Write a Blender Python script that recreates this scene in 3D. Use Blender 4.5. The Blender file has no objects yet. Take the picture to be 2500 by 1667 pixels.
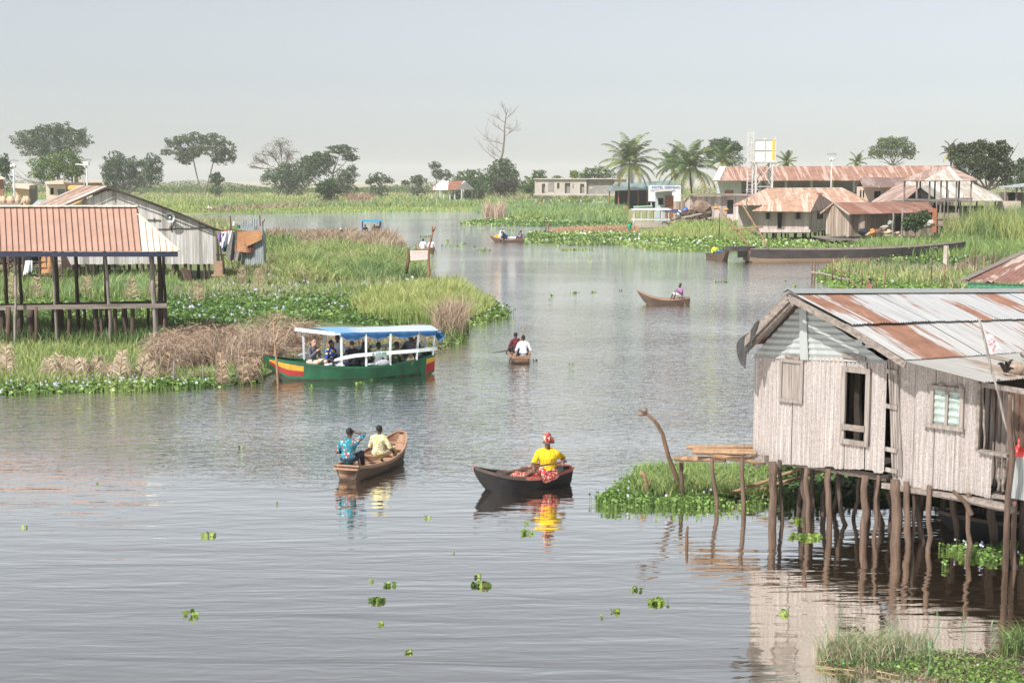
import bpy, bmesh, math, random
import numpy as np
from mathutils import Vector, Matrix, noise as mnoise
random.seed(7)
rng = np.random.default_rng(11)
R = math.radians
scene = bpy.context.scene
COL = scene.collection
# ------------------------------------------------------------------ camera
F, HOR, CAMH = 3472.0, 440.0, 6.0
PITCH = math.atan((833.5 - HOR) / F)
cp, sp = math.cos(PITCH), math.sin(PITCH)
def ray(px, py):
    u, v = (px - 1250.0) / F, (833.5 - py) / F
    return Vector((u, cp + v * sp, -sp + v * cp))
def G(px, py, z=0.0):
    """point of the level z seen at source pixel px, py"""
    r = ray(px, py); t = (z - CAMH) / r.z
    return Vector((r.x * t, r.y * t, z))
def at(px, py, y):
    r = ray(px, py); t = y / r.y
    return Vector((r.x * t, y, CAMH + r.z * t))
cam = bpy.data.cameras.new('camera'); co = bpy.data.objects.new('camera', cam); COL.objects.link(co)
co.location = (0, 0, CAMH); co.rotation_euler = (R(90) - PITCH, 0, 0)
cam.sensor_width = 36; cam.lens = F / 2500 * 36; cam.clip_start = 0.1; cam.clip_end = 12000
scene.camera = co
# ------------------------------------------------------------------ colour
def lin(c):
    return c / 12.92 if c <= 0.04045 else ((c + 0.055) / 1.055) ** 2.4
def rgb(r, g, b, k=1.0):
    return (lin(r / 255) * k, lin(g / 255) * k, lin(b / 255) * k, 1)
# ------------------------------------------------------------------ light
SUN = Vector((-0.50, -0.60, 0.88)).normalized()
world = bpy.data.worlds.new('World'); scene.world = world; world.use_nodes = True
nt = world.node_tree; nt.nodes.clear()
sky = nt.nodes.new('ShaderNodeTexSky'); sky.sky_type = 'NISHITA'; sky.sun_disc = False
sky.sun_elevation = math.asin(SUN.z); sky.sun_rotation = math.atan2(SUN.x, SUN.y) % (2 * math.pi)
sky.air_density = 1.0; sky.dust_density = 0.95; sky.ozone_density = 1.5; sky.altitude = 0
hs = nt.nodes.new('ShaderNodeHueSaturation'); hs.inputs['Saturation'].default_value = 0.24
bg = nt.nodes.new('ShaderNodeBackground'); bg.inputs['Strength'].default_value = 0.0905
wo = nt.nodes.new('ShaderNodeOutputWorld')
nt.links.new(sky.outputs[0], hs.inputs['Color']); tn = nt.nodes.new('ShaderNodeMix'); tn.data_type = 'RGBA'; tn.blend_type = 'MULTIPLY'; tn.inputs[0].default_value = 1; tn.inputs[7].default_value = (0.97, 1.0, 1.035, 1); nt.links.new(hs.outputs[0], tn.inputs[6]); nt.links.new(tn.outputs[2], bg.inputs['Color']); nt.links.new(bg.outputs[0], wo.inputs['Surface'])
sl = bpy.data.lights.new('sun', 'SUN'); sl.energy = 5.0; sl.angle = R(0.7); sl.color = (1.0, 0.97, 0.93)
so = bpy.data.objects.new('sun', sl); COL.objects.link(so); so.location = (-30, -30, 60)
so.rotation_euler = (-SUN).to_track_quat('-Z', 'Y').to_euler()
scene.view_settings.view_transform = 'Standard'; scene.view_settings.look = 'None'
scene.view_settings.exposure = 0.42; scene.view_settings.gamma = 1.0
scene.cycles.max_bounces = 6; scene.cycles.volume_bounces = 1; scene.cycles.transparent_max_bounces = 8
scene.cycles.diffuse_bounces = 3; scene.cycles.glossy_bounces = 3
scene.cycles.volume_max_steps = 4
# ------------------------------------------------------------------ materials
MATS = {}
def newmat(name):
    m = bpy.data.materials.new(name); m.use_nodes = True
    n = m.node_tree; n.nodes.clear()
    o = n.nodes.new('ShaderNodeOutputMaterial'); b = n.nodes.new('ShaderNodeBsdfPrincipled')
    n.links.new(b.outputs[0], o.inputs[0]); MATS[name] = m
    return m, n, b, o
def coord(n, kind='Object', scale=(1, 1, 1)):
    t = n.nodes.new('ShaderNodeTexCoord'); mp = n.nodes.new('ShaderNodeMapping'); mp.inputs['Scale'].default_value = scale
    n.links.new(t.outputs[kind], mp.inputs[0]); return mp.outputs[0]
def noise(n, vec, scale=5, detail=4, rough=0.55, dist=0.0):
    t = n.nodes.new('ShaderNodeTexNoise'); t.inputs['Scale'].default_value = scale; t.inputs['Detail'].default_value = detail
    t.inputs['Roughness'].default_value = rough; t.inputs['Distortion'].default_value = dist
    n.links.new(vec, t.inputs['Vector']); return t.outputs['Fac']
def ramp(n, fac, stops):
    r = n.nodes.new('ShaderNodeValToRGB'); e = r.color_ramp.elements
    while len(e) < len(stops): e.new(0.5)
    for i, (p, c) in enumerate(stops):
        e[i].position = p; e[i].color = c if not isinstance(c, (int, float)) else (c, c, c, 1)
    n.links.new(fac, r.inputs[0]); return r.outputs[0]
def mix(n, fac, a, b, mode='MIX'):
    x = n.nodes.new('ShaderNodeMix'); x.data_type = 'RGBA'; x.blend_type = mode
    for s, v in ((x.inputs[0], fac), (x.inputs[6], a), (x.inputs[7], b)):
        if hasattr(v, 'is_linked'): n.links.new(v, s)
        else: s.default_value = v
    return x.outputs[2]
def bump(n, b, h, strength=0.4, dist=0.02):
    x = n.nodes.new('ShaderNodeBump'); x.inputs['Strength'].default_value = strength; x.inputs['Distance'].default_value = dist
    n.links.new(h, x.inputs['Height']); n.links.new(x.outputs[0], b.inputs['Normal'])
def plain(name, c, rough=0.7, var=0.25, scale=6, metal=0.0, stretch=(1, 1, 1), bmp=0.15):
    """a painted or natural surface: colour that wanders a little, worn patches, fine bump"""
    m, n, b, o = newmat(name); v = coord(n, 'Object', stretch)
    f = noise(n, v, scale, 6, 0.6)
    dk = tuple(x * (1 - var) for x in c[:3]) + (1,); lt = tuple(min(1, x * (1 + var)) for x in c[:3]) + (1,)
    n.links.new(ramp(n, f, [(0.3, dk), (0.7, lt)]), b.inputs['Base Color'])
    b.inputs['Roughness'].default_value = rough; b.inputs['Metallic'].default_value = metal
    if bmp: bump(n, b, noise(n, v, scale * 6, 4), bmp, 0.01)
    return m
def wood(name, light, dark, axis='z', sc=1.0, rough=0.85, speck=0.0):
    """weathered timber: streaks along one axis, darker cracks and blotches"""
    m, n, b, o = newmat(name)
    s = {'z': (14, 14, 0.8), 'x': (0.8, 14, 14), 'y': (14, 0.8, 14)}[axis]
    if speck: s = (34, 34, 0.7)
    v = coord(n, 'Object', tuple(q * sc for q in s)); v2 = coord(n, 'Object', (sc, sc, sc))
    f = noise(n, v, 1.3, 6, 0.65); g = noise(n, v2, 1.1, 4, 0.6)
    c = ramp(n, f, [(0.28, dark), (0.5, tuple((a + q) / 2 for a, q in zip(light, dark))), (0.66, light)])
    lo = tuple(x * 0.72 for x in light[:3]) + (1,)
    c = mix(n, ramp(n, g, [(0.4, 0.0), (0.65, 0.55)]), c, lo)
    if speck:
        h = noise(n, coord(n, 'Object', (1, 1, 0.6)), 60 * sc, 3, 0.7)
        c = mix(n, ramp(n, h, [(0.5, 0.0), (0.6, speck)]), c, tuple(x * 0.45 for x in dark[:3]) + (1,))
        h2 = noise(n, coord(n, 'Object', (1, 1, 0.5)), 52 * sc, 3, 0.7)
        c = mix(n, ramp(n, h2, [(0.55, 0.0), (0.65, speck)]), c, tuple(min(.85, x * 1.35) for x in light[:3]) + (1,))
    n.links.new(c, b.inputs['Base Color']); b.inputs['Roughness'].default_value = rough
    bump(n, b, f, 0.5, 0.01)
    return m
def sheet(name, base, rust, amount=0.5, scale=1.0, stretch=(1.2, 0.22), rough=0.5, metal=0.0, dirt=0.3):
    """corrugated iron; UV = metres along the eave / down the slope, rust runs down the slope"""
    m, n, b, o = newmat(name)
    v = coord(n, 'UV', (stretch[0] * scale, stretch[1] * scale, 1)); v2 = coord(n, 'UV', (9 * scale, 0.8 * scale, 1))
    f = noise(n, v, 1.0, 6, 0.62, 0.4); g = noise(n, v2, 1.0, 4, 0.6); k = noise(n, coord(n, 'UV', (scale, scale, 1)), 2.2, 5, 0.7)
    a = 0.70 - 0.4 * amount
    s = n.nodes.new('ShaderNodeMath'); s.operation = 'MULTIPLY_ADD'; s.inputs[1].default_value = 0.35; n.links.new(g, s.inputs[0]); n.links.new(f, s.inputs[2])
    msk = ramp(n, s.outputs[0], [(a + 0.13, 0.0), (a + 0.165, 1.0)])
    rd = tuple(x * 0.6 for x in rust[:3]) + (1,); bd = tuple(x * (1 - dirt) for x in base[:3]) + (1,)
    c = mix(n, msk, mix(n, ramp(n, g, [(0.35, 0.0), (0.7, 1.0)]), base, bd), mix(n, ramp(n, k, [(0.35, 0.0), (0.65, 1.0)]), rust, rd))
    n.links.new(c, b.inputs['Base Color']); b.inputs['Roughness'].default_value = rough; b.inputs['Metallic'].default_value = metal
    return m
def leafmat(name, trans=0.35, rough=0.5):
    """foliage: colour from the mesh's own attribute, light shining through"""
    m, n, b, o = newmat(name)
    a = n.nodes.new('ShaderNodeAttribute'); a.attribute_name = 'Col'
    n.links.new(a.outputs['Color'], b.inputs['Base Color']); b.inputs['Roughness'].default_value = rough
    t = n.nodes.new('ShaderNodeBsdfTranslucent'); n.links.new(a.outputs['Color'], t.inputs['Color'])
    mx = n.nodes.new('ShaderNodeMixShader'); mx.inputs[0].default_value = trans
    n.links.new(b.outputs[0], mx.inputs[1]); n.links.new(t.outputs[0], mx.inputs[2]); n.links.new(mx.outputs[0], o.inputs[0])
    return m
# ------------------------------------------------------------------ mesh building
def tag(o, label=None, cat=None, group=None, kind=None):
    if label: o['label'] = label
    if cat: o['category'] = cat
    if group: o['group'] = group
    if kind: o['kind'] = kind
    return o
BASE = {}
def thing(name, label, cat, loc=(0, 0, 0), rotz=0.0, group=None):
    o = bpy.data.objects.new(name, None); COL.objects.link(o); o.location = loc; o.rotation_euler = (0, 0, rotz)
    o.empty_display_size = 0.2
    BASE[o.name] = Vector(loc) if rotz == 0 else None
    return tag(o, label, cat, group)
class MB:
    def __init__(s): s.v, s.f, s.m, s.uv = [], [], [], []
    def poly(s, pts, mi=0, uv=None):
        k = len(s.v); s.v += [Vector(p) for p in pts]; s.f.append(tuple(range(k, k + len(pts)))); s.m.append(mi); s.uv.append(uv); return s
    def grid(s, rows, mi=0, close=False, uvf=None):
        k = len(s.v); n = len(rows[0])
        for r in rows: s.v += [Vector(p) for p in r]
        for i in range(len(rows) - 1):
            for j in range(n if close else n - 1):
                j2 = (j + 1) % n
                s.f.append((k + i * n + j, k + i * n + j2, k + (i + 1) * n + j2, k + (i + 1) * n + j)); s.m.append(mi)
                s.uv.append([uvf(i, j), uvf(i, j + 1), uvf(i + 1, j + 1), uvf(i + 1, j)] if uvf else None)
        return s
    def box(s, c, d, rz=0.0, mi=0, rot=None):
        c = Vector(c); M = rot if rot is not None else Matrix.Rotation(rz, 3, 'Z'); k = len(s.v)
        for x in (-1, 1):
            for y in (-1, 1):
                for z in (-1, 1): s.v.append(c + M @ Vector((x * d[0] / 2, y * d[1] / 2, z * d[2] / 2)))
        for q in ((0, 1, 3, 2), (4, 6, 7, 5), (0, 4, 5, 1), (2, 3, 7, 6), (0, 2, 6, 4), (1, 5, 7, 3)):
            s.f.append(tuple(k + i for i in q)); s.m.append(mi); s.uv.append(None)
        return s
    def bar(s, a, b, w, h, mi=0, up=(0, 0, 1)):
        """a rectangular beam from a to b; w across, h along up"""
        a, b = Vector(a), Vector(b); d = b - a; L = d.length
        if L < 1e-6: return s
        x = d / L; z = Vector(up); y = z.cross(x)
        if y.length < 1e-3: z = Vector((0, 1, 0)); y = z.cross(x)
        y.normalize(); z = x.cross(y)
        return s.box((a + b) / 2, (L, w, h), mi=mi, rot=Matrix((x, y, z)).transposed())
    def tube(s, pts, rad, n=7, mi=0, cap=True):
        pts = [Vector(p) for p in pts]
        if isinstance(rad, (int, float)): rad = [rad] * len(pts)
        rows = []; up = Vector((0, 0, 1)); px = None
        for i, p in enumerate(pts):
            d = (pts[min(i + 1, len(pts) - 1)] - pts[max(i - 1, 0)])
            if d.length < 1e-9: d = Vector((0, 0, 1))
            d.normalize()
            if px is None: px = (d.cross(Vector((0, 1, 0)) if abs(d.y) < .9 else Vector((1, 0, 0)))).normalized()
            else: px = (px - d * px.dot(d)).normalized()
            py = d.cross(px)
            rows.append([p + (px * math.cos(2 * math.pi * j / n) + py * math.sin(2 * math.pi * j / n)) * rad[i] for j in range(n)])
        k = len(s.v); s.grid(rows, mi, close=True)
        if cap:
            m = len(pts)
            s.f.append(tuple(k + j for j in range(n))[::-1]); s.m.append(mi); s.uv.append(None)
            s.f.append(tuple(k + (m - 1) * n + j for j in range(n))); s.m.append(mi); s.uv.append(None)
        return s
    def pole(s, a, b, r0, r1=None, wob=0.02, n=7, seg=5, mi=0):
        """a natural, slightly crooked pole"""
        a, b = Vector(a), Vector(b); r1 = r0 * 0.75 if r1 is None else r1; L = (b - a).length; P, Q = [], []
        for i in range(seg + 1):
            t = i / seg; e = Vector((random.uniform(-1, 1), random.uniform(-1, 1), 0)) * wob * (0 < i < seg)
            P.append(a.lerp(b, t) + e); Q.append((r0 * (1 - t) + r1 * t) * random.uniform(0.9, 1.12))
        return s.tube(P, Q, n, mi)
    def lathe(s, c, prof, n=14, mi=0, axis=None):
        c = Vector(c); rows = []
        q = Vector(axis).to_track_quat('Z', 'Y').to_matrix() if axis is not None else Matrix.Identity(3)
        for r, z in prof: rows.append([c + q @ Vector((r * math.cos(2 * math.pi * j / n), r * math.sin(2 * math.pi * j / n), z)) for j in range(n)])
        return s.grid(rows, mi, close=True)
    def ell(s, c, r, n=10, m=6, mi=0, jit=0.0, rot=None):
        c = Vector(c); rows = []
        for i in range(m + 1):
            th = math.pi * i / m; rows.append([])
            for j in range(n):
                ph = 2 * math.pi * j / n
                d = Vector((math.sin(th) * math.cos(ph) * r[0], math.sin(th) * math.sin(ph) * r[1], -math.cos(th) * r[2]))
                if jit: d *= 1 + jit * mnoise.noise(Vector((d.x * 3 + c.x * 5, d.y * 3 + c.y, d.z * 3)) * (1 / max(r)))
                if rot: d = rot @ d
                rows[-1].append(c + d)
        return s.grid(rows, mi, close=True)
    def sheet(s, a, b, c, d, pitch=0.08, amp=0.012, thick=0.004, nv=1, mi=0, sag=0.0, jag=0.0, ofs=(0, 0)):
        """corrugated sheet; a->b along the eave (waves march that way), a->d / b->c down the slope"""
        a, b, c, d = map(Vector, (a, b, c, d)); W = ((b - a).length + (c - d).length) / 2; H = ((d - a).length + (c - b).length) / 2
        nu = max(2, int(W / pitch * 4)); nrm = (b - a).cross(d - a).normalized()
        if nrm.z < 0: nrm = -nrm
        rows, back = [], []
        jg = [random.uniform(0, jag) for _ in range(nu // 8 + 2)]
        for i in range(nv + 1):
            t = i / nv; row = []
            for j in range(nu + 1):
                u = j / nu; e = jg[j // 8] / max(H, 1e-3) if i == nv else 0
                p = (a.lerp(b, u)).lerp(d.lerp(c, u), t - e)
                p = p + nrm * (amp * math.cos(2 * math.pi * u * W / pitch) - sag * math.sin(math.pi * t) * math.sin(math.pi * u))
                row.append(p)
            rows.append(row); back.append([p - nrm * thick for p in row])
        uvf = lambda i, j: (ofs[0] + j / nu * W, ofs[1] + i / nv * H)
        s.grid(rows, mi, uvf=uvf); s.grid(back[::-1], mi, uvf=uvf)
        for r0, r1 in ((rows[0], back[0]), (rows[-1], back[-1])): s.grid([r0, r1], mi, uvf=uvf)
        s.grid([[r[0] for r in rows], [r[0] for r in back]], mi, uvf=uvf); s.grid([[r[-1] for r in rows], [r[-1] for r in back]], mi, uvf=uvf)
        return s
    def slab(s, a, b, c, d, thick=0.03, mi=0, down=None):
        """a flat four-cornered slab with UVs, a->b along the eave, a->d down the slope"""
        a, b, c, d = map(Vector, (a, b, c, d)); n = (b - a).cross(d - a).normalized()
        if n.z < 0: n = -n
        if down is not None: n = Vector(down)
        W, H = (b - a).length, (d - a).length; T = [a, b, c, d]; B = [p - n * thick for p in T]
        uv = [(0, 0), (W, 0), (W, H), (0, H)]
        s.poly(T, mi, uv); s.poly(B[::-1], mi, uv[::-1])
        for i in range(4):
            j = (i + 1) % 4; s.poly([T[i], B[i], B[j], T[j]], mi, [uv[i], uv[i], uv[j], uv[j]])
        return s
    def leaf(s, p, d, L, w, mi=0, droop=0.2):
        """one blade: base p, direction d"""
        p, d = Vector(p), Vector(d).normalized(); sd = d.cross(Vector((0, 0, 1)))
        if sd.length < .1: sd = Vector((1, 0, 0))
        sd.normalize(); q = p + d * L * .5; e = p + d * L - Vector((0, 0, droop * L))
        s.poly([p - sd * w * .3, p + sd * w * .3, q + sd * w * .5, q - sd * w * .5], mi); s.poly([q - sd * w * .5, q + sd * w * .5, e], mi)
        return s
    def build(s, name, mat, parent=None, smooth=False, local=False, label=None, cat=None, group=None, kind=None, loc=None):
        me = bpy.data.meshes.new(name); off = Vector((0, 0, 0))
        if parent is not None and not local:
            off = BASE.get(parent.name) or Vector((0, 0, 0))
        if loc is not None: off = Vector(loc)
        me.from_pydata([tuple(p - off) for p in s.v], [], s.f)
        for m in (mat if isinstance(mat, (list, tuple)) else [mat]): me.materials.append(m)
        if len(me.polygons) == len(s.m): me.polygons.foreach_set('material_index', s.m)
        if any(u is not None for u in s.uv):
            uvl = me.uv_layers.new(name='UVMap'); data = []
            for u, f in zip(s.uv, s.f): data += [x for q in (u if u is not None else [(0, 0)] * len(f)) for x in q]
            uvl.data.foreach_set('uv', data)
        if smooth: me.polygons.foreach_set('use_smooth', [True] * len(me.polygons))
        me.update()
        o = bpy.data.objects.new(name, me); COL.objects.link(o)
        if parent is not None:
            o.parent = parent; BASE[o.name] = BASE.get(parent.name)
        if loc is not None: o.location = loc; BASE[o.name] = Vector(loc)
        return tag(o, label, cat, group, kind)
def copy_tree(o, parent=None):
    c = o.copy(); COL.objects.link(c)
    if parent is not None: c.parent = parent
    for ch in list(o.children): copy_tree(ch, c)
    return c
def npmesh(name, V, Fs, cols, mat, **kw):
    """V (n,3); Fs list of (k,m) arrays; cols (n,3)"""
    me = bpy.data.meshes.new(name); nl = sum(f.size for f in Fs); npoly = sum(len(f) for f in Fs)
    me.vertices.add(len(V)); me.vertices.foreach_set('co', V.astype(np.float32).ravel())
    me.loops.add(nl); me.polygons.add(npoly)
    me.loops.foreach_set('vertex_index', np.concatenate([f.ravel() for f in Fs]).astype(np.int32))
    st, tot, s = [], [], 0
    for f in Fs:
        st.append(s + np.arange(len(f)) * f.shape[1]); tot.append(np.full(len(f), f.shape[1])); s += f.size
    me.polygons.foreach_set('loop_start', np.concatenate(st).astype(np.int32))
    me.update(calc_edges=True); me.validate()
    a = me.attributes.new('Col', 'FLOAT_COLOR', 'POINT')
    a.data.foreach_set('color', np.hstack([cols, np.ones((len(cols), 1))]).astype(np.float32).ravel())
    me.materials.append(mat)
    par = kw.pop('parent', None)
    o = bpy.data.objects.new(name, me); COL.objects.link(o)
    if par is not None: o.parent = par
    return tag(o, **kw)
# ------------------------------------------------------------------ vegetation generators
def inpoly(x, y, poly):
    r = np.zeros(len(x), bool); n = len(poly)
    for i in range(n):
        x0, y0 = poly[i]; x1, y1 = poly[(i + 1) % n]
        if y0 == y1: continue
        c = ((y0 > y) != (y1 > y)) & (x < (x1 - x0) * (y - y0) / (y1 - y0) + x0); r ^= c
    return r
def scatter(poly, n):
    """n points of the ground inside a plan outline (given by where its corners are seen)"""
    P = np.array(poly, float); lo, hi = P.min(0), P.max(0); X, Y = [], []; tot = 0
    while tot < n:
        x = rng.uniform(lo[0], hi[0], n * 2); y = rng.uniform(lo[1], hi[1], n * 2); k = inpoly(x, y, poly); X.append(x[k]); Y.append(y[k]); tot += k.sum()
    x, y = np.concatenate(X)[:n], np.concatenate(Y)[:n]
    q = np.clip((y - 452) / 300, 0, 3); k = rng.random(n) < .45; x = x + rng.normal(0, 7, n) * k * np.minimum(q, 1); y = y + rng.normal(0, 2.6, n) * q * k
    u, v = (x - 1250) / F, (833.5 - y) / F; ry = cp + v * sp; rz = -sp + v * cp; t = -CAMH / rz
    return np.stack([u * t, ry * t, np.zeros(n)], 1)
def nz(P, sc, seed=0.0):
    """cheap smooth noise 0..1 on the ground, in metres"""
    x, y = P[:, 0] / sc + seed, P[:, 1] / sc + seed * 1.7
    return 0.5 + 0.25 * (np.sin(x * 1.9 + 1.3 * np.sin(y * 1.1)) + np.sin(y * 2.3 + 1.7 * np.sin(x * 0.7 + 2)))
def pal(cols, n, P=None, sc=4.0, seed=0.0, jitter=0.26):
    C = np.array([c[:3] for c in cols]); k = len(C)
    t = rng.random(n) * 0.36 + (.6 * nz(P, sc, seed) + .4 * nz(P, sc * .37, seed + 4) if P is not None else rng.random(n)) * 0.64
    i = np.clip((t * k).astype(int), 0, k - 1)
    return C[i] * (1 + rng.uniform(-jitter, jitter, (n, 1)))
def blades(name, poly, n, h, w, cols, mat, lean=0.35, z0=0.0, clump=0.0, hv=0.6, pts=None, seed=0.0, csc=4.0, **kw):
    P = scatter(poly, n) if pts is None else pts; n = len(P)
    if clump:
        k = nz(P, clump, seed + 3) > 0.36 ; P = P[k | (rng.random(n) < 0.25)]; n = len(P)
    d = P[:, 1]; H = h * (1 - hv + hv * 2 * rng.random(n)) * (0.7 + 0.6 * nz(P, 2.2, seed)); W = np.maximum(w, d * 0.00052) * (0.6 + 0.7 * rng.random(n))
    a = rng.uniform(0, 2 * np.pi, n); L = H * lean * rng.uniform(0.1, 1.6, n); dx, dy = np.cos(a), np.sin(a)
    sx, sy = np.cos(a + rng.uniform(1, 2.1, n)), np.sin(a + rng.uniform(1, 2.1, n))
    b = rng.uniform(0, 2 * np.pi, n); sx, sy = np.cos(b), np.sin(b) * 0.6
    P = P.copy(); P[:, 2] = z0
    def pt(t, k, wd):
        q = P.copy(); q[:, 0] += dx * L * t * t + sx * wd * W; q[:, 1] += dy * L * t * t + sy * wd * W; q[:, 2] += H * k; return q
    V = np.stack([pt(0, 0, -.5), pt(0, 0, .5), pt(.6, .62, .4), pt(.6, .62, -.4), pt(1.15, .97, 0)], 1).reshape(-1, 3)
    i = np.arange(n)[:, None] * 5; Q = i + np.array([[0, 1, 2, 3]]); T = i + np.array([[3, 2, 4]])
    c = pal(cols, n, P, csc, seed); C = np.stack([c * .8, c * .8, c, c, c * 1.1], 1).reshape(-1, 3)  # shade among the stems put into the colour: feet darker, tips lighter
    kw.setdefault('kind', 'stuff')
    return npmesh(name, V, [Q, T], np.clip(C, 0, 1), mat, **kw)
def pads(name, poly, n, h, r, cols, mat, z0=0.02, pts=None, seed=0.0, csc=2.5, flowers=0, fcol=None, fsize=1.0, tilt=0.55, gate=0.0, **kw):
    """water hyacinth: round cupped leaves on stalks"""
    P = scatter(poly, n) if pts is None else pts; n = len(P)
    if gate: P = P[(nz(P, .55, seed + 5) * .6 + nz(P, .21, seed) * .4) > gate]; n = len(P)
    hh = z0 + h * rng.random(n) * (0.5 + 0.8 * nz(P, 1.3, seed)); rr = np.maximum(r, P[:, 1] * 0.00085) * rng.uniform(.6, 1.25, n)
    C0 = P.copy(); C0[:, 2] = hh
    a = rng.uniform(0, 2 * np.pi, n); tl = rng.uniform(0.1, tilt * 2, n)
    nrm = np.stack([np.cos(a) * np.sin(tl), np.sin(a) * np.sin(tl), np.cos(tl)], 1)
    t1 = np.cross(nrm, np.array([[0.3, 0.1, 1.0]])); t1 /= np.linalg.norm(t1, axis=1, keepdims=True); t2 = np.cross(nrm, t1)
    vs = []
    for k in range(6):
        th = 2 * np.pi * k / 6; q = C0 + (t1 * np.cos(th) + t2 * np.sin(th) * .85) * rr[:, None] + nrm * (rr * .18 * (k % 2))[:, None]; vs.append(q)
    V = np.stack(vs, 1).reshape(-1, 3); i = np.arange(n)[:, None] * 6
    Q = np.concatenate([i + np.array([[0, 1, 2, 3]]), i + np.array([[3, 4, 5, 0]])])
    c = pal(cols, n, P, csc, seed); C = np.repeat(c, 6, 0)
    # stalks
    sw = rr * .12; S = np.stack([C0 + np.stack([-sw, 0 * sw, 0 * sw], 1), C0 + np.stack([sw, 0 * sw, 0 * sw], 1), P * [1, 1, 0] + np.stack([sw, 0 * sw, 0 * sw + z0 - .03], 1), P * [1, 1, 0] + np.stack([-sw, 0 * sw, 0 * sw + z0 - .03], 1)], 1).reshape(-1, 3)
    j = len(V) + np.arange(n)[:, None] * 4 + np.array([[0, 1, 2, 3]])
    V = np.concatenate([V, S]); C = np.concatenate([C, np.repeat(c * .8, 4, 0)]); FF = [Q, j]
    if flowers:
        k = rng.choice(n, flowers * 4, replace=n < flowers * 4); k = k[nz(P[k], 3.5, seed + 9) > .4][:flowers]; m = len(k)
        fc = C0[k] + np.stack([rng.normal(0, .03, m), rng.normal(0, .03, m), .05 + rng.random(m) * .08], 1)
        fs = np.maximum(.02, P[k, 1] * .0007) * fsize * rng.uniform(.7, 1.4, m)
        vv = []
        for (ux, uz) in ((-1, 0), (.2, -1.1), (1.1, .1), (-.1, 1.3)): vv.append(fc + np.stack([ux * fs, uz * fs * .2, uz * fs], 1))
        FV = np.stack(vv, 1).reshape(-1, 3); jj = len(V) + np.arange(m)[:, None] * 4 + np.array([[0, 1, 2, 3]])
        V = np.concatenate([V, FV]); C = np.concatenate([C, np.repeat(np.array([fcol or (.62, .58, .8)]) * rng.uniform(.85, 1.1, (m, 1)), 4, 0)]); FF.append(jj)
    kw.setdefault('kind', 'stuff')
    return npmesh(name, V, FF, np.clip(C, 0, 1), mat, **kw)
# ================================================================== SETTING
HAZE = True
if HAZE:
    m = bpy.data.materials.new('haze_air'); m.use_nodes = True; n = m.node_tree; n.nodes.clear()
    o = n.nodes.new('ShaderNodeOutputMaterial'); v = n.nodes.new('ShaderNodeVolumePrincipled')
    v.inputs['Density'].default_value = 0.00022; v.inputs['Color'].default_value = (0.975, 0.99, 1.0, 1); v.inputs['Anisotropy'].default_value = 0.0
    n.links.new(v.outputs[0], o.inputs['Volume'])
    MB().box((0, 1950, 21), (6400, 4100, 46)).build('haze', m, kind='stuff', label='pale haze lying over the lagoon and the far fields')
# water
m, n, b, o = newmat('water')
b.inputs['Base Color'].default_value = (0.055, 0.038, 0.020, 1); b.inputs['Roughness'].default_value = 0.06; b.inputs['IOR'].default_value = 1.33
tc = n.nodes.new('ShaderNodeTexCoord')
def wn(sx, sy, rz, sc, det, dist=0.3):
    mp = n.nodes.new('ShaderNodeMapping'); mp.inputs['Scale'].default_value = (sx, sy, 1); mp.inputs['Rotation'].default_value = (0, 0, R(rz))
    n.links.new(tc.outputs['Object'], mp.inputs[0]); return noise(n, mp.outputs[0], sc, det, 0.55, dist)
def mth(op, a, b2, c=None):
    x = n.nodes.new('ShaderNodeMath'); x.operation = op
    for s, v in zip(x.inputs, (a, b2, c)):
        if v is None: continue
        if hasattr(v, 'is_linked'): n.links.new(v, s)
        else: s.default_value = v
    return x.outputs[0]
sx = n.nodes.new('ShaderNodeSeparateXYZ'); n.links.new(tc.outputs['Object'], sx.inputs[0])
# wind ruffles the open channel, the water near the viewer and beside the hut lies sheltered
wind = n.nodes.new('ShaderNodeMapRange'); wind.inputs[1].default_value = 26.5; wind.inputs[2].default_value = 32; wind.inputs[3].default_value = 0.0; wind.inputs[4].default_value = 1.0; wind.interpolation_type = 'SMOOTHSTEP'
n.links.new(mth('ADD', sx.outputs[1], mth('MULTIPLY', mth('SUBTRACT', wn(1, 1, 0, 0.06, 3), 0.5), 16)), wind.inputs[0])
rip = mth('ADD', mth('MULTIPLY', wn(0.8, 1.35, 12, 2.6, 3, 0.5), 1.0), mth('MULTIPLY', wn(1, 1.3, -8, 6.5, 2), 0.35))
gust = mth('MULTIPLY_ADD', ramp(n, wn(1, 1.6, 5, 0.045, 3, 0.5), [(0.36, 0.0), (0.62, 1.0)]), 0.75, 0.25)
hard = mth('MULTIPLY', mth('MULTIPLY', wind.outputs[0], gust), rip)
swell = mth('MULTIPLY', wn(0.16, 1.0, 4, 1.5, 2, 0.8), 0.20)
fine = mth('MULTIPLY', wn(0.4, 1.3, -6, 3.2, 2, 0.5), 0.085)
hgt = mth('ADD', mth('MULTIPLY', hard, 0.95), mth('ADD', swell, fine))
bp = n.nodes.new('ShaderNodeBump'); bp.inputs['Strength'].default_value = 1.0; bp.inputs['Distance'].default_value = 0.085
n.links.new(hgt, bp.inputs['Height']); n.links.new(bp.outputs[0], b.inputs['Normal'])
gl = n.nodes.new('ShaderNodeBsdfGlossy'); gl.inputs['Roughness'].default_value = 0.04; gl.inputs['Color'].default_value = (1.0, 0.982, 0.935, 1); n.links.new(bp.outputs[0], gl.inputs['Normal'])
fr = n.nodes.new('ShaderNodeFresnel'); fr.inputs['IOR'].default_value = 1.33; n.links.new(bp.outputs[0], fr.inputs['Normal'])
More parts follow.
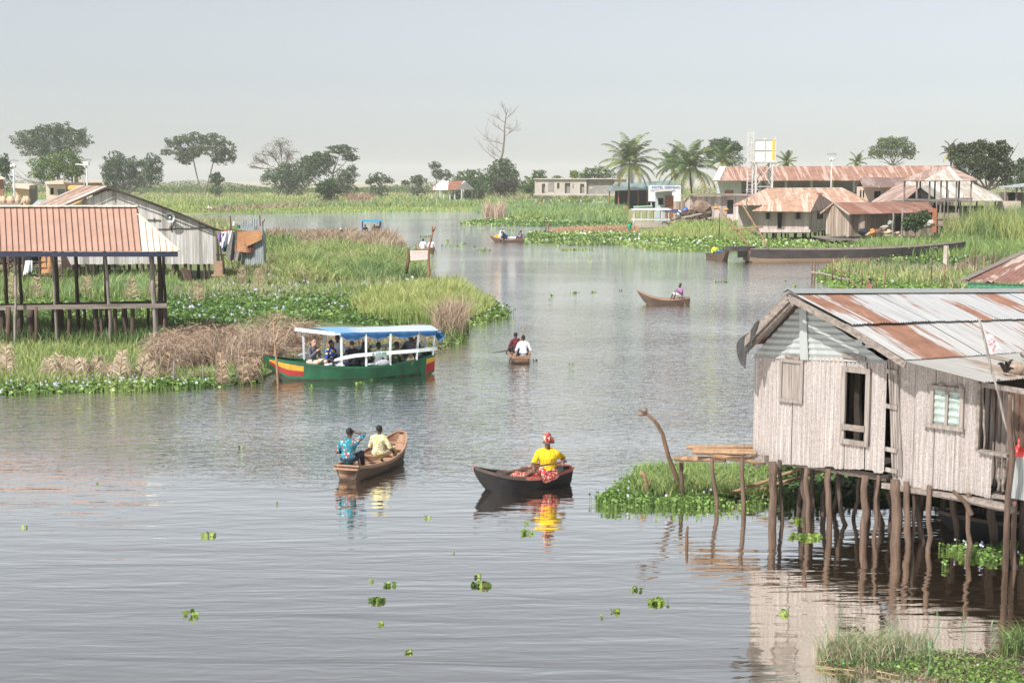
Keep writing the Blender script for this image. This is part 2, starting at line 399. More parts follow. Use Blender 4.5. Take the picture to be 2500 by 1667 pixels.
mx = n.nodes.new('ShaderNodeMixShader'); n.links.new(mth('MINIMUM', mth('MULTIPLY_ADD', fr.outputs[0], 1.75, 0.50), 1.0), mx.inputs[0])
df = n.nodes.new('ShaderNodeBsdfDiffuse'); df.inputs['Color'].default_value = (0.05, 0.032, 0.016, 1)
n.links.new(df.outputs[0], mx.inputs[1]); n.links.new(gl.outputs[0], mx.inputs[2]); n.links.new(mx.outputs[0], o.inputs[0])
MB().poly([(-2500, -40, 0), (2500, -40, 0), (2500, 3200, 0), (-2500, 3200, 0)]).build('water', m, kind='structure', label='grey rippled lagoon water')
# ground of the banks: thin raised mats of mud and roots, shown only between the stems
def earth(name, c1, c2, sc):
    m, n, b, o = newmat(name); v = coord(n, 'Object')
    n.links.new(ramp(n, noise(n, v, sc, 6, 0.7), [(0.35, c1), (0.65, c2)]), b.inputs['Base Color']); b.inputs['Roughness'].default_value = 0.95
    bump(n, b, noise(n, v, sc * 8, 4), 0.5, 0.05); return m
M_mud = earth('mud', (0.09, 0.13, 0.04, 1), (0.17, 0.20, 0.07, 1), 1.5)
M_field = earth('far_meadow', (0.16, 0.2, 0.06, 1), (0.30, 0.28, 0.12, 1), 0.03)
M_dry = earth('dry_field', (0.26, 0.25, 0.15, 1), (0.40, 0.34, 0.23, 1), 0.01)
def bank(name, poly, z, mat, label, jag=3.0):
    """ground inside an outline, its edge frayed, with a low side down into the water"""
    P = []
    for i in range(len(poly)):
        a, b2 = poly[i], poly[(i + 1) % len(poly)]; L = math.hypot(b2[0] - a[0], b2[1] - a[1]); k = max(1, int(L / 22))
        for j in range(k):
            t = j / k; y = a[1] + (b2[1] - a[1]) * t; q = min(1, (y - 440) / 300.0) * jag * (j > 0)
            P.append(G(a[0] + (b2[0] - a[0]) * t + random.uniform(-1, 1) * q * 2, max(442, y + random.uniform(-1, 1) * q)))
    bm = bmesh.new(); top = [bm.verts.new((p.x, p.y, z)) for p in P]; bot = [bm.verts.new((p.x, p.y, -0.3)) for p in P]
    bm.faces.new(top)
    for i in range(len(P)): bm.faces.new((top[i - 1], top[i], bot[i], bot[i - 1]))
    bmesh.ops.triangulate(bm, faces=[f for f in bm.faces if len(f.verts) > 4]); bmesh.ops.recalc_face_normals(bm, faces=bm.faces)
    me = bpy.data.meshes.new(name); bm.to_mesh(me); bm.free(); me.materials.append(mat)
    ob = bpy.data.objects.new(name, me); COL.objects.link(ob); return tag(ob, label, kind='structure')
LEFT = [(-260, 962), (0, 962), (300, 952), (470, 945), (620, 930), (690, 905), (780, 880), (1000, 850), (1125, 826), (1128, 798), (1165, 786), (1232, 774), (1200, 757), (1165, 738), (1120, 706), (1065, 690), (1040, 655), (975, 620), (960, 612), (962, 592), (900, 578), (800, 571), (650, 566), (560, 541), (380, 532), (250, 530), (-260, 530)]
FARB = [(-900, 517), (250, 518), (420, 520), (470, 524), (600, 522), (760, 519), (900, 516), (1020, 514), (1180, 515), (1250, 517), (1262, 530), (1150, 541), (1118, 548), (1250, 551), (1400, 552), (1540, 551), (1640, 545), (2600, 545), (2900, 452), (-900, 452)]
RIGHT = [(1285, 575), (1283, 595), (1360, 598), (1440, 598), (1500, 596), (1575, 604), (1660, 610), (1760, 611), (1850, 620), (2150, 630), (2200, 640), (2320, 644), (2400, 650), (2520, 655), (3000, 655), (2900, 548), (1640, 548), (1560, 555), (1545, 560), (1400, 565)]
FENB = [(1985, 668), (2000, 690), (2050, 705), (2075, 722), (2150, 745), (2300, 770), (3000, 900), (3000, 668), (2520, 672), (2410, 668), (2300, 656), (2120, 650), (2060, 645), (2020, 650)]
HUTB = [(1475, 1222), (1510, 1230), (1600, 1226), (1700, 1228), (1800, 1228), (1900, 1222), (2100, 1240), (2300, 1235), (2700, 1230), (2700, 1150), (2200, 1150), (1960, 1140), (1840, 1150), (1700, 1140), (1600, 1148), (1545, 1165), (1520, 1200)]
CORN = [(2010, 1622), (2015, 1600), (2080, 1588), (2200, 1585), (2350, 1600), (2700, 1595), (2700, 1720), (2450, 1690), (2300, 1640), (2150, 1625)]
bank('bank', LEFT, 0.06, M_mud, 'grassy bank of floating plants along the left shore')
bank('meadow', FARB, 0.05, M_field, 'wide green meadow across the lagoon', 1.0)
bank('bank', RIGHT, 0.08, M_mud, 'plant covered bank in front of the right hand houses', 1.5)
bank('bank', FENB, 0.05, M_mud, 'low planted bank between the fishing stakes and the long pirogue', 2.0)
M_wet = earth('wet_mud', (0.02, 0.022, 0.010, 1), (0.05, 0.055, 0.02, 1), 2.0)
bank('mud', HUTB, 0.025, M_wet, 'dark mat of roots beneath the corrugated hut', 4.0)
bank('mud', CORN, 0.02, M_wet, 'soggy mat of roots in the bottom right corner', 5.0)
MB().poly([(-3100, 900, 0.35), (3100, 900, 0.35), (3100, 3900, 0.35), (-3100, 3900, 0.35)]).build('field', M_dry, kind='structure', label='dry tan field reaching the horizon')
# ================================================================== GRASS AND WATER PLANTS
M_leaf = leafmat('leaf_green', 0.26, 0.5)
M_dead = leafmat('leaf_dead', 0.15, 0.8)
YEL, BRI, MID, DRK, BLU = (.39, .42, .14), (.28, .38, .11), (.185, .275, .09), (.075, .12, .04), (.20, .30, .14)
TAN, STR, BRN, UMB = (.47, .38, .25), (.56, .45, .33), (.31, .22, .16), (.15, .105, .075)
HYA, HYB, HYC, HYL = (.13, .23, .06), (.22, .34, .08), (.06, .12, .035), (.38, .46, .17)
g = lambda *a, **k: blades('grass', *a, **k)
h = lambda *a, **k: pads('water_hyacinth_mat', *a, **k)
# --- left bank, from the water's edge back
g([(-60, 955), (300, 945), (620, 925), (640, 880), (560, 860), (340, 850), (160, 840), (-60, 850)], 26000, .28, .02, [BRN, TAN, MID, BRI, YEL, MID, DRK], M_leaf, label='soft green grass along the near left shore', seed=1)
h([(-60, 964), (300, 954), (480, 947), (640, 932), (640, 915), (480, 928), (300, 936), (-60, 944)], 7000, .22, .055, [HYC, HYA, HYB, HYL], M_leaf, flowers=150, label='bright water hyacinth hem with lilac flowers along the near left shore', seed=2)
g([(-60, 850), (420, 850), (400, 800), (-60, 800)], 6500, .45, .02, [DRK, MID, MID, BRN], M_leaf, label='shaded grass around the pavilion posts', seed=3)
h([(-60, 830), (360, 830), (400, 780), (420, 745), (-60, 735)], 9000, .35, .07, [HYC, HYA, HYB, HYL], M_leaf, flowers=20, label='broad leaved water hyacinth beneath the pavilion', seed=4)
h([(380, 800), (780, 790), (900, 800), (1140, 792), (1250, 775), (1190, 735), (900, 728), (640, 722), (400, 728)], 15000, .38, .07, [HYC, HYA, HYA, HYB, (.28, .36, .16)], M_leaf, flowers=150, label='dark green water hyacinth field behind the dead palm fronds', seed=5)
g([(900, 790), (1040, 800), (1150, 790), (1205, 772), (1180, 745), (1120, 710), (1000, 712), (880, 735), (860, 760)], 26000, .6, .026, [MID, BRI, YEL, YEL, BRI], M_leaf, label='tall yellow green grass on the tip of the left bank', seed=6)
h([(1040, 862), (1135, 832), (1140, 800), (1240, 776), (1200, 755), (1120, 800), (1060, 840)], 1500, .2, .06, [HYA, HYB, HYL], M_leaf, flowers=8, label='bright floating leaves fringing the tip of the left bank', seed=7)
g([(300, 735), (880, 735), (1000, 715), (960, 690), (640, 690), (420, 700), (250, 700)], 13000, .4, .025, [DRK, MID, BRI, TAN, BLU, YEL], M_leaf, label='mixed grass in front of the plank barn', seed=8)
h([(520, 712), (980, 712), (1060, 700), (1000, 688), (700, 686), (520, 700)], 3600, .3, .06, [HYC, HYA, HYB, (.5, .55, .4)], M_leaf, flowers=220, label='water hyacinth strip dotted with pale flowers behind the grass tip', seed=9)
g([(-60, 740), (420, 740), (440, 690), (300, 672), (-60, 680)], 12000, .58, .03, [MID, BLU, BRI, MID, TAN], M_leaf, label='tall rough grass seen through the open pavilion', seed=10)
g([(690, 698), (760, 703), (1040, 690), (1045, 672), (1000, 640), (880, 618), (740, 614), (690, 640)], 22000, .85, .03, [DRK, BLU, MID, BRI, YEL, TAN, BLU], M_leaf, lean=.8, label='tall blue green reed grass on the middle of the left bank', seed=11)
g([(560, 640), (640, 625), (740, 620), (900, 612), (960, 612), (960, 600), (800, 590), (650, 582), (560, 570)], 9000, .5, .04, [MID, BRI, DRK, YEL], M_leaf, label='bright low plants behind the reed grass', seed=12)
g([(650, 590), (740, 582), (850, 578), (940, 585), (1000, 612), (960, 575), (850, 570), (700, 568), (650, 566)], 2600, .5, .05, [TAN, BRN, BRN, MID], M_leaf, label='thin dry plants on the far edge of the left bank', seed=13)
g([(380, 560), (560, 585), (560, 545), (380, 534), (-60, 534), (-60, 560)], 6000, .8, .05, [MID, BRI, TAN, DRK], M_leaf, label='grass behind the plank barn', seed=14)
g([(520, 702), (700, 706), (720, 660), (700, 625), (640, 628), (545, 650)], 15000, .42, .025, [MID, BRI, YEL, DRK, TAN, BRI], M_leaf, label='patchy green and straw coloured grass in front of the tin enclosure', seed=40, csc=2.5)
# --- the meadow across the water
g([(-60, 520), (420, 521), (600, 522), (1180, 516), (1180, 506), (-60, 506)], 14000, .4, .06, [BRI, YEL, HYB, MID], M_leaf, label='bright green floating plants along the far shore', seed=15, csc=30)
g([(-60, 508), (1250, 508), (1250, 488), (-60, 488)], 30000, .9, .07, [BRI, BLU, MID, YEL, BRI, TAN], M_leaf, label='light green grass of the meadow across the water', seed=16, csc=40)
g([(-60, 489), (1250, 489), (1250, 474), (-60, 474)], 34000, 1.1, .08, [YEL, TAN, BRI, YEL, TAN], M_leaf, label='yellowing tall grass of the meadow', seed=17, csc=60)
g([(-60, 475), (1500, 475), (1500, 466), (-60, 466)], 22000, 1.6, .12, [DRK, MID, YEL, YEL, TAN], M_leaf, label='darker brush at the back of the meadow', seed=18, csc=60)
g([(1160, 520), (1240, 528), (1400, 545), (1530, 545), (1530, 500), (1500, 492), (1380, 490), (1200, 500)], 26000, .95, .07, [MID, BLU, BRI, MID], M_leaf, label='tall green grass left of the moored white boat', seed=19, csc=25)
g([(1180, 500), (1340, 496), (1700, 494), (1700, 480), (1200, 480)], 16000, 1.5, .09, [TAN, YEL, MID, TAN, BRI], M_leaf, label='dry yellow grass below the unfinished building', seed=20, csc=30)
h([(1118, 548), (1160, 540), (1260, 534), (1400, 540), (1540, 546), (1560, 552), (1400, 553), (1250, 552)], 6000, .3, .08, [HYB, HYA, HYL], M_leaf, label='water hyacinth raft in front of the tall green grass', seed=21, csc=14)
# --- right bank
h([(1283, 596), (1440, 599), (1560, 595), (1560, 580), (1500, 572), (1290, 572)], 9000, .35, .08, [HYB, HYA, HYL, HYL], M_leaf, flowers=10, label='vivid green water hyacinth spit beside the laden canoe', seed=22, csc=10)
h([(1480, 594), (1575, 608), (1660, 613), (1760, 613), (1850, 620), (2100, 620), (2100, 600), (1850, 590), (1400, 580), (1400, 572), (1560, 576)], 20000, .38, .08, [HYA, HYB, HYB, HYL, (.5, .55, .45)], M_leaf, flowers=170, fcol=(.8, .8, .76), label='water hyacinth with white flowers in front of the stilt houses', seed=23, csc=10)
g([(1560, 582), (1700, 590), (1850, 596), (1850, 560), (1760, 545), (1670, 545), (1640, 562)], 20000, .6, .05, [BRI, YEL, BRI, MID], M_leaf, label='bright grass around the bamboo poles', seed=24, csc=10)
g([(1330, 569), (1450, 571), (1560, 568), (1560, 556), (1400, 558)], 2600, .35, .07, [(.5, .3, .18), (.45, .26, .16), BRN], M_dead, label='rusty brown dead plants near the green barrel', seed=25)
g([(2090, 628), (2330, 640), (2440, 645), (2560, 640), (2560, 585), (2330, 590), (2200, 600), (2090, 608)], 17000, .85, .05, [MID, BRI, MID, DRK], M_leaf, label='lush grass behind the long pirogue', seed=26, csc=10)
g([(2300, 600), (2560, 612), (2560, 560), (2360, 566)], 15000, 2.1, .05, [(.34, .3, .12), YEL, MID, MID, (.42, .36, .16)], M_leaf, lean=.25, label='very tall olive reeds at the right edge', seed=27, csc=8)
g([(2330, 655), (2560, 662), (2560, 625), (2420, 632)], 4200, .5, .05, [DRK, BRN, MID, UMB], M_leaf, label='matted brown green undergrowth at the right edge', seed=28)
h([(2120, 640), (2250, 643), (2420, 654), (2560, 662), (2560, 640), (2380, 632), (2200, 628)], 2600, .4, .1, [HYA, HYB, HYC, HYL], M_leaf, flowers=20, label='water hyacinth under the bow of the long pirogue', seed=29)
g([(2010, 664), (2100, 690), (2400, 715), (2560, 740), (2560, 676), (2300, 660), (2110, 650), (2040, 646)], 9000, .38, .04, [TAN, YEL, MID, TAN, (.40, .27, .2)], M_leaf, label='thin yellowing grass between the fishing stakes', seed=30)
h([(1988, 668), (2010, 695), (2060, 712), (2200, 740), (2560, 800), (2560, 700), (2400, 690), (2200, 695), (2080, 680), (2030, 662)], 12000, .3, .07, [HYA, HYB, HYB, HYL], M_leaf, flowers=40, label='water hyacinth around the fishing stakes behind the hut roof', seed=31)
# --- around the hut and the corner
h([(1445, 1230), (1500, 1244), (1600, 1238), (1700, 1240), (1800, 1240), (1890, 1232), (1890, 1150), (1700, 1138), (1600, 1150), (1560, 1150), (1515, 1185), (1480, 1215)], 15000, .12, .027, [HYC, HYA, HYB, HYL], M_leaf, gate=.36, flowers=26, label='water hyacinth patch under the bamboo jetty', seed=32, tilt=.9)
g([(1530, 1218), (1700, 1215), (1890, 1215), (1890, 1145), (1700, 1140), (1560, 1160)], 6500, .22, .012, [MID, BRI, BRI, MID, YEL], M_leaf, lean=.9, label='green creeping grass under the bamboo jetty', seed=33)
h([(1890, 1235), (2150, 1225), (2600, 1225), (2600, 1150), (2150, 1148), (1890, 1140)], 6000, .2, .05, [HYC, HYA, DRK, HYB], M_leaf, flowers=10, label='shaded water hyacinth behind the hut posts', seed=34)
h([(2270, 1352), (2300, 1385), (2450, 1372), (2560, 1362), (2560, 1335), (2400, 1335)], 1500, .10, .028, [HYC, HYA, HYB, HYC], M_leaf, gate=.5, flowers=8, label='sunlit water hyacinth between the right hand hut posts', seed=35)
g([(1990, 1622), (2200, 1628), (2300, 1612), (2260, 1570), (2060, 1574), (1994, 1596)], 2600, .18, .009, [MID, BRI, DRK, TAN, BLU, MID], M_leaf, label='ragged green grass in the bottom right corner', lean=.9, clump=.5, hv=.8, seed=36)
g([(2440, 1600), (2560, 1610), (2560, 1570), (2460, 1575)], 1500, .22, .006, [MID, BRI, DRK, BLU], M_leaf, label='grass tuft at the lower right frame edge', lean=.6, seed=37)
h([(2000, 1632), (2200, 1655), (2400, 1690), (2560, 1700), (2560, 1600), (2350, 1590), (2200, 1610)], 2300, .07, .02, [HYC, HYA, HYB, UMB], M_leaf, gate=.42, flowers=8, label='scattered leaves on the soggy mat in the bottom right corner', seed=38, tilt=.9)
g([(1992, 1632), (2150, 1650), (2400, 1680), (2560, 1680), (2560, 1600), (2300, 1600), (2000, 1610)], 2600, .05, .006, [BRN, UMB, TAN, UMB], M_dead, label='brown rotting stalks on the mat in the bottom right corner', lean=3.0, seed=39)
# ================================================================== FOREGROUND: the corrugated hut on stilts
W_HUT = wood('bleached_fibre_sheet', rgb(188, 180, 175), rgb(124, 111, 104), 'z', 1.0, 0.9, speck=0.42)
W_GREY = wood('grey_timber', rgb(160, 150, 142), rgb(80, 70, 63), 'z', 1.0)
W_GREYX = wood('grey_timber_beam', rgb(150, 139, 130), rgb(76, 66, 59), 'x', 1.0)
W_POST = wood('mud_stained_post', rgb(116, 94, 80), rgb(52, 40, 33), 'z', 1.0)
W_DARKPOST = wood('dark_timber_post', rgb(92, 76, 66), rgb(40, 32, 27), 'z', 1.0)  # darker timber tone for posts, stilts, rafters and battens
W_BAMB = wood('bamboo', rgb(168, 136, 106), rgb(98, 72, 52), 'x', 0.6)
W_STICK = wood('bark_stick', rgb(126, 96, 72), rgb(62, 46, 36), 'z', 1.0)
M_under = plain('shade_toned_wood', (.035, .026, .019, 1), .95, .3)  # dark brown wood, deepened further for shade under and inside the hut
M_DARK = plain('dark_interior', (0.02, 0.017, 0.014, 1), 0.95, .2)  # near-black standing in for unlit interiors; also on truly black things
S_ROOF1 = sheet('roof_white_rust', (.44, .44, .44, 1), (.32, .165, .11, 1), 0.31, 1.0, (0.6, 0.16))
S_ROOF2 = sheet('roof_rusty', (.45, .44, .43, 1), (.32, .165, .11, 1), 0.46, 1.0, (0.55, 0.15))
S_ROOF3 = sheet('roof_pale', (.40, .385, .36, 1), (.34, .26, .20, 1), 0.3, 1.0, (1.0, 0.3))
S_ZINC = sheet('zinc_grey', (.33, .345, .335, 1), (.45, .35, .27, 1), 0.12, 1.0, (1.0, 1.0), dirt=.25)
HO = Vector((4.67, 24.95, 0)); HE = Vector((0.69, -0.72, 0)).normalized(); HR = Vector((0.72, 0.69, 0)).normalized()
def H(t, L, z): return HO + HE * t + HR * L + Vector((0, 0, z))
def HP(px, py, L=0.0):
    r = ray(px, py); c = Vector((0, 0, CAMH)); k = (HO + HR * L - c).dot(HR) / r.dot(HR); p = c + r * k
    return (p - HO).dot(HE), p.z
hut = thing('stilt_house', 'pale ribbed hut on wooden stilts with rust streaked tin roof in the foreground', 'house', HO)
def wallpiece(name, c4, L=0.0, mat=None, pitch=.078, amp=.011, par=None, jag=.03):
    """c4: (t, z) of top left, top right, bottom right, bottom left"""
    q = [H(t, L, z) for t, z in c4]; b = MB().sheet(q[0], q[1], q[2], q[3], pitch, amp, .01, nv=2, jag=jag)
    return b.build(name, mat or W_HUT, par or hut)
# wall A, cut round the shutter and the doorway
tl, tr = HP(1842, 868), HP(2168, 884); bl, br = HP(1853, 1131), HP(2168, 1152)
zt = lambda t: tl[1] + (tr[1] - tl[1]) * (t - tl[0]) / (tr[0] - tl[0])
zb = lambda t: bl[1] + (br[1] - bl[1]) * (t - bl[0]) / (br[0] - bl[0])
d0, d1 = HP(2066, 905), HP(2112, 1080); mb = MB()
def addw(mb, t0, t1, za0, za1, zb0, zb1, L=0.0, **k):
    mb.sheet(H(t0, L, za0), H(t1, L, za1), H(t1, L, zb1), H(t0, L, zb0), .088, .017, .01, nv=3, **k)
ta = [tl[0], HP(1935, 1000)[0], d0[0]]
addw(mb, ta[0], ta[1], zt(ta[0]) + .03, zt(ta[1]) + .03, zb(ta[0]), zb(ta[1]), jag=.05)
addw(mb, ta[1] + .004, ta[2], zt(ta[1]) + .03, zt(ta[2]) + .03, zb(ta[1]) - .015, zb(ta[2]), L=-.012, jag=.04)
addw(mb, d1[0], tr[0], zt(d1[0]) + .03, zt(tr[0]) + .03, zb(d1[0]) - .02, zb(tr[0]) - .03, jag=.04)
addw(mb, d0[0], d1[0], zt(d0[0]) + .03, zt(d1[0]) + .03, d0[1], d0[1])
addw(mb, d0[0], d1[0], d1[1], d1[1], zb(d0[0]), zb(d1[0]), jag=.03)
mb.build('wall', W_HUT, hut, label='front wall below the tin gable')
# wall B
bl2, br2 = HP(2196, 1186), HP(2424, 1214); t2l, t2r = HP(2190, 872), HP(2392, 930)
mb = MB(); n3 = 4
for i in range(n3):
    a, c = i / n3, (i + 1) / n3; T0 = t2l[0] + (t2r[0] - t2l[0]) * a; T1 = t2l[0] + (t2r[0] - t2l[0]) * c
    Z = lambda q: t2l[1] + (t2r[1] - t2l[1]) * q + .05; Y = lambda q: bl2[1] + (br2[1] - bl2[1]) * q
    addw(mb, T0, T1 + .003, Z(a), Z(c), Y(a) - .02 * (i % 2), Y(c) - .02 * (i % 2), L=-.004 * (i % 2) - .03, jag=.04)
low = HP(2392, 1098)
addw(mb, t2r[0], HP(2426, 1104)[0], low[1], low[1] - .04, br2[1], br2[1] - .02, L=-.045, jag=.05)
mb.build('wall', W_HUT, hut, label='lower side wall with the framed window')
# slot between the walls: thin upright poles and battens
mb = MB()
for px in (2171, 2178, 2184, 2190):
    a, b2 = HP(px, 876 + (px - 2171) * .5, -.06), HP(px + 10, 1160, -.06); mb.pole(H(a[0], -.06, a[1]), H(b2[0], -.06, b2[1]), .028, .022, .006)
for py in (905, 990, 1095, 1145):
    a = HP(2162, py, -.1); mb.bar(H(a[0], -.1, a[1]), H(a[0] + .22, -.1, a[1] - .01), .03, .07)
mb.build('corner_post', W_GREY, hut)
# gable of horizontal tin
gl_, gr_, ga = HP(1834, 872, -.02), HP(2168, 886, -.02), HP(1957, 742, -.02); mb = MB(); rows = []
NZ = 44
for i in range(NZ + 1):
    q = i / NZ; row = []
    for j in range(13):
        u = j / 12; zl = gl_[1] + (ga[1] - gl_[1]) * q; x0 = gl_[0] + (ga[0] - gl_[0]) * q; x1 = gr_[0] + (ga[0] - gr_[0]) * q
        row.append(H(x0 + (x1 - x0) * u, -.02 - .016 * math.cos(2 * math.pi * (zl - gl_[1]) / .115), zl + (gr_[1] - gl_[1]) * u * (1 - q)))
    rows.append(row)
mb.grid(rows, uvf=lambda i, j: (j * .2, i * .03)); mb.build('gable', S_ZINC, hut, smooth=True)
MB().slab(H(HP(1955, 760)[0], -.06, HP(1955, 752)[1]), H(HP(1972, 760)[0], -.06, HP(1972, 752)[1]), H(HP(1978, 875)[0], -.06, HP(1978, 878)[1]), H(HP(1958, 875)[0], -.06, HP(1958, 878)[1]), .02, down=HR * -1).build('gable_strip', S_ZINC, hut)
# roof
def V(px, py, L=-.5): return HP(px, py, L)
vA, v1, v2, v3, vL = V(1925, 716), V(2080, 797), V(2212, 880), V(2404, 930), V(1802, 842)
FARL = 9.5; DZ = -.5
def rp(v, L, dz=0.0): return H(v[0], L, v[1] + (L + .5) * (-.052) + dz)
def course(name, a, b2, mat, dz0, dz1, ofs, label=None, cols=4):
    mb = MB(); n = cols
    for i in range(n):
        L0 = -.5 + (FARL + .5) * i / n; L1 = -.5 + (FARL + .5) * (i + 1) / n + .04; e = .006 * (i % 2)
        mb.sheet(rp(a, L0, dz0 + e), rp(a, L1, dz0 + e), rp(b2, L1, dz1 + e + random.uniform(-.01, .01)), rp(b2, L0, dz1 + e), .085, .013, .003, nv=3, jag=.03, ofs=(ofs + L0, ofs * 3))
    return mb.build(name, mat, hut, smooth=True, label=label)
course('roof', vA, v1, S_ROOF1, .03, .03, 3.1, 'upper course of white tin with rust patches')
course('roof', (v1[0] - .12, v1[1] + .03), v2, S_ROOF2, 0, 0, 7.9, 'middle course of heavily rusted tin')
course('roof', (v2[0] - .15, v2[1] + .02), (v3[0], v3[1]), S_ROOF3, -.02, -.02, 1.3, 'low pale course of dented tin')
mb = MB(); mb.sheet(rp(vA, -.5, .03), rp(vA, FARL, .03), rp(vL, FARL), rp(vL, -.5), .085, .013, .003, nv=2, ofs=(2, 2)); mb.build('roof', S_ROOF1, hut, smooth=True, label='far slope of the tin roof')
mb = MB(); q = Vector((0, 0, .05)); c0, c1 = rp(vA, -.52, .03), rp(vA, FARL, .03)
s1, s2 = HE * .16 - Vector((0, 0, .07)), HE * -.16 - Vector((0, 0, .07))
mb.slab(c0 + q, c1 + q, c1 + q + s1, c0 + q + s1, .004); mb.slab(c0 + q, c1 + q, c1 + q + s2, c0 + q + s2, .004); mb.build('ridge_cap', S_ZINC, hut)
mb = MB()
for a, b2 in ((vA, v1), (v1, v2)): mb.bar(rp(a, -.51, -.07), rp(b2, -.51, -.07), .03, .11)
mb.bar(rp(vA, -.51, -.08), rp(vL, -.51, -.08), .03, .12); mb.bar(rp(vA, -.32, -.12), rp(vL, -.32, -.12), .04, .12)
mb.bar(rp(vA, .1, -.1), rp(vA, FARL, -.1), .08, .1)
for k in range(6):
    L = .3 + k * 1.6; mb.bar(rp(vA, L, -.1), rp(v2, L, -.1), .05, .08); mb.bar(rp(vA, L, -.1), rp(vL, L, -.1), .05, .08)
mb.build('rafter', W_GREYX, hut, label='weathered barge boards and rafters')
# ragged dark plastic hanging from the left eave
M_tarp = plain('dark_plastic', (.035, .035, .034, 1), .45, .5, 9)
a0 = rp(vL, -.5); mb = MB(); rows = []
for i in range(7):
    row = []
    for j in range(7):
        u, w = i / 6, j / 6; x = rp((vL[0] + (vA[0] - vL[0]) * .46 * w, vL[1] + (vA[1] - vL[1]) * .46 * w), -.54)
        dn = (.36 - .22 * w + .20 * (j == 1) + .16 * (j == 3) - .1 * (j == 2)) * u
        row.append(x + Vector((0, 0, -dn + .03)) + HR * (-.05 * math.sin(w * 9 + u * 3)) + HE * (.10 * u * (1 - w)))
    rows.append(row)
mb.grid(rows).build('tarp', M_tarp, hut, smooth=True, label='torn dark plastic hanging from the eave')
# interior, side and back walls, floor
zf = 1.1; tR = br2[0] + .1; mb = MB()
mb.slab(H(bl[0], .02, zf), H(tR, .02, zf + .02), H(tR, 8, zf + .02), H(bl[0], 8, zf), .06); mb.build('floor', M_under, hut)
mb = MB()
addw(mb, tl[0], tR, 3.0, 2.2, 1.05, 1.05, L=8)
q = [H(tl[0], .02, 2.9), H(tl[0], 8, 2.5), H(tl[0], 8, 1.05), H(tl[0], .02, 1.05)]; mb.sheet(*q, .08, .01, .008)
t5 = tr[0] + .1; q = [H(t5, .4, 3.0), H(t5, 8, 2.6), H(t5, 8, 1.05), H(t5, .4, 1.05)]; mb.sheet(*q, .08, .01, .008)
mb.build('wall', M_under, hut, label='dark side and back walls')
mb = MB()
a, b2 = HP(1856, 1128), HP(1990, 1140)
mb.bar(H(bl2[0] - .3, -.03, bl2[1] - .03), H(t2r[0] + .5, -.05, br2[1] - .07), .07, .09); mb.bar(H(bl[0] - .25, .1, 1.02), H(tr[0], .1, 1.05), .08, .1)
mb.build('beam', W_GREYX, hut); mb = MB()
for k in range(7): mb.bar(H(bl[0] + .1, .6 + k * 1.2, .98), H(tR + .1, .3 + k * 1.2, .98), .09, .1)
mb.build('beam', M_under, hut, label='dark floor joists'); mb = MB()
mb.pole(H(HP(2310, 1212)[0], -.12, HP(2310, 1205)[1]), H(HP(2490, 1240)[0], -.2, HP(2490, 1238)[1]), .05, .06, .01)
mb.build('beam', W_GREYX, hut)
# doorway: frame, cross plank, dark posts inside
f = MB(); a, b2 = HP(2056, 893, -.04), HP(2120, 1094, -.04)
def rect(mb, t0, z0, t1, z1, w, L, dep=.05):
    mb.bar(H(t0, L, z1), H(t0, L, z0), dep, w, up=HE); mb.bar(H(t1, L, z1), H(t1, L, z0), dep, w, up=HE)
    mb.bar(H(t0 - w / 2, L - .003, z1), H(t1 + w / 2, L - .003, z1), dep, w); mb.bar(H(t0 - w / 2, L - .003, z0), H(t1 + w / 2, L - .003, z0), dep, w)
rect(f, a[0] + .04, b2[1] + .06, b2[0] - .04, a[1] - .05, .085, -.035)
dr = f.build('door_frame', W_GREY, hut)
c = HP(2062, 1040); MB().bar(H(c[0] - .02, -.07, c[1]), H(HP(2116, 1040)[0], -.07, c[1] + .01), .03, .1).build('plank', W_GREYX, dr)
mb = MB(); 
for px in (2074, 2092): c = HP(px, 1000, .35); mb.pole(H(c[0], .35, 1.15), H(c[0] + .02, .35, 2.9), .05 if px < 2080 else .08)
mb.build('inner_post', M_under, hut)  # posts coloured near-black for the shade indoors
mb = MB(); c = HP(1975, 870, -.05)
for px, w in ((1935, .3), (2085, .45)):
    c = HP(px, 866, -.04); mb = MB(); mb.bar(H(c[0] - w / 2, -.04, c[1] - .02), H(c[0] + w / 2, -.04, c[1] - .05), .03, .07); mb.build('lintel', W_GREYX, hut)
# shutter
a, b2 = HP(1908, 874, -.04), HP(1957, 987, -.04); mb = MB(); k = 4; w = (b2[0] - a[0]) / k
for i in range(k): mb.bar(H(a[0] + w * (i + .5), -.03 - .004 * (i % 2), a[1] - .06), H(a[0] + w * (i + .5), -.03 - .004 * (i % 2), b2[1] + .05), .02, w * .94, up=HE)
sh = mb.build('shutter', W_GREY, hut); f = MB(); rect(f, a[0], b2[1] + .04, b2[0], a[1] - .03, .06, -.05, .035); f.build('shutter_frame', W_GREY, sh)
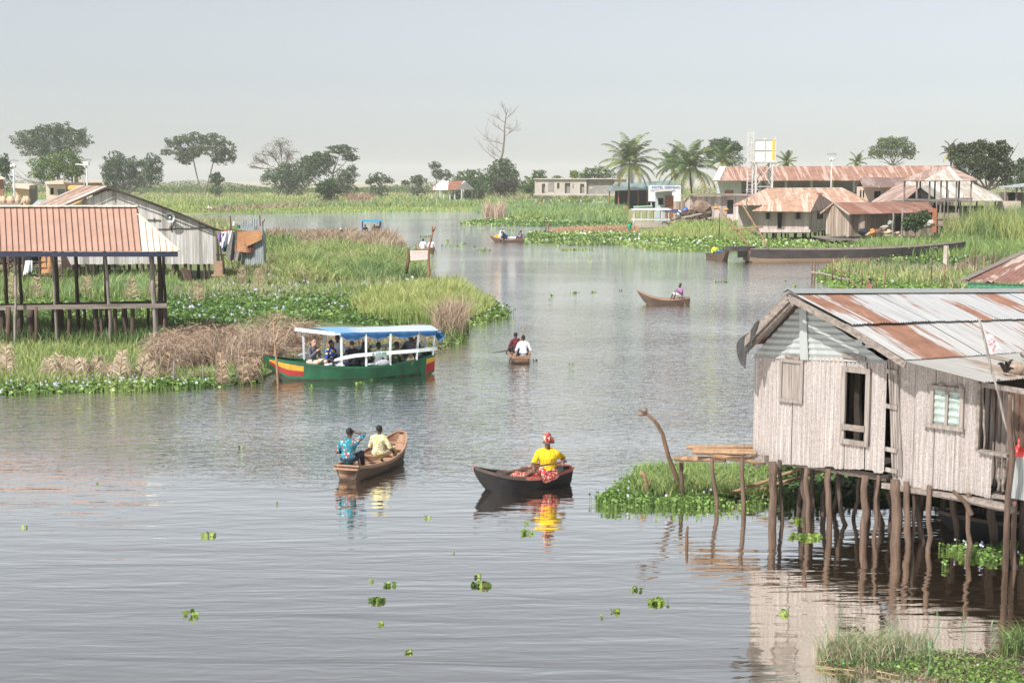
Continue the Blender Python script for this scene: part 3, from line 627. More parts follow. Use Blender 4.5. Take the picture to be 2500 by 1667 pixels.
# window with two milky corrugated panes
a, b2 = HP(2277, 941, -.08), HP(2346, 1052, -.08); f = MB(); rect(f, a[0], b2[1] + .03, b2[0], a[1] - .02, .065, -.075, .05)
mt = (a[0] + b2[0]) / 2; f.bar(H(mt, -.078, a[1] - .03), H(mt, -.078, b2[1] + .03), .045, .05, up=HE); f.bar(H(a[0] - .12, -.085, b2[1] + .02), H(b2[0] + .05, -.085, b2[1] + .02), .06, .05)
f.bar(H(b2[0] + .02, -.06, b2[1] + .03), H(b2[0] + .02, -.06, b2[1] - .08), .03, .05, up=HE)
for x in (.15, .5): f.box(H(a[0] + x, -.08, a[1] + .03), (.06, .04, .05))
wi = f.build('window', W_GREY, hut)
M_pane = plain('milky_pane', (.30, .36, .33, 1), .35, .25, 5)
for t0, t1 in ((a[0] + .03, mt - .02), (mt + .02, b2[0] - .03)):
    mb = MB(); rows = []
    for i in range(41):
        z = a[1] - .04 + (b2[1] + .06 - a[1] + .04) * i / 40
        rows.append([H(t0 + (t1 - t0) * j / 3, -.06 - .012 * math.cos(2 * math.pi * z / .12), z) for j in range(4)])
    mb.grid(rows).build('pane', M_pane, wi, smooth=True)
# porch at the right edge: recessed dark ribbed wall, ledge, open hatch, corrugated drum screen
S_PORCH = sheet('porch_iron', (.30, .25, .22, 1), (.14, .08, .055, 1), 0.5, 1.0, (2.0, .3)); mb = MB()
a, b2, c = HP(2388, 925, .5), HP(2640, 960, .5), HP(2640, 1215, .5)
q = [H(a[0], .5, 2.75), H(b2[0] + 1, .5, 2.6), H(b2[0] + 1, .5, 1.1), H(a[0], .5, 1.1)]; mb.sheet(*q, .1, .02, .006); mb.build('porch_wall', S_PORCH, hut)
mb = MB(); a = HP(2392, 935, -.05); mb.bar(H(a[0], -.05, a[1]), H(a[0], -.05, low[1]), .05, .05, up=HE); a2 = HP(2399, 940); mb.pole(H(a2[0], 0, a2[1]), H(HP(2402, 1100)[0], 0, HP(2402, 1100)[1]), .02)
a = HP(2398, 938, -.1); b2 = HP(2520, 962, -.1); mb.bar(H(a[0], -.1, a[1]), H(b2[0] + .3, -.1, b2[1]), .05, .08)
a = HP(2392, 1100, -.06); b2 = HP(2462, 1112, -.06); mb.bar(H(a[0], -.06, a[1]), H(b2[0], -.06, b2[1]), .12, .05)
a = HP(2425, 1210, -.06); b2 = HP(2462, 1215, -.06); mb.bar(H(a[0], -.06, a[1]), H(b2[0], -.06, b2[1]), .12, .05)
for px in (2440, 2452): a = HP(px, 1112, .1); mb.pole(H(a[0], .1, a[1]), H(a[0], .1, 1.15), .03)
mb.build('porch_frame', W_GREYX, hut)
a, b2 = HP(2472, 1108, -.1), HP(2580, 1120, -.1); c = HP(2472, 1216, -.1)
MB().sheet(H(a[0], -.1, a[1]), H(b2[0], -.1, b2[1]), H(b2[0], -.1, c[1]), H(a[0], -.1, c[1]), .06, .012, .006).build('porch_screen', S_ZINC, hut)
# posts: every stilt a part of its own
front = [(1888, 1275, .095, 0), (1911, 1270, .05, 1), (1972, 1293, .055, 0), (2023, 1298, .075, 0), (2112, 1318, .085, 0), (2132, 1316, .05, 0), (2191, 1328, .125, 0), (2218, 1337, .075, 0), (2229, 1334, .04, 1), (2270, 1348, .06, 0), (2366, 1368, .055, 0)]
back = [(1963, 1265, .05), (1985, 1258, .05), (2003, 1252, .05), (2070, 1280, .045), (2082, 1264, .04), (2150, 1292, .06), (2168, 1286, .05), (2254, 1322, .05), (2338, 1318, .055), (2348, 1300, .04), (2425, 1335, .07), (2414, 1300, .045), (2485, 1330, .09), (2500, 1300, .06), (2240, 1270, .05), (2300, 1275, .05), (2390, 1262, .06), (2450, 1270, .05), (2120, 1262, .05), (2040, 1250, .05), (1945, 1245, .045)]
for px, py, r_, dk in front:
    p = G(px, py); p.z = -.35; b = MB(); jx = random.uniform(-.09, .09)
    b.pole(p, Vector((p.x + jx, p.y + .04, 1.08 + .02 * random.random())), r_ * .74, r_ * .72, .026, 9, 7); b.build('post', W_DARKPOST if dk else W_POST, hut, smooth=True)
for px, py, r_ in back:
    p = G(px, py); p.z = -.35; MB().pole(p, Vector((p.x + random.uniform(-.2, .2), p.y + random.uniform(-.1, .1), 1.0)), r_, r_ * .9, .04, 8, 6).build('post', W_DARKPOST, hut, smooth=True)
b = MB(); p = G(2366, 1368); q = Vector((p.x, p.y - .02, .95)); b.tube([q + Vector((0, 0, -.2)), q + Vector((-.1, 0, 0)), q + Vector((-.3, 0, .18))], [.045, .04, .03]); b.build('fork', W_POST, hut)
p = G(2454, 1391); p.z = -.35; tp = at(2466, 962, p.y + .1); b = MB(); b.tube([p, at(2460, 1215, p.y - .2), at(2472, 1120, p.y - .3), at(2463, 1030, p.y - .4), at(2466, 962, p.y - .45)], [.05, .045, .045, .04, .035], 9)
p2 = G(2476, 1389); p2.z = -.35; b.pole(p2, Vector((p2.x, p2.y + .1, 1.2)), .045, .04); b.build('porch_post', W_POST, hut, smooth=True)
# flag
fb, ft = at(2470, 1095, 21.3), at(2389, 776, 21.3); fl = thing('flag', 'small white flag with red print on a leaning pole before the tin roof', 'flag', fb)
MB().pole(fb, ft, .022, .016, .01, 7, 8).build('pole', W_GREY, fl, smooth=True)
m, n, b, o = newmat('flag_cloth'); v = coord(n, 'UV', (1, 1, 1)); k = noise(n, v, 5.5, 4, .7, .6); b.inputs['Roughness'].default_value = .8
sxx = n.nodes.new('ShaderNodeSeparateXYZ'); n.links.new(v, sxx.inputs[0])
msk = mix(n, ramp(n, sxx.outputs[0], [(.1, 0.0), (.3, 1.0), (.6, 1.0), (.8, 0.0)]), (0, 0, 0, 1), ramp(n, k, [(.5, 0.0), (.56, 1.0)]))
n.links.new(mix(n, msk, (.72, .70, .72, 1), (.55, .12, .14, 1)), b.inputs['Base Color'])
rows = []; A0, A1 = at(2396, 792, 21.4), at(2412, 862, 21.45); B0, B1 = at(2444, 846, 21.2), at(2448, 852, 21.2)
for i in range(9): rows.append([(A0.lerp(A1, j / 6)).lerp(B0.lerp(B1, j / 6), i / 8) + Vector((0, .05 * math.sin(i * 1.1 + j * .5), -.03 * math.sin(i * .9))) for j in range(7)])
MB().grid(rows, uvf=lambda i, j: (i / 8, j / 6)).build('cloth', m, fl, smooth=True)
# things on and by the porch
M_red = plain('red_plastic', (.62, .045, .035, 1), .35, .1, 5); c = at(2486, 1112, 21.6)
MB().lathe(c, [(.0, 0), (.115, .0), (.12, .03), (.10, .09), (.06, .13), (.028, .15), (.016, .19), (.011, .26), (0, .262)], 16).build('funnel', M_red, loc=c, smooth=True, label='red plastic funnel standing upside down on the porch screen', cat='funnel')
M_rock = plain('rough_stone', (.33, .25, .19, 1), .9, .35, 8); c = rp(v3, 1.0, .10) + HE * -.25
MB().ell(c, (.15, .12, .11), 10, 7, jit=.3).build('stone', M_rock, loc=c, smooth=True, label='round brown stone weighing down the low roof edge', cat='stone')
c = rp(v3, .55, .08) + HE * -.2; b = MB()
for k in range(7): a = k * .9; b.tube([c, c + Vector((math.cos(a) * .08, math.sin(a) * .06, .06 + .02 * k)), c + Vector((math.cos(a) * .13, math.sin(a) * .1, .05 + .025 * k))], [.03, .022, .01], 6)
b.build('root', M_DARK, loc=c, label='black gnarled root lying on the low roof edge', cat='root')
c = rp((v2[0] + .45, v2[1] - .05), 2.5, .07); b = MB(); b.tube([c, c + Vector((.12, .02, .07)), c + Vector((.3, .1, .02))], [.05, .04, .03], 7); b.tube([c + Vector((.1, 0, .05)), c + Vector((.06, 0, .16))], .03, 6)
b.build('log', W_GREY, loc=c, label='short forked log lying on the pale tin course', cat='log')
# ------------------------------------------------------------------ bamboo jetty and poles left of the hut
j0 = G(1747, 1247); jt = thing('jetty', 'rough pole jetty leading to the left end of the ribbed hut', 'jetty', j0)
for px, py, tx, ty, r_ in ((1755, 1247, 1738, 1118, .042), (1816, 1258, 1812, 1118, .045), (1667, 1218, 1664, 1128, .045)):
    p = G(px, py); p.z = -.3; t_ = at(tx, ty, p.y); MB().tube([p, p.lerp(t_, .4) + Vector((.012, 0, 0)), p.lerp(t_, .8) - Vector((.012, 0, 0)), t_], [r_, r_ * .95, r_ * .85, r_ * .9], 9).build('post', W_POST, jt, smooth=True)
b = MB(); b.pole(at(1648, 1119, 26.3), at(1770, 1121, 25.6), .052, .05, .008, 9); b.build('beam', W_BAMB, jt, smooth=True, label='front pole resting on the outer post')
b = MB(); b.pole(at(1742, 1113, 25.7), at(1868, 1128, 25.1), .05, .055, .01, 9); b.build('beam', W_BAMB, jt, smooth=True, label='front pole resting on the inner posts')
b = MB(); b.bar(at(1828, 1118, 25.4), at(1872, 1120, 25.0), .12, .12); b.pole(at(1845, 1135, 25.3), at(1870, 1122, 25.1), .06); b.build('end_block', W_GREYX, jt)
for i, (x0, y0, x1, y1, dd, r_, lab) in enumerate(((1677, 1091, 1852, 1090, 26.1, .04, 'uppermost bamboo pole laid on the jetty'), (1692, 1097, 1852, 1100, 25.8, .034, 'split bamboo pole laid second from the top on the jetty'), (1690, 1102, 1848, 1106, 25.6, .034, 'rough bamboo pole on the front of the jetty heap'), (1700, 1106, 1840, 1110, 25.9, .03, 'lowest dark pole wedged under the bamboo heap'), (1720, 1095, 1856, 1096, 26.5, .035, 'rear bamboo pole behind the jetty heap'))):
    a, b2 = at(x0, y0, dd), at(x1, y1, dd - .5); q = MB(); q.pole(a, b2, r_, r_ * .95, .012, 9, 8)
    for k in range(1, 5): c = a.lerp(b2, k / 5 + .02 * (i % 2)); q.tube([c - (b2 - a).normalized() * .012, c + (b2 - a).normalized() * .012], r_ * 1.16, 9)
    q.build('bamboo_pole', W_BAMB, loc=a, smooth=True, label=lab, cat='pole', group='bamboo poles on the jetty')
for x0, y0, x1, y1, l in ((1780, 1205, 2000, 1128, 'long pale pole slanting up from the plants to the hut floor'), (1850, 1195, 2010, 1148, 'shorter pole lying just below the long slanting pole')):
    a, b2 = G(x0, y0, .12), at(x1, y1, 26.5); MB().pole(a, b2, .035, .03, .015, 8, 8).build('pole', W_BAMB, loc=a, smooth=True, label=l, cat='pole')
def stake(pts, y, rad, lab, cat='stake', name='stake', mat=None, group=None, forks=()):
    """a crooked branch: points are where it is seen, all at the distance y of its foot"""
    P = [at(a, b2, y) for a, b2 in pts]; P[0].z = min(P[0].z, -.3); q = MB(); q.tube(P, [rad * (1.1 - .45 * i / (len(P) - 1)) for i in range(len(P))], 8)
    for f in forks: q.tube([at(a, b2, y) for a, b2 in f], [rad * .6, rad * .45, rad * .25][:len(f)], 6)
    return q.build(name, mat or W_STICK, loc=P[0], smooth=True, label=lab, cat=cat, group=group)
dy = G(1660, 1205).y
stake([(1662, 1215), (1650, 1160), (1632, 1115), (1618, 1060), (1602, 1032), (1580, 1011)], dy, .045, 'tall crooked forked stake standing in the plant mat by the jetty', forks=[[(1578, 1010), (1565, 1013), (1557, 1014)], [(1578, 1010), (1566, 1003), (1558, 1001)], [(1577, 1009), (1578, 1000), (1577, 995)]])
stake([(1677, 1332), (1677, 1300), (1679, 1284)], G(1677, 1330).y, .028, 'short black stub standing in open water in front of the jetty')
stake([(1578, 1215), (1578, 1185), (1572, 1158), (1562, 1152)], G(1578, 1212).y, .05, 'broken pale stump at the left end of the plant mat', 'stump', 'stump', W_BAMB, forks=[[(1578, 1210), (1588, 1175), (1592, 1165)]])
# far right roof with a green fascia
R2 = thing('pavilion', 'rusty corrugated roof with green fascia at the right edge behind the hut', 'pavilion', at(2500, 640, 46))
E0, E1, T0, T1 = at(2356, 685, 44), at(2760, 700, 42.5), at(2506, 616, 49), at(2800, 560, 49)
S_R2 = sheet('roof_brick_rust', (.55, .45, .38, 1), (.32, .16, .12, 1), 0.56, 1.0, (.9, .12))
MB().sheet(T0, T1, E1, E0, .16, .03, .004, nv=3).build('roof', S_R2, R2, smooth=True)
Bk = at(2440, 640, 54); MB().sheet(T0 - Vector((.02, 0, .02)), Bk, Bk - Vector((0, 0, .3)), E0 + Vector((-.02, 0, -.02)), .16, .02, .004).build('roof', S_R2, R2, label='left hip of the green edged roof')
q = MB(); q.bar(E0 + Vector((0, -.02, .05)), T0 + Vector((0, 0, .06)), .24, .03); q.build('ridge_cap', W_GREYX, R2)
M_grn = plain('green_paint', (.05, .18, .10, 1), .5, .25, 4); q = MB(); q.bar(E0 + Vector((.12, .1, -.14)), E1 + Vector((0, .1, -.14)), .04, .14); q.build('fascia', M_grn, R2)
for px in (2415, 2600):
    a = at(px, 700, 45.5); MB().bar(Vector((a.x, a.y, -.2)), Vector((a.x, a.y, E0.z)), .22, .22, up=(0, 1, 0)).build('post', W_DARKPOST, R2)
# ================================================================== LEFT BANK: open pavilion, plank barn, washing enclosure
def text_mesh(body, size, mat, origin, xdir, updir, name='lettering', parent=None, extrude=.003, bold=0.0, spacing=1.0):
    cu = bpy.data.curves.new(name, 'FONT'); cu.body = body; cu.size = size; cu.extrude = extrude; cu.offset = bold; cu.space_character = spacing
    ob = bpy.data.objects.new('tmp', cu); COL.objects.link(ob); dg = bpy.context.evaluated_depsgraph_get()
    me = bpy.data.meshes.new_from_object(ob.evaluated_get(dg)); COL.objects.unlink(ob); bpy.data.objects.remove(ob)
    x, u = Vector(xdir).normalized(), Vector(updir).normalized(); z = x.cross(u); off = BASE.get(parent.name) if parent is not None else None
    M = Matrix((x, u, z)).transposed(); o3 = Vector(origin) - (off or Vector((0, 0, 0)))
    for v in me.vertices: v.co = M @ v.co + o3
    me.materials.clear(); me.materials.append(mat); o = bpy.data.objects.new(name, me); COL.objects.link(o)
    if parent is not None: o.parent = parent
    return o
M_salmon = plain('salmon_roof_paint', (.40, .245, .185, 1), .55, .10, 1.5); M_cream = plain('cream_roof_paint', (.60, .56, .45, 1), .5, .08, 1.5)
M_seam = plain('shadow_side_seam', (.13, .06, .04, 1), .7); M_seamc = plain('orange_seam', (.48, .30, .17, 1), .7); M_navy = plain('navy_fascia', (.006, .011, .04, 1), .5, .2)  # salmon roof ribs take a darker brown for their shadow side
FD, BD = 51.0, 55.2
pv = thing('pavilion', 'open salmon roofed pavilion on thin posts at the left edge', 'pavilion', at(200, 845, FD))
def rl(px, py, d): return at(px, py, d)
EL, ER = at(-260, 612, 50.3), at(437, 613, 50.3); RL, RR = at(-260, 506, 53.1), at(335, 506, 53.1); EL.z = ER.z; RL.z = RR.z
sx_ = ER.x; mid = at(346, 612, 50.3); mid.z = ER.z
def seams(mb, a, b2, c, d, n, r_=.018, mi=0):
    for i in range(n + 1): u = i / n; mb.bar(a.lerp(b2, u) + Vector((0, 0, .02)), d.lerp(c, u) + Vector((0, 0, .02)), .022, .035, mi)
q = MB(); q.slab(RL, RR, mid, EL, .02); seams(q, RL + Vector((.1, 0, 0)), RR - Vector((.03, 0, 0)), mid - Vector((.02, 0, 0)), EL + Vector((.1, 0, 0)), int((RR.x - RL.x) / .222), mi=1)
q.build('roof', [M_salmon, M_seam], pv, label='salmon seamed front slope')
q = MB(); A = RR + (mid - RR) * .18; q.poly([A + Vector((.01, 0, .0)), mid + Vector((.01, 0, 0)), ER + Vector((0, 0, 0))]); q.poly([A - Vector((0, 0, .02)), ER - Vector((0, 0, .02)), mid - Vector((0, 0, .02))])
for k in range(1, 6):
    u = k / 6; bt = mid.lerp(ER, u); tpp = A.lerp(ER, u); q.bar(tpp + Vector((0, 0, .02)), bt + Vector((0, 0, .02)), .02, .03, 1)
q.bar(A + Vector((0, 0, .03)), ER + Vector((0, 0, .03)), .1, .02, 0)
q.build('roof', [M_cream, M_seamc], pv, label='cream hip corner of the front slope')
BR_ = at(408, 600, 56.6); BR_.z = ER.z; BL_ = Vector((EL.x, 56.6, ER.z))
A2 = Vector((A.x - .25, RR.y + (BR_.y - RR.y) * .18, A.z)); BM_ = Vector((RR.x - .3, BR_.y, BR_.z)); q = MB(); dz_ = Vector((0, 0, .012)); q.poly([RR - dz_, RL - dz_, BL_, BM_, A2]); q.poly([A2, BM_, BR_]); q.poly([A - dz_, ER - dz_, BR_, A2]); q.poly([RR, A, A2]); q.build('roof', M_salmon, pv, label='rear slope and end hip')
q = MB(); q.bar(RL + Vector((0, -.03, .05)), RR + Vector((.05, -.03, .05)), .25, .05); q.build('ridge_cap', M_cream, pv)
q = MB(); q.bar(EL + Vector((0, .06, -.12)), ER + Vector((-.06, .06, -.12)), .05, .17); q.bar(ER + Vector((-.08, .06, -.12)), BR_ + Vector((-.08, 0, -.12)), .05, .17, up=(0, 0, 1)); q.build('fascia', M_navy, pv)
zp = 1.48; q = MB(); a, b2 = at(-260, 755, FD), at(408, 746, FD); q.bar(a, b2, .05, .16); q.build('beam', W_GREYX, pv)
q = MB(); q.bar(at(-260, 752, BD - 2), at(400, 738, FD + 1.2), .2, .12); q.build('beam', W_DARKPOST, pv, label='dark inner beam')
eh = ER.z - .15
for px, by, r_ in ((37, 853, .055), (153, 843, .06), (289, 840, .065), (415, 832, .095)):
    p = G(px, by); p.z = -.2; p.y = min(p.y, FD + .2); b = MB(); b.pole(p, Vector((p.x - .06, FD - .05, eh)), r_, r_ * .9, .03, 8, 6); b.build('post', W_GREY, pv, smooth=True)
for px, r_ in ((16, .08), (52, .07), (140, .09), (189, .085), (260, .08), (392, .1), (403, .06)):
    x = at(px, 700, BD).x; b = MB(); b.pole((x, BD, -.2), (x - .03, BD, eh), r_, r_ * .9, .02, 8, 6); b.build('post', W_DARKPOST, pv, smooth=True)
for px, r_, d, dk in ((4, .12, 52, 1), (22, .1, 51, 0), (50, .11, 52, 1), (78, .14, 51.5, 1), (90, .07, 51, 0), (132, .05, 53, 1), (145, .16, 53, 1), (171, .07, 52, 0), (192, .06, 54, 1), (205, .06, 52.5, 1), (233, .1, 52, 1), (248, .06, 52, 0), (261, .06, 54, 1), (283, .08, 52, 1), (303, .07, 52, 1), (310, .04, 53, 1), (325, .09, 52, 0), (363, .06, 54, 1), (375, .06, 53, 1), (388, .09, 53.5, 0), (403, .07, 52, 0)):
    x = at(px, 800, d).x; b = MB(); b.pole((x + random.uniform(-.08, .08), d, -.2), (x, d, zp), r_, r_ * .95, .03, 7, 4); b.build('stilt', W_DARKPOST if dk else W_POST, pv, smooth=True)
# --- plank barn
W_P1 = wood('plank_light', rgb(214, 210, 207), rgb(150, 145, 141), 'z', .6); W_P2 = wood('plank_mid', rgb(200, 195, 191), rgb(132, 126, 122), 'z', .6); W_P3 = wood('plank_dark', rgb(168, 162, 158), rgb(98, 92, 88), 'z', .6)
PL = [W_P1, W_P2, W_P3]
def planks(mb, x0, x1, y, zb_, ztop, w=.2, dirx=Vector((1, 0, 0)), org=None, gap=.008, var=.03, mis=(0, 1, 1, 0, 2)):
    """vertical boards between x0 and x1 along dirx from org; ztop is a function of x"""
    org = org or Vector((0, y, 0)); nrm = dirx.cross(Vector((0, 0, 1))); x = x0
    while x < x1 - .02:
        ww = min(w * random.uniform(.75, 1.25), x1 - x); e = random.uniform(0, .015); o = nrm * e
        b0, b1 = zb_ + random.uniform(-var, var), zb_ + random.uniform(-var, var)
        P = [org + dirx * x + o + Vector((0, 0, b0)), org + dirx * (x + ww - gap) + o + Vector((0, 0, b1)), org + dirx * (x + ww - gap) + o + Vector((0, 0, ztop(x + ww))), org + dirx * x + o + Vector((0, 0, ztop(x)))]
        mi = random.choice(mis); Q = [p - nrm * .02 for p in P]
        mb.poly(P, mi); mb.poly(Q[::-1], mi); mb.poly([P[1], Q[1], Q[2], P[2]], mi); mb.poly([P[0], P[3], Q[3], Q[0]], mi); mb.poly([P[0], Q[0], Q[1], P[1]], mi); x += ww
BDd = 83.0; ba = at(265, 462, BDd); be = at(526, 562, BDd); bb = at(526, 645, BDd); bl_ = at(60, 640, BDd)
sl_ = (ba.z - be.z) / (be.x - ba.x); lx = at(40, 600, BDd).x
brn = thing('plank_barn', 'big grey plank barn on dark stilts behind the salmon pavilion', 'barn', Vector((ba.x, BDd, 0)))
q = MB(); roofz = lambda x: ba.z - abs(x - ba.x) * sl_ * (1.0 if x > ba.x else 1.1) - .03 - .12 * math.sin(max(0, min(1, (x - ba.x) / (be.x - ba.x))) * math.pi) * -1
planks(q, lx + 2.2, be.x, BDd, bb.z, roofz, .2); q.build('wall', PL, brn)
q = MB(); q.box(((lx + be.x) / 2 - .5, BDd + 2.0, 2.3), (be.x - lx - 4.5, 3.4, 1.3)); q.build('inner_shade_box', M_DARK, brn)  # near-black box stands in for the unlit inside of the barn
q = MB(); q.bar(at(385, 560, BDd - .05), at(508, 556, BDd - .05), .03, .05); q.bar(at(360, 537, BDd - .06), at(392, 538, BDd - .06), .03, .06); q.bar(at(376, 531, BDd - .06), at(376, 543, BDd - .06), .03, .04, up=(0, 1, 0)); q.build('batten', W_DARKPOST, brn)
br_ = Vector((-.42, .9, 0)); M_grey_roof = plain('dark_grey_roof', (.10, .09, .085, 1), .8, .3); S_BARN = sheet('barn_roof', (.55, .48, .44, 1), (.34, .20, .14, 1), .5, 1.0, (.7, .14)); ap = at(263, 456, BDd - .4)
def barnslope(x, sgn): return Vector((x, ap.y, ap.z - abs(x - ap.x) * sl_ * (1.0 if sgn > 0 else 1.1)))
ev = at(545, 565, BDd - .4); lv = Vector((lx - .6, ap.y, ap.z - (ap.x - lx + .6) * sl_ * 1.1))
q = MB(); n_ = 5
for i in range(n_):
    u0, u1 = i / n_, (i + 1) / n_; h_ = lambda u: ap.lerp(ev, u) + Vector((0, 0, .10 * math.sin(u * math.pi)))
    q.sheet(h_(u0), h_(u0) + br_ * 10, h_(u1) + br_ * 10, h_(u1), .1, .01, .012, ofs=(0, u0 * 6))
q.build('roof', M_grey_roof, brn, label='far slope of the barn roof')
q = MB(); q.sheet(ap + Vector((0, 0, .02)), ap + br_ * 10 + Vector((0, 0, .02)), lv + br_ * 10, lv, .16, .03, .02, nv=2); q.build('roof', S_BARN, brn, smooth=True, label='rusty near slope of the barn roof')
q = MB(); q.bar(ap + Vector((0, -.02, -.05)), ev + Vector((0, -.02, .0)), .04, .07); q.bar(ap + Vector((0, -.02, -.05)), lv + Vector((0, -.02, -.05)), .04, .07); q.pole(ap + Vector((0, 0, -.3)), ap + Vector((-.05, 0, .25)), .04); q.build('rafter', W_DARKPOST, brn)
for k in range(26):
    px = 150 + k * 15 + random.uniform(-5, 5); dd = BDd + random.choice((.1, .2, 1.5, 3.0)); x = at(px, 660, dd).x
    q = MB(); q.pole((x, dd, -.2), (x, dd, bb.z + .03), random.uniform(.06, .13), None, .03, 6, 3); q.build('stilt', W_DARKPOST, brn)
x = at(533, 600, BDd).x; q = MB(); q.pole((x, BDd + .1, -.2), (x - .05, BDd, 2.6), .08); q.pole((x + .35, BDd + .3, -.2), (x + .1, BDd, 2.2), .06); q.build('side_post', W_DARKPOST, brn)
c = at(534, 680, BDd - 1); q = MB(); q.box((c.x, c.y, .55), (.75, .5, .1)); q.box((c.x, c.y + .05, .9), (.5, .35, .9)); q.build('block', plain('brown_block', (.35, .22, .15, 1), .9), loc=(c.x, c.y, 0), label='squat brown post stump at the right corner of the plank barn', cat='stump')
c = at(470, 690, BDd - 2); q = MB(); q.bar(Vector((c.x - .2, c.y, .2)), Vector((c.x - .55, c.y + .3, 1.0)), .4, .1); q.build('board', W_POST, loc=(c.x, c.y, 0), label='brown board leaning in the grass under the plank barn', cat='board')
# loudspeaker horn
c = at(415, 532, BDd - .45); ls = thing('loudspeaker', 'grey horn loudspeaker fixed under the barn gable', 'loudspeaker', c); M_horn = plain('grey_horn', (.42, .44, .43, 1), .45, .12, 4)
ax = (.10, -1, -.12); MB().lathe(c, [(.06, .42), (.07, .25), (.11, .12), (.19, .03), (.275, -.06), (.29, -.07), (.285, -.04), (.2, .05), (.12, .14), (.07, .22)][::-1], 20, axis=(-.10, 1, .12)).build('horn', M_horn, ls, smooth=True)
q = MB(); q.lathe(c, [(0, -.06), (.06, -.05), (.075, 0), (.075, .2), (0, .22)], 12, axis=(-.1, 1, .12)); q.build('driver', plain('pale_driver', (.6, .62, .6, 1), .4), ls, smooth=True)
q = MB(); q.bar(c + Vector((0, .3, -.1)), c + Vector((-.05, .42, -.75)), .06, .06); q.box(c + Vector((-.07, .38, -.6)), (.1, .12, .2)); q.build('bracket', W_DARKPOST, ls)
# porch things seen below the pavilion roof
M_mat = wood('woven_mat', rgb(202, 152, 108), rgb(156, 106, 68), 'x', 1.2)
def cloth(P, mat, lab, cat='cloth', name='cloth', wav=.06, nu=10, nv=8, jag=0.0, parent=None, fold=7.0, th=0.0):
    """hanging textile between four corners TL TR BR BL with vertical folds"""
    a, b2, c, d = map(Vector, P); nrm = (b2 - a).cross(d - a).normalized(); rows = []
    for i in range(nv + 1):
        v = i / nv; rows.append([])
        for j in range(nu + 1):
            u = j / nu; e = 1 + jag * math.sin(j * 2.3) * (i == nv)
            p = (a.lerp(b2, u)).lerp(d.lerp(c, u), v * e if jag else v); rows[-1].append(p + nrm * wav * (math.sin(u * fold + v * 1.3) * (.3 + .7 * v) + .4 * math.sin(u * fold * 2.3 + 1)))
    return MB().grid(rows).build(name, mat, parent, loc=a if parent is None else None, smooth=True, label=lab, cat=cat)
M_white = plain('white_cloth', (.74, .75, .80, 1), .9, .06, 3); M_purple = plain('purple_cloth', (.30, .18, .42, 1), .9); M_blue = plain('dark_blue_cloth', (.03, .05, .12, 1), .9); M_redc = plain('red_cloth', (.5, .03, .05, 1), .9)
yy = 80.5
cloth([at(104, 612, yy), at(137, 606, yy), at(136, 665, yy), at(93, 668, yy)], M_mat, 'brown woven mat hanging under the left end of the barn', 'mat', 'mat', .05)
cloth([at(62, 636, yy - .3), at(79, 636, yy - .3), at(78, 662, yy - .3), at(55, 670, yy - .3)], M_white, 'white shirt hung to dry beneath the pavilion roof', 'shirt', 'shirt', .07, jag=.15)
q = MB(); q.poly([at(152, 615, 81.5), at(155, 612, 81.5), at(176, 652, 81.5), at(150, 655, 81.5)]); q.poly([at(152, 615, 81.7), at(150, 655, 81.7), at(176, 652, 81.7), at(155, 612, 81.7)]); q.build('tarpaulin', plain('brown_dark_tarp', (.05, .03, .02, 1), .8), loc=at(152, 655, 81.5), label='dark pointed tarpaulin beside the hanging brown mat', cat='tarpaulin')
dk = thing('drying_platform', 'stick platform with rails under the left end of the barn', 'platform', at(90, 690, yy))
q = MB(); 
for y0 in (640, 618, 655): q.pole(at(55, y0, yy), at(150, y0 - 2, yy), .035)
q.pole(at(-20, 672, yy), at(160, 672, yy), .05); q.pole(at(-20, 674, yy + .8), at(160, 673, yy + .8), .05); q.build('rail', W_POST, dk)
for px in (55, 112, 150, 95, 20): a = at(px, 610, yy); q = MB(); q.pole((a.x, yy, -.1), (a.x, yy, a.z), .055); q.build('post', W_POST, dk)
q = MB()
for k in range(26): a = at(random.uniform(-20, 52), random.uniform(638, 668), yy + random.uniform(0, 1)); q.pole(a, a + Vector((random.uniform(-.5, .5), random.uniform(-.3, .3), random.uniform(-.1, .45))), .05)
q.build('firewood', W_POST, loc=at(10, 668, yy), label='jumbled heap of firewood on the platform at the left edge', cat='firewood', kind='stuff')
q = MB(); q.box((at(0, 640, 84).x - 1, 84.5, 2.4), (6.4, 3, 2.6)); q.build('porch_shade_box', M_DARK, brn)  # near-black box stands in for the shade of the open porch
# --- corrugated washing enclosure
S_OLD = sheet('old_zinc', (.40, .44, .45, 1), (.30, .27, .24, 1), .3, 1.0, (1.5, .5)); yE = 95.0
en = thing('tin_enclosure', 'makeshift corrugated tin washing enclosure right of the barn', 'enclosure', at(610, 660, yE))
q = MB(); q.sheet(at(590, 555, yE), at(641, 552, yE - .3), at(645, 646, yE - .3), at(592, 650, yE), .13, .025, .005, nv=3); q.build('screen', S_OLD, en, label='front tin screen')
q = MB(); q.sheet(at(640, 556, yE - .3), at(649, 574, yE + 2), at(649, 648, yE + 2), at(644, 648, yE - .3), .13, .02, .005); q.build('screen', S_OLD, en, label='dark side screen')
for k, (x0, x1, y0, y1) in enumerate(((588, 600, 548, 534), (599, 606, 534, 540), (604, 614, 552, 542), (613, 626, 535, 535), (626, 638, 536, 534))): q = MB(); q.sheet(at(x0, y0, yE + 2.2), at(x1, y1, yE + 2.2), at(x1, 600, yE + 2.2), at(x0, 600, yE + 2.2), .13, .025, .005); q.build('screen', S_OLD, en, label='rear tin sheet with uneven top')
for px, y0, y1 in ((562, 528, 650), (634, 526, 648), (641, 540, 650), (590, 560, 655)): a = at(px, y0, yE + .3); q = MB(); q.pole((a.x, a.y, -.1), a, .06, .045, .03); q.build('post', W_STICK, en)
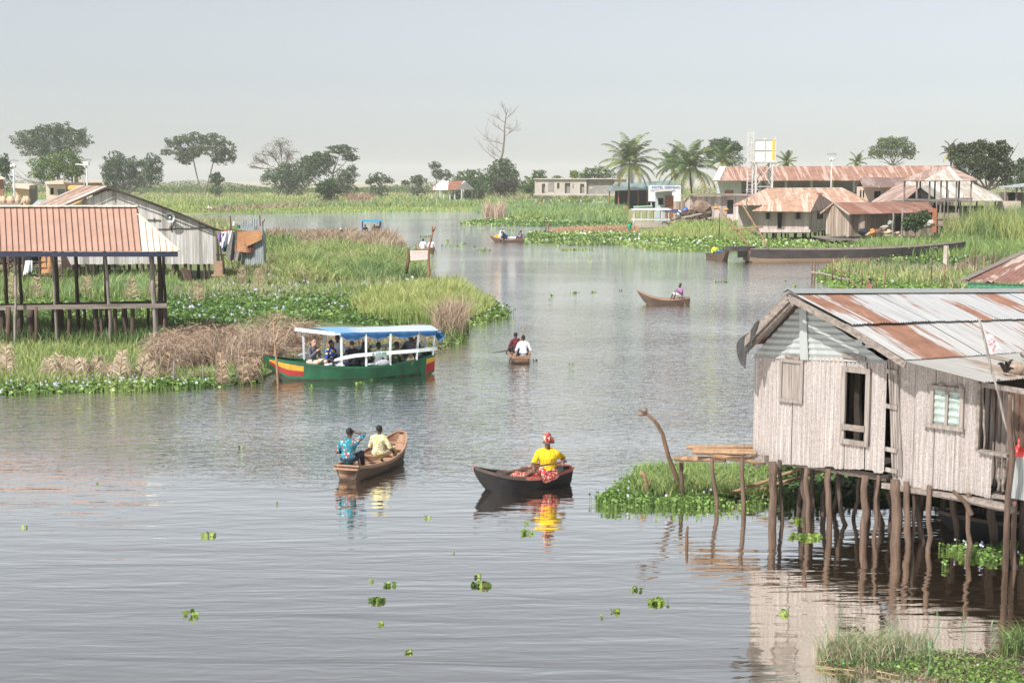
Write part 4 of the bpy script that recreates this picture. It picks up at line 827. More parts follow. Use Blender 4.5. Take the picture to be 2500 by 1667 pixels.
q = MB(); a = at(642, 545, yE + .3); q.tube([a, a + Vector((.15, 0, .3))], [.04, .02]); q.tube([at(555, 560, yE), at(600, 565, yE), at(640, 561, yE)], .03); q.build('rail', W_STICK, en)
cloth([at(578, 564, yE - .35), at(639, 563, yE - .5), at(640, 585, yE - .5), at(594, 606, yE - .4)], M_mat, 'tan woven mat draped over the tin enclosure', 'mat', 'mat', .05, fold=5)
cloth([at(582, 566, yE - .25), at(592, 566, yE - .25), at(616, 618, yE - .35), at(570, 613, yE - .3)], plain('rust_mat', (.40, .2, .11, 1), .9, .3), 'reddish brown mat hanging below the tan one', 'mat', 'mat', .12, fold=6)
cloth([at(602, 600, yE - .3), at(617, 596, yE - .3), at(618, 616, yE - .35), at(608, 619, yE - .35)], plain('maroon', (.14, .03, .04, 1), .9), 'maroon rag under the hanging mats', 'cloth', 'cloth', .05)
cloth([at(560, 567, yE - .2), at(580, 566, yE - .2), at(574, 635, yE - .2), at(553, 636, yE - .2)], plain('grey_blanket', (.16, .15, .14, 1), .9, .4), 'dark grey blanket hung on the left side of the enclosure', 'blanket', 'blanket', .14, fold=9)
cloth([at(574, 612, yE - .3), at(592, 616, yE - .3), at(590, 637, yE - .3), at(570, 636, yE - .3)], plain('grey_rag', (.24, .21, .2, 1), .9, .3), 'crumpled grey sack at the foot of the enclosure', 'sack', 'sack', .14, fold=8)
cloth([at(540, 566, 91), at(566, 563, 91), at(560, 592, 91), at(535, 606, 91)], M_white, 'white washing with dangling sleeves beside the barn eave', 'washing', 'washing', .12, jag=.22, fold=9)
cloth([at(529, 569, 90.5), at(541, 567, 90.5), at(539, 590, 90.5), at(531, 592, 90.5)], M_purple, 'purple and white shirt at the left end of the washing', 'shirt', 'shirt', .08, jag=.1)
cloth([at(540, 590, 91.4), at(556, 588, 91.4), at(552, 615, 91.4), at(541, 613, 91.4)], M_blue, 'dark blue trousers hanging under the white washing', 'trousers', 'trousers', .06)
cloth([at(544, 561, 91.8), at(556, 560, 91.8), at(556, 566, 91.8), at(545, 566, 91.8)], M_redc, 'red cloth folded over the line behind the washing', 'cloth', 'cloth', .03)
cloth([at(568, 541, 96.4), at(574, 540, 96.4), at(576, 550, 96.4), at(567, 551, 96.4)], M_white, 'small white cloth on top of the enclosure rail', 'cloth', 'cloth', .06)
cloth([at(578, 550, 96.6), at(587, 550, 96.6), at(586, 557, 96.6), at(580, 557, 96.6)], plain('teal_cloth', (.06, .2, .22, 1), .9), 'small teal cloth behind the enclosure rail', 'cloth', 'cloth', .05)
q = MB(); q.pole(at(525, 574, 90.8), at(600, 563, 91.5), .03); q.pole(at(530, 574, 90.8) * 1, Vector((at(530, 600, 90.8).x, 90.8, -.1)), .05); q.pole(at(528, 622, 90), at(552, 622, 90.4), .06); q.pole(Vector((at(547, 640, 90.3).x, 90.3, -.1)), at(545, 622, 90.3), .05)
q.build('washing_line', W_STICK, loc=at(530, 640, 90.8), label='crooked pole carrying the washing beside the barn', cat='pole')
# --- dead palm fronds
def frond(base, top, lf, nl, cols, droop, lab, w=.022, group='dead palm fronds planted along the shore', wid=1.0, name='dead_palm_frond'):
    """an upright dried palm leaf: midrib with leaflets hanging from both sides"""
    base, top = Vector(base), Vector(top); H_ = (top - base).length; V_, F4, F3, C_ = [], [], [], []
    rib = MB(); rib.tube([base - Vector((0, 0, .2)), base.lerp(top, .5) + Vector((random.uniform(-.04, .04), 0, 0)), top], [.025, .02, .012], 6)
    for i in range(nl):
        t = .08 + .92 * i / nl; p = base.lerp(top, t); s = 1 if i % 2 else -1
        L = lf * (1.05 - .55 * t) * random.uniform(.7, 1.2) * wid; a = random.uniform(-.7, .7)
        d = Vector((s * math.cos(a), math.sin(a) * .8, 0)); u = random.uniform(.25, .7)
        q1 = p + d * L * .45 + Vector((0, 0, L * u * .6)); q2 = p + d * L * .85 - Vector((0, 0, L * droop * random.uniform(.3, 1)))
        sd = Vector((0, 0, 1)) * w; k = len(V_); V_ += [p - sd, p + sd, q1 + sd, q1 - sd, q2]; F4.append((k, k + 1, k + 2, k + 3)); F3.append((k + 3, k + 2, k + 4))
        c = np.array(cols[random.randrange(len(cols))]) * random.uniform(.8, 1.15); C_ += [c] * 5
    fr = rib.build(name, M_STRAW, loc=base, smooth=True, label=lab, cat='palm frond', group=group)
    V_ = np.array([tuple(v - base) for v in V_]); npmesh('leaflets', V_, [np.array(F4), np.array(F3)], np.array(C_), M_dead, parent=fr); return fr
M_STRAW = plain('straw_rib', (.30, .2, .12, 1), .85, .3)
FCOL = [STR, (.62, .52, .40), TAN, (.46, .36, .26), (.30, .22, .15)]
for px, by, ty, dx, lf, lab in ((8, 925, 855, 4, .5, 'tall dried palm frond at the very left edge of the shore'), (22, 928, 880, -6, .45, 'short dried palm frond next to the one at the left edge'), (122, 938, 872, 6, .55, 'first of the bleached curling palm fronds above the lilac flowers'),
        (150, 936, 878, -4, .5, 'second bleached palm frond with curled leaflets'), (186, 938, 880, 3, .6, 'widest of the bleached palm fronds, with big arched leaflets'), (206, 934, 876, 5, .5, 'bleached palm frond just right of the widest one'), (222, 934, 884, 8, .45, 'small brown palm frond leaning away from the bleached group'),
        (258, 938, 892, 0, .45, 'low palm frond with a straight midrib'), (288, 940, 866, 2, .5, 'pointed brown palm frond shaped like a narrow tent'), (300, 936, 880, -6, .45, 'drooping frond on the right of the tent shaped one'), (342, 935, 876, 10, .42, 'thin frond leaning to the right over the grass'), (370, 938, 890, 2, .45, 'sparse frond with one long fallen leaflet'),
        (402, 930, 868, 2, .45, 'single thin frond before the brown thicket'), (545, 944, 868, 3, .32, 'narrow dark bundle of dead fronds near the moored bamboo pole'), (594, 940, 868, 4, .42, 'broad dark frond beside the bow of the green boat'), (612, 936, 880, 4, .4, 'last upright frond before the green boat')):
    b_ = G(px, by); t_ = at(px + dx, ty, b_.y); t_.z *= random.uniform(.82, 1.12); t_.z += .1; t_.x += random.uniform(-.16, .16); frond(b_, t_, lf * random.uniform(.95, 1.35), random.choice((38, 52, 60)), FCOL if px < 400 else [BRN, UMB, (.4, .3, .2)], .8, lab, .021)
for px, by, ty, lf, lab in ((32, 740, 668, .8, 'hanging dead frond under the left edge of the pavilion roof'), (90, 735, 676, .7, 'dead frond behind the pavilion, below the white shirt'), (212, 735, 676, .8, 'arched dead frond behind the pavilion between two dark posts'), (322, 740, 680, .8, 'tan dead frond seen through the right bay of the pavilion'), (378, 735, 676, .8, 'dead frond behind the corner posts of the pavilion'),
        (484, 748, 690, .6, 'thin dead frond right of the pavilion'), (590, 705, 652, .6, 'forked dry frond in the grass below the tin enclosure'), (632, 712, 655, .7, 'sagging dry frond right of the forked one')):
    b_ = G(px, by); frond(b_, at(px, ty, b_.y), lf, 30, [TAN, BRN, (.4, .34, .2)], 1.3, lab, .03, 'dead fronds behind the pavilion')
bl2_ = lambda poly, n, h_, lab, seed, cols=[STR, TAN, BRN, (.44, .33, .24), BRN], lean=1.1, w=.022, z0=0.0, **k: blades('dead_reeds', poly, n, h_, w, cols, M_dead, lean=lean, z0=z0, label=lab, seed=seed, hv=.5, **k)
def tangle(poly, nc, ns, h_, lab, cols, w=.012, sd=0):
    """heaped dead palm leaves: tussocks whose dry strands arch over and fall in all directions"""
    C = scatter(poly, nc); V, Q, T, K = [], [], [], []; C[:, 2] = 0
    for c in C:
        hh = h_ * rng.uniform(.45, 1.15) * (.6 + .6 * nz(c[None], 1.6, sd)[0]); n = ns; a = rng.uniform(0, 2 * np.pi) + rng.normal(0, rng.uniform(.5, 2.5), n); z = hh * rng.uniform(.05, 1, n) ** .7; L = rng.uniform(.25, .85, n) * (.6 + .5 * rng.random()); up = rng.uniform(-.1, .45, n); fall = rng.uniform(.3, 1.2, n)
        lx, ly = rng.normal(0, .16, n), rng.normal(0, .16, n); b = rng.uniform(0, 2 * np.pi, n); wx, wy = np.cos(b) * w, np.sin(b) * w; tone = np.array(cols)[rng.integers(0, len(cols), n)] * rng.uniform(.75, 1.2, (n, 1)); o = len(V) and sum(len(v) for v in V); R_ = []
        for t in (0, .35, .7, 1.0):
            x = c[0] + lx + np.cos(a) * L * t; y = c[1] + ly + np.sin(a) * L * t; zz = np.maximum(.02, z + L * (up * t - fall * t * t)); k = 1 - .8 * t
            R_ += [np.stack([x - wx * k, y - wy * k, zz - .35 * w * k], 1), np.stack([x + wx * k, y + wy * k, zz + .35 * w * k], 1)]
        V.append(np.stack(R_, 1).reshape(-1, 3)); i = (o or 0) + np.arange(n)[:, None] * 8
        for m in (0, 2, 4): Q.append(i + np.array([[m, m + 1, m + 3, m + 2]]))
        K.append(np.repeat(tone, 8, 0))
    npmesh('dead_palm_heap', np.concatenate(V), [np.concatenate(Q)], np.clip(np.concatenate(K), 0, 1), M_dead, label=lab, kind='stuff')
DC = [(.46, .36, .26), (.55, .45, .34), (.31, .22, .16), (.38, .27, .19), (.20, .14, .10), (.42, .26, .17)]
tangle([(378, 906), (640, 904), (690, 894), (640, 872), (480, 870), (385, 874)], 95, 100, 1.0, 'brown thicket of piled dead palm leaves left of the green boat', DC, sd=1)
tangle([(385, 878), (640, 876), (780, 866), (760, 838), (620, 826), (505, 830), (400, 852)], 120, 90, .95, 'rear of the brown thicket of dead palm leaves', DC, .014, sd=2)
tangle([(650, 900), (760, 890), (1020, 858), (1062, 846), (1040, 838), (800, 848), (650, 870)], 110, 80, .75, 'brown dead palm leaves seen behind the green boat', DC, sd=3)
blades('dead_reeds', [(378, 908), (640, 906), (690, 896), (640, 876), (400, 878)], 1500, .8, .014, DC, M_dead, lean=.35, label='stiff dry stalks standing in the brown thicket', seed=51)
blades('grass', [(640, 912), (700, 900), (1020, 862), (1128, 836), (1128, 826), (1020, 848), (700, 885), (640, 895)], 1800, .4, .02, [MID, BRI, DRK], M_leaf, label='thin green grass along the shore behind the green boat', seed=52)
bl2_([(1062, 835), (1125, 828), (1132, 812), (1080, 812)], 1300, 1.1, 'upright bundle of dead reeds at the right end of the brown fringe', 54, lean=.4)
bl2_([(735, 602), (900, 612), (960, 612), (962, 600), (900, 590), (740, 585)], 3800, 1.0, 'brown dead reeds on the far side of the left bank', 55, w=.03)
bl2_([(905, 618), (955, 618), (962, 605), (905, 604)], 1500, 1.3, 'upright brown reed clump right of the blue boat', 56, lean=.35, w=.03)
bl2_([(1182, 530), (1232, 531), (1232, 522), (1184, 522)], 700, 1.9, 'dry brown reed clump standing in the far channel', 57, lean=.3, w=.04)
bl2_([(480, 520), (560, 520), (880, 500), (900, 492), (850, 492)], 900, 1.2, 'rusty dry patches in the meadow', 58, w=.06, cols=[BRN, (.4, .27, .2)])
bl2_([(855, 498), (905, 498), (905, 492), (855, 492)], 700, 2.0, 'red brown dry shrub in the meadow', 60, w=.08, cols=[(.32, .2, .15), (.38, .26, .2)])
# --- board sign on forked posts
sg = thing('notice_board', 'faded cream notice board with red writing between two crooked posts', 'sign', G(1046, 697)); yS = G(1046, 697).y
q = MB(); q.tube([at(1043, 702, yS), at(1048, 668, yS), at(1046, 640, yS), at(1047, 610, yS), at(1053, 582, yS), at(1058, 562, yS)], [.075, .075, .07, .06, .055, .045], 8); q.tube([at(1057, 566, yS), at(1055, 552, yS)], [.06, .04], 6); q.tube([at(1058, 564, yS), at(1064, 553, yS)], [.05, .04], 6); q.build('post', wood('orange_bark', rgb(170, 122, 94), rgb(98, 66, 48), 'z', .8), sg, smooth=True, label='tall forked orange post')
q = MB(); q.tube([at(992, 668, yS), at(996, 640, yS), at(998, 620, yS), at(996, 607, yS)], [.09, .09, .07, .06], 8); q.tube([at(997, 632, yS), at(1002, 640, yS)], .03); q.build('post', W_STICK, sg, smooth=True, label='short dark post')
a, b2, c, d = at(1001, 613, yS - .05), at(1044, 611, yS - .05), at(1044, 633, yS - .05), at(1003, 636, yS - .05); q = MB(); q.slab(a, b2, c, d, .03, down=(0, -1, 0)); q.build('board', plain('cream_board', (.78, .70, .66, 1), .8, .06), sg)
M_redp = plain('faded_red_paint', (.5, .2, .19, 1), .8); q = MB(); nrm = Vector((0, -1, 0))
for r_ in range(5):
    u = .03
    while u < .93:
        w = random.uniform(.03, .09); v = .12 + r_ * .17; p0 = a.lerp(b2, u).lerp(d.lerp(c, u), v); p1 = a.lerp(b2, u + w).lerp(d.lerp(c, u + w), v); q.bar(p0 + nrm * .032, p1 + nrm * .032, .004, .02 if r_ else .035); u += w + .03
q.build('lettering', M_redp, sg)
# --- thin stakes of the left bank
stake([(680, 948), (676, 890), (670, 830), (668, 783)], G(680, 945).y, .035, 'long pale mooring pole stuck in front of the bow of the green boat', 'pole', 'pole', W_BAMB)
for pts, l in (([(654, 668), (655, 620)], 'pale short stick in the bright grass right of the enclosure'), ([(720, 664), (722, 640), (724, 618)], 'dead grey stick among the reed grass'), ([(754, 660), (755, 616)], 'straight pale stick standing in the reed grass'), ([(567, 738), (566, 700)], 'thin stick in front of the barn grass'), ([(463, 762), (468, 720), (466, 705)], 'pale bent stick at the edge of the hyacinth field'), ([(744, 590), (743, 558)], 'dry brown stalk rising behind the reed grass'), ([(932, 592), (933, 560)], 'thin pole beside the blue boat'), ([(425, 945), (424, 880)], 'thin upright cane before the brown thicket'), ([(497, 935), (495, 890)], 'leaning cane below the brown thicket')):
    stake(pts, G(pts[0][0], pts[0][1]).y, .035, l, 'stick', 'stick', W_GREY)
# ================================================================== PEOPLE
def skinmat(name, c, r=.45): return plain(name, c, r, .12, 9, bmp=.05)
K_DARK = skinmat('skin_deep_brown', (.075, .035, .022, 1)); K_MID = skinmat('skin_brown', (.13, .06, .038, 1)); K_PALE = skinmat('skin_fair', (.50, .27, .19, 1))
M_hair = plain('black_hair', (.008, .007, .007, 1), .7, .3, 30); M_hairg = plain('short_brown_hair', (.06, .045, .035, 1), .8, .3, 30)
def printmat(name, ground, spots, sc=9, rough=.85):
    """printed cloth: a ground colour with layers of motifs (colour, cell scale, threshold)"""
    m, n, b, o = newmat(name); v = coord(n, 'Object'); c = ground
    for col, s, th in spots:
        if th > .3:
            c = mix(n, ramp(n, noise(n, v, s * 1.15, 2, .5, 1.5), [(.80 - th * .75, 0.0), (.82 - th * .75, 1.0)]), c, col); continue
        t = n.nodes.new('ShaderNodeTexVoronoi'); t.inputs['Scale'].default_value = s; t.inputs['Randomness'].default_value = .75; n.links.new(v, t.inputs['Vector'])
        c = mix(n, ramp(n, t.outputs['Distance'], [(th, 1.0), (th + .04, 0.0)]), c, col)
    n.links.new(c, b.inputs['Base Color']); b.inputs['Roughness'].default_value = rough; return m
C_TEAL = printmat('teal_print', (.01, .17, .22, 1), [((.30, .07, .07, 1), 5.5, .33), ((.55, .40, .42, 1), 5.3, .16), ((.01, .10, .14, 1), 13, .22), ((.35, .75, .75, 1), 17, .2)])
C_FLOR = printmat('cream_floral_print', (.62, .55, .36, 1), [((.45, .42, .10, 1), 11, .36), ((.22, .10, .10, 1), 24, .2), ((.75, .74, .7, 1), 15, .25)])
C_RED = printmat('red_cream_print', (.12, .01, .015, 1), [((.50, .015, .03, 1), 17, .46), ((.70, .52, .38, 1), 21, .34), ((.05, .01, .01, 1), 29, .2)])
C_BLUEY = printmat('blue_yellow_print', (.01, .06, .34, 1), [((.75, .6, .05, 1), 9, .3)])
C_GREENP = printmat('green_leaf_print', (.06, .09, .04, 1), [((.4, .4, .25, 1), 11, .3)])
C_YEL = plain('yellow_cotton', (.66, .43, .008, 1), .85, .06, 4); C_WHITE = plain('white_cotton', (.76, .76, .78, 1), .85, .05, 4); C_BLACK = plain('black_cotton', (.012, .011, .013, 1), .85)
C_GREY = plain('slate_jacket', (.10, .10, .125, 1), .8, .15); C_BEIGE = plain('beige_cotton', (.56, .45, .35, 1), .85); C_MAROON = plain('maroon_cotton', (.10, .012, .018, 1), .85); C_PURP = plain('lilac_checked', (.32, .13, .28, 1), .85, .25, 12)
C_GREY2 = plain('light_grey_cloth', (.38, .40, .42, 1), .8); C_DENIM = plain('dark_denim', (.02, .03, .06, 1), .85); C_YG = plain('lime_cotton', (.6, .62, .03, 1), .8); C_MAUVE = plain('mauve_cotton', (.2, .14, .2, 1), .85)
def folds(m):
    n = m.node_tree; b = next(x for x in n.nodes if x.type == 'BSDF_PRINCIPLED')
    for l in list(b.inputs['Normal'].links): n.links.remove(l)
    bump(n, b, noise(n, coord(n, 'Object', (1.6, 1.6, .7)), 9, 3, .55, 1.2), .9, .045)
for m_ in (C_TEAL, C_FLOR, C_RED, C_BLUEY, C_GREENP, C_YEL, C_WHITE, C_GREY, C_MAROON, C_PURP): folds(m_)
def remesh(mb, vox, name, mat, parent, smooth=2):
    me = bpy.data.meshes.new('t'); me.from_pydata([tuple(v) for v in mb.v], [], mb.f); me.update()
    ob = bpy.data.objects.new('t', me); COL.objects.link(ob)
    md = ob.modifiers.new('r', 'REMESH'); md.mode = 'VOXEL'; md.voxel_size = vox; md.use_smooth_shade = True
    sm = ob.modifiers.new('s', 'SMOOTH'); sm.iterations = smooth; sm.factor = .6
    out = bpy.data.meshes.new_from_object(ob.evaluated_get(bpy.context.evaluated_depsgraph_get())); bpy.data.objects.remove(ob)
    out.materials.clear(); out.materials.append(mat); o = bpy.data.objects.new(name, out); COL.objects.link(o)
    if parent is not None: o.parent = parent
    return o
def limb(mb, pts, rad, n=10):
    mb.tube(pts, rad, n)
    for p, r_ in zip(pts, rad): mb.ell(p, (r_, r_, r_), n, 8)
def ik(a, t, l1, l2, pole):
    a, t, pole = Vector(a), Vector(t), Vector(pole); d = t - a; L = min(d.length, (l1 + l2) * .995)
    if L < abs(l1 - l2) + .02: L = abs(l1 - l2) + .02
    x = d.normalized(); t = a + x * L; ca = (l1 * l1 + L * L - l2 * l2) / (2 * l1 * L); ca = max(-1, min(1, ca))
    p = pole - x * pole.dot(x); p = p.normalized() if p.length > 1e-3 else Vector((0, 0, 1)); return a + x * l1 * ca + p * l1 * math.sqrt(1 - ca * ca), t
def person(label, hip, face, k=1.0, lean=.08, side=0.0, head=(0, 0), hands=None, feet=None, skin=None, shirt=None, sleeve=.6, legs=None, leglen=1.0, hair=None, hairlen=0, vox=.018, wide=1.0, extra=None, neckline=False, group=None, hs_=1.13, kpole=None):
    """a seated figure as one continuous body; local frame: x right, y forward, z up, origin at the seat"""
    fx = math.atan2(-face[0], face[1]); hip = Vector(hip); Mi = Matrix.Rotation(-fx, 3, 'Z')
    loc = lambda w: (Mi @ (Vector(w) - hip)) / k
    hands = hands or [(-.18, .34, .16), (.18, .34, .16)]; feet = feet or [(-.14, .62, -.12), (.14, .62, -.12)]
    hands = [loc(h_) if isinstance(h_, Vector) else Vector(h_) for h_ in hands]; feet = [loc(h_) if isinstance(h_, Vector) else Vector(h_) for h_ in feet]
    b, sh, lg, hr = MB(), MB(), MB(), MB()
    pel, wst = Vector((0, 0, .10)), Vector((side * .3, lean * .35, .25)); ch = Vector((side * .7, lean * .8, .42)); nk = Vector((side, lean, .55)); hd = Vector((side * 1.15, lean * 1.15 + .015, .69))
    def torso(m, g):
        m.ell(pel, (.165 * wide + g, .12 * wide + g, .12 + g), 14, 10); m.ell(wst, (.14 * wide + g, .105 * wide + g, .13 + g), 14, 10); m.ell(ch, (.165 * wide + g, .11 * wide + g, .15 + g), 14, 10)
        limb(m, [ch + Vector((-.165, 0, .065)), ch + Vector((-.08, 0, .105)), ch + Vector((.08, 0, .105)), ch + Vector((.165, 0, .065))], [.05 + g, .05 + g, .05 + g, .05 + g]); m.tube([pel, wst, ch], [.14 * wide + g, .13 * wide + g, .14 * wide + g], 12)
    torso(b, 0); limb(b, [ch + Vector((0, 0, .1)), nk + Vector((0, 0, .02)), hd - Vector((0, .01, .05))], [.062, .052, .055])
    arms = []
    for i, s in enumerate((-1, 1)):
        A = ch + Vector((s * .182, 0, .055)); E, T = ik(A, hands[i], .285, .255, (s * .55, -.35, -.75)); arms.append((A, E, T)); hands[i] = T
        aw = .6 + .4 * wide ** 2; limb(b, [A, A.lerp(E, .5), E, E.lerp(T, .45), T], [.05 * aw, .045 * aw, .038 * aw, .038 * aw, .025])
        d = (T - E).normalized(); u = Vector((0, 0, 1)); sd = d.cross(u); sd = sd.normalized() if sd.length > .1 else Vector((1, 0, 0)); u = sd.cross(d)
        pc = T + d * .045; b.ell(pc, (.038, .03, .042), 10, 8); limb(b, [T, pc + d * .02], [.026, .032])
        for f_, (o_, ln) in enumerate(((-.027, .062), (-.009, .072), (.009, .068), (.026, .055))):   # fingers curl round what is held
            p0 = pc + d * .03 + sd * o_; p1 = p0 + d * ln * .5 - u * ln * .22; p2 = p1 - u * ln * .45 + d * ln * .05; limb(b, [p0, p1, p2], [.0105, .0095, .008], 6)
        p0 = pc - sd * .028 * s; limb(b, [p0, p0 + d * .02 - sd * s * .026 - u * .012, p0 + d * .045 - sd * s * .028 - u * .025], [.013, .011, .009], 6)
        if shirt:
            if sleeve <= .5: q = A.lerp(E, sleeve * 2); limb(sh, [A, A.lerp(q, .5), q], [.068, .064, .062])
            else: q = E.lerp(T, (sleeve - .5) * 2); limb(sh, [A, A.lerp(E, .5), E, q], [.066, .06, .054, .044])
    for i, s in enumerate((-1, 1)):
        A = Vector((s * .09, .03, .085)); Kn, T = ik(A, feet[i], .42, .41, kpole or (s * .25, .2, 1)); limb(b, [A, A.lerp(Kn, .5), Kn, Kn.lerp(T, .4), T], [.082, .07, .054, .05, .034])
        fd = Vector((s * .15, 1, -.1)).normalized(); limb(b, [T - fd * .03, T + fd * .08 - Vector((0, 0, .02)), T + fd * .16 - Vector((0, 0, .035))], [.034, .034, .024])
        if legs:
            if leglen > .5: q = Kn.lerp(T, (leglen - .5) * 2); limb(lg, [A, A.lerp(Kn, .5), Kn, q], [.105, .09, .072, .056])
            else: q = A.lerp(Kn, leglen * 2); limb(lg, [A, A.lerp(q, .5), q], [.105, .095, .088])
    hy, hp_ = head; Rm = Matrix.Rotation(hy, 3, 'Z') @ Matrix.Rotation(-hp_, 3, 'X'); HS = hs_; P = lambda x, y, z: hd + Rm @ Vector((x * hs_, y * hs_, z * hs_))
    b.ell(P(0, -.008, .03), (.074, .092, .088), 16, 12, rot=Rm); b.ell(P(0, .025, -.035), (.054, .064, .068), 14, 10, rot=Rm); b.ell(P(0, .055, -.083), (.026, .024, .02), 10, 8, rot=Rm)
    limb(b, [P(0, .088, .012), P(0, .104, -.022)], [.010, .016], 8); b.ell(P(0, .086, -.055), (.024, .012, .011), 10, 6, rot=Rm)
    for s in (-1, 1): b.ell(P(s * .077, -.005, -.005), (.010, .020, .03), 8, 6, rot=Rm); b.ell(P(s * .03, .078, .028), (.02, .012, .009), 8, 6, rot=Rm)
    S = lambda m: [setattr(m, 'v', [v * k for v in m.v])]
    for m in (b, sh, lg): S(m)
    root = remesh(b, vox, 'person', skin or K_DARK, None); root.location = hip; root.rotation_euler = (0, 0, fx); tag(root, label, 'person', group); BASE['p'] = None
    if shirt: torso(sh2 := MB(), .016); S(sh2); sh.v, k0 = sh.v, len(sh.v); sh.f += [tuple(i + k0 for i in f) for f in sh2.f]; sh.v += sh2.v; remesh(sh, vox * 1.1, 'shirt', shirt, root, 3)
    if legs: lg.ell(Vector(pel) * k, (.185 * k * wide, .14 * k * wide, .11 * k), 14, 10); remesh(lg, vox * 1.1, 'trousers' if leglen > .6 else 'shorts', legs, root, 3)
    if hair:
        hr.ell(P(0, -.022, .048), (.083, .092, .088), 14, 10, rot=Rm); 
        if hairlen: hr.ell(P(0, -.07, -.06 - hairlen * .3), (.09, .055, .1 + hairlen * .5), 12, 10, rot=Rm); hr.ell(P(0, -.03, .03), (.094, .095, .09), 12, 10, rot=Rm)
        S(hr); remesh(hr, .014 * k, 'hair', hair, root, 1)
    M = MB()
    for s in (-1, 1): M.ell(P(s * .031, .086, .012), (.012, .006, .007), 8, 6, rot=Rm)
    S(M); M.build('eyes', M_eye, root, local=True, smooth=True)
    if extra: extra(root, P, k, hands, arms)
    return root
M_eye = plain('eye', (.10, .08, .07, 1), .3)
def paddle(a, b, blade, lab, r_=.017, mat=None, bw=.09, face_n=None):
    """shaft from a (grip) to b, the blade continuing past b"""
    a, b = Vector(a), Vector(b); d = (b - a).normalized(); t = thing('paddle', lab, 'paddle', a)
    MB().pole(a, b + d * .05, r_, r_ * .95, .004, 8).build('shaft', mat or W_BAMB, t, smooth=True)
    n = Vector(face_n) if face_n is not None else Vector((0, 1, 0)); sd = d.cross(n).normalized(); n = sd.cross(d); q = MB(); rows = []
    for i in range(9):
        u = i / 8; w = bw * (math.sin(math.pi * min(1, .08 + u * .92)) ** .6) + .004; c = b + d * blade * u; rows.append([c + sd * w * math.cos(x) + n * .012 * math.sin(x) for x in [2 * math.pi * j / 10 for j in range(10)]])
    q.grid(rows, close=True); q.poly(rows[-1]); q.build('blade', M_padd, t, smooth=True); return t
M_padd = plain('dark_paddle', (.05, .035, .03, 1), .6)
# ================================================================== BOATS
W_HULL = wood('weathered_hull', rgb(98, 80, 66), rgb(42, 32, 26), 'x', .5); W_INNER = wood('canoe_inner', rgb(182, 146, 120), rgb(120, 88, 68), 'x', .5); W_RIM = wood('canoe_rim', rgb(176, 144, 120), rgb(106, 80, 64), 'x', .5)
M_pitch = plain('tarred_hull', (.010, .009, .010, 1), .75, .5, 4); M_pinner = plain('tarred_inside', (.03, .035, .045, 1), .5, .3)
M_rimred = plain('faded_red_rim', (.36, .11, .08, 1), .7, .25)
M_rimbrn = plain('dark_brown_rim', (.07, .05, .04, 1), .75, .3)
def hullgeo(L, B, bow=.5, stern=.35, mid=.26, wst=.5, wbw=.1, draft=.12, rake=.16, srake=.05, full=.8, flare=.72, floor=.04):
    """x runs from the stern (0) to the bow (L); gives station functions"""
    def w(t):
        a = wst + (1 - wst) * min(1, t / .38) ** .8 if t < .38 else 1.0
        c = 1.0 if t < .5 else max(wbw, wbw + (1 - wbw) * (1 - ((t - .5) / .5) ** 2.0) ** full)
        return B / 2 * a * c
    def zg(t): return mid + (bow - mid) * max(0, (t - .35) / .65) ** 2.2 + (stern - mid) * max(0, (.45 - t) / .45) ** 2
    def zb(t):
        e = max(0, (t - (1 - rake)) / rake); s_ = max(0, (srake - t) / srake) if srake > 0 else 0
        return -draft + (zg(1) + draft - .10) * e ** 1.5 + (draft + .06) * s_
    return w, zg, zb
def hull(root, L, B, mo, mi, mr, name='hull', strips=5, matf=None, N=22, floor=.04, th=.022, rimw=.03, flare=.72, **kw):
    w, zg, zb = hullgeo(L, B, **kw); O, I = [], []; T = [i / N for i in range(N + 1)]; T = [t if t < .8 else .8 + .2 * ((t - .8) / .2) ** .8 for t in T]
    for t in T:
        W, zt_, zl = w(t), zg(t), zb(t); wb = W * flare; ro, ri = [], []
        for s in (-1, 1):
            seq = range(strips + 1)
            col = [Vector((L * t, s * (wb + (W - wb) * (u / strips)), zl + (zt_ - zl) * (u / strips))) for u in seq]
            fl = max(zl + .03, floor if t < .93 else zl + .03); Wi, wi = max(.01, W - th), max(.008, wb - th)
            c2 = [Vector((L * t, s * (wi + (Wi - wi) * (u / strips)), fl + (zt_ - fl) * (u / strips))) for u in seq]
            if s < 0: col.reverse(); c2.reverse()
            ro += col; ri += c2
        O.append(ro); I.append(ri)
    q = MB(); k = len(O[0]); q.grid(O)
    if matf: 
        for idx in range(len(q.f)):
            i, j = divmod(idx, k - 1); j2 = j if j < strips else (2 * strips - j); q.m[idx] = matf(T[i], j if j < strips else (99 if j == strips else strips - 1 - (j - strips - 1)))
    q.poly(O[0]); q.poly(O[-1][::-1]); o = q.build(name, mo, root, local=True)
    q = MB(); q.grid([r[::-1] for r in I]); q.poly(I[0][::-1]); q.poly(I[-1]); q.build('inside', mi, root, local=True)
    q = MB()
    for sd in (0, -1):
        rows = []
        for i in range(len(O)):
            a, b2 = O[i][sd], I[i][sd]; s = -1 if sd == 0 else 1; a = a + Vector((0, s * .008, 0)); b2 = b2 - Vector((0, s * rimw * .4, 0)) if abs(b2.y) > rimw else b2
            rows.append([a - Vector((0, 0, .05)), a + Vector((0, 0, .012)), b2 + Vector((0, 0, .012)), b2 - Vector((0, 0, .02))])
        n0 = len(q.f); q.grid(rows)
        if isinstance(mr, list):
            for z_ in range(n0, len(q.f)): q.m[z_] = 1 if T[(z_ - n0) // 3] > .52 else 0
    for e in (0, -1):
        a, b2 = O[e][0], O[e][-1]; q.bar(a + Vector((0, 0, .0)), b2 + Vector((0, 0, .0)), .05, .028)
    q.build('rim', mr, root, local=True); return w, zg, zb
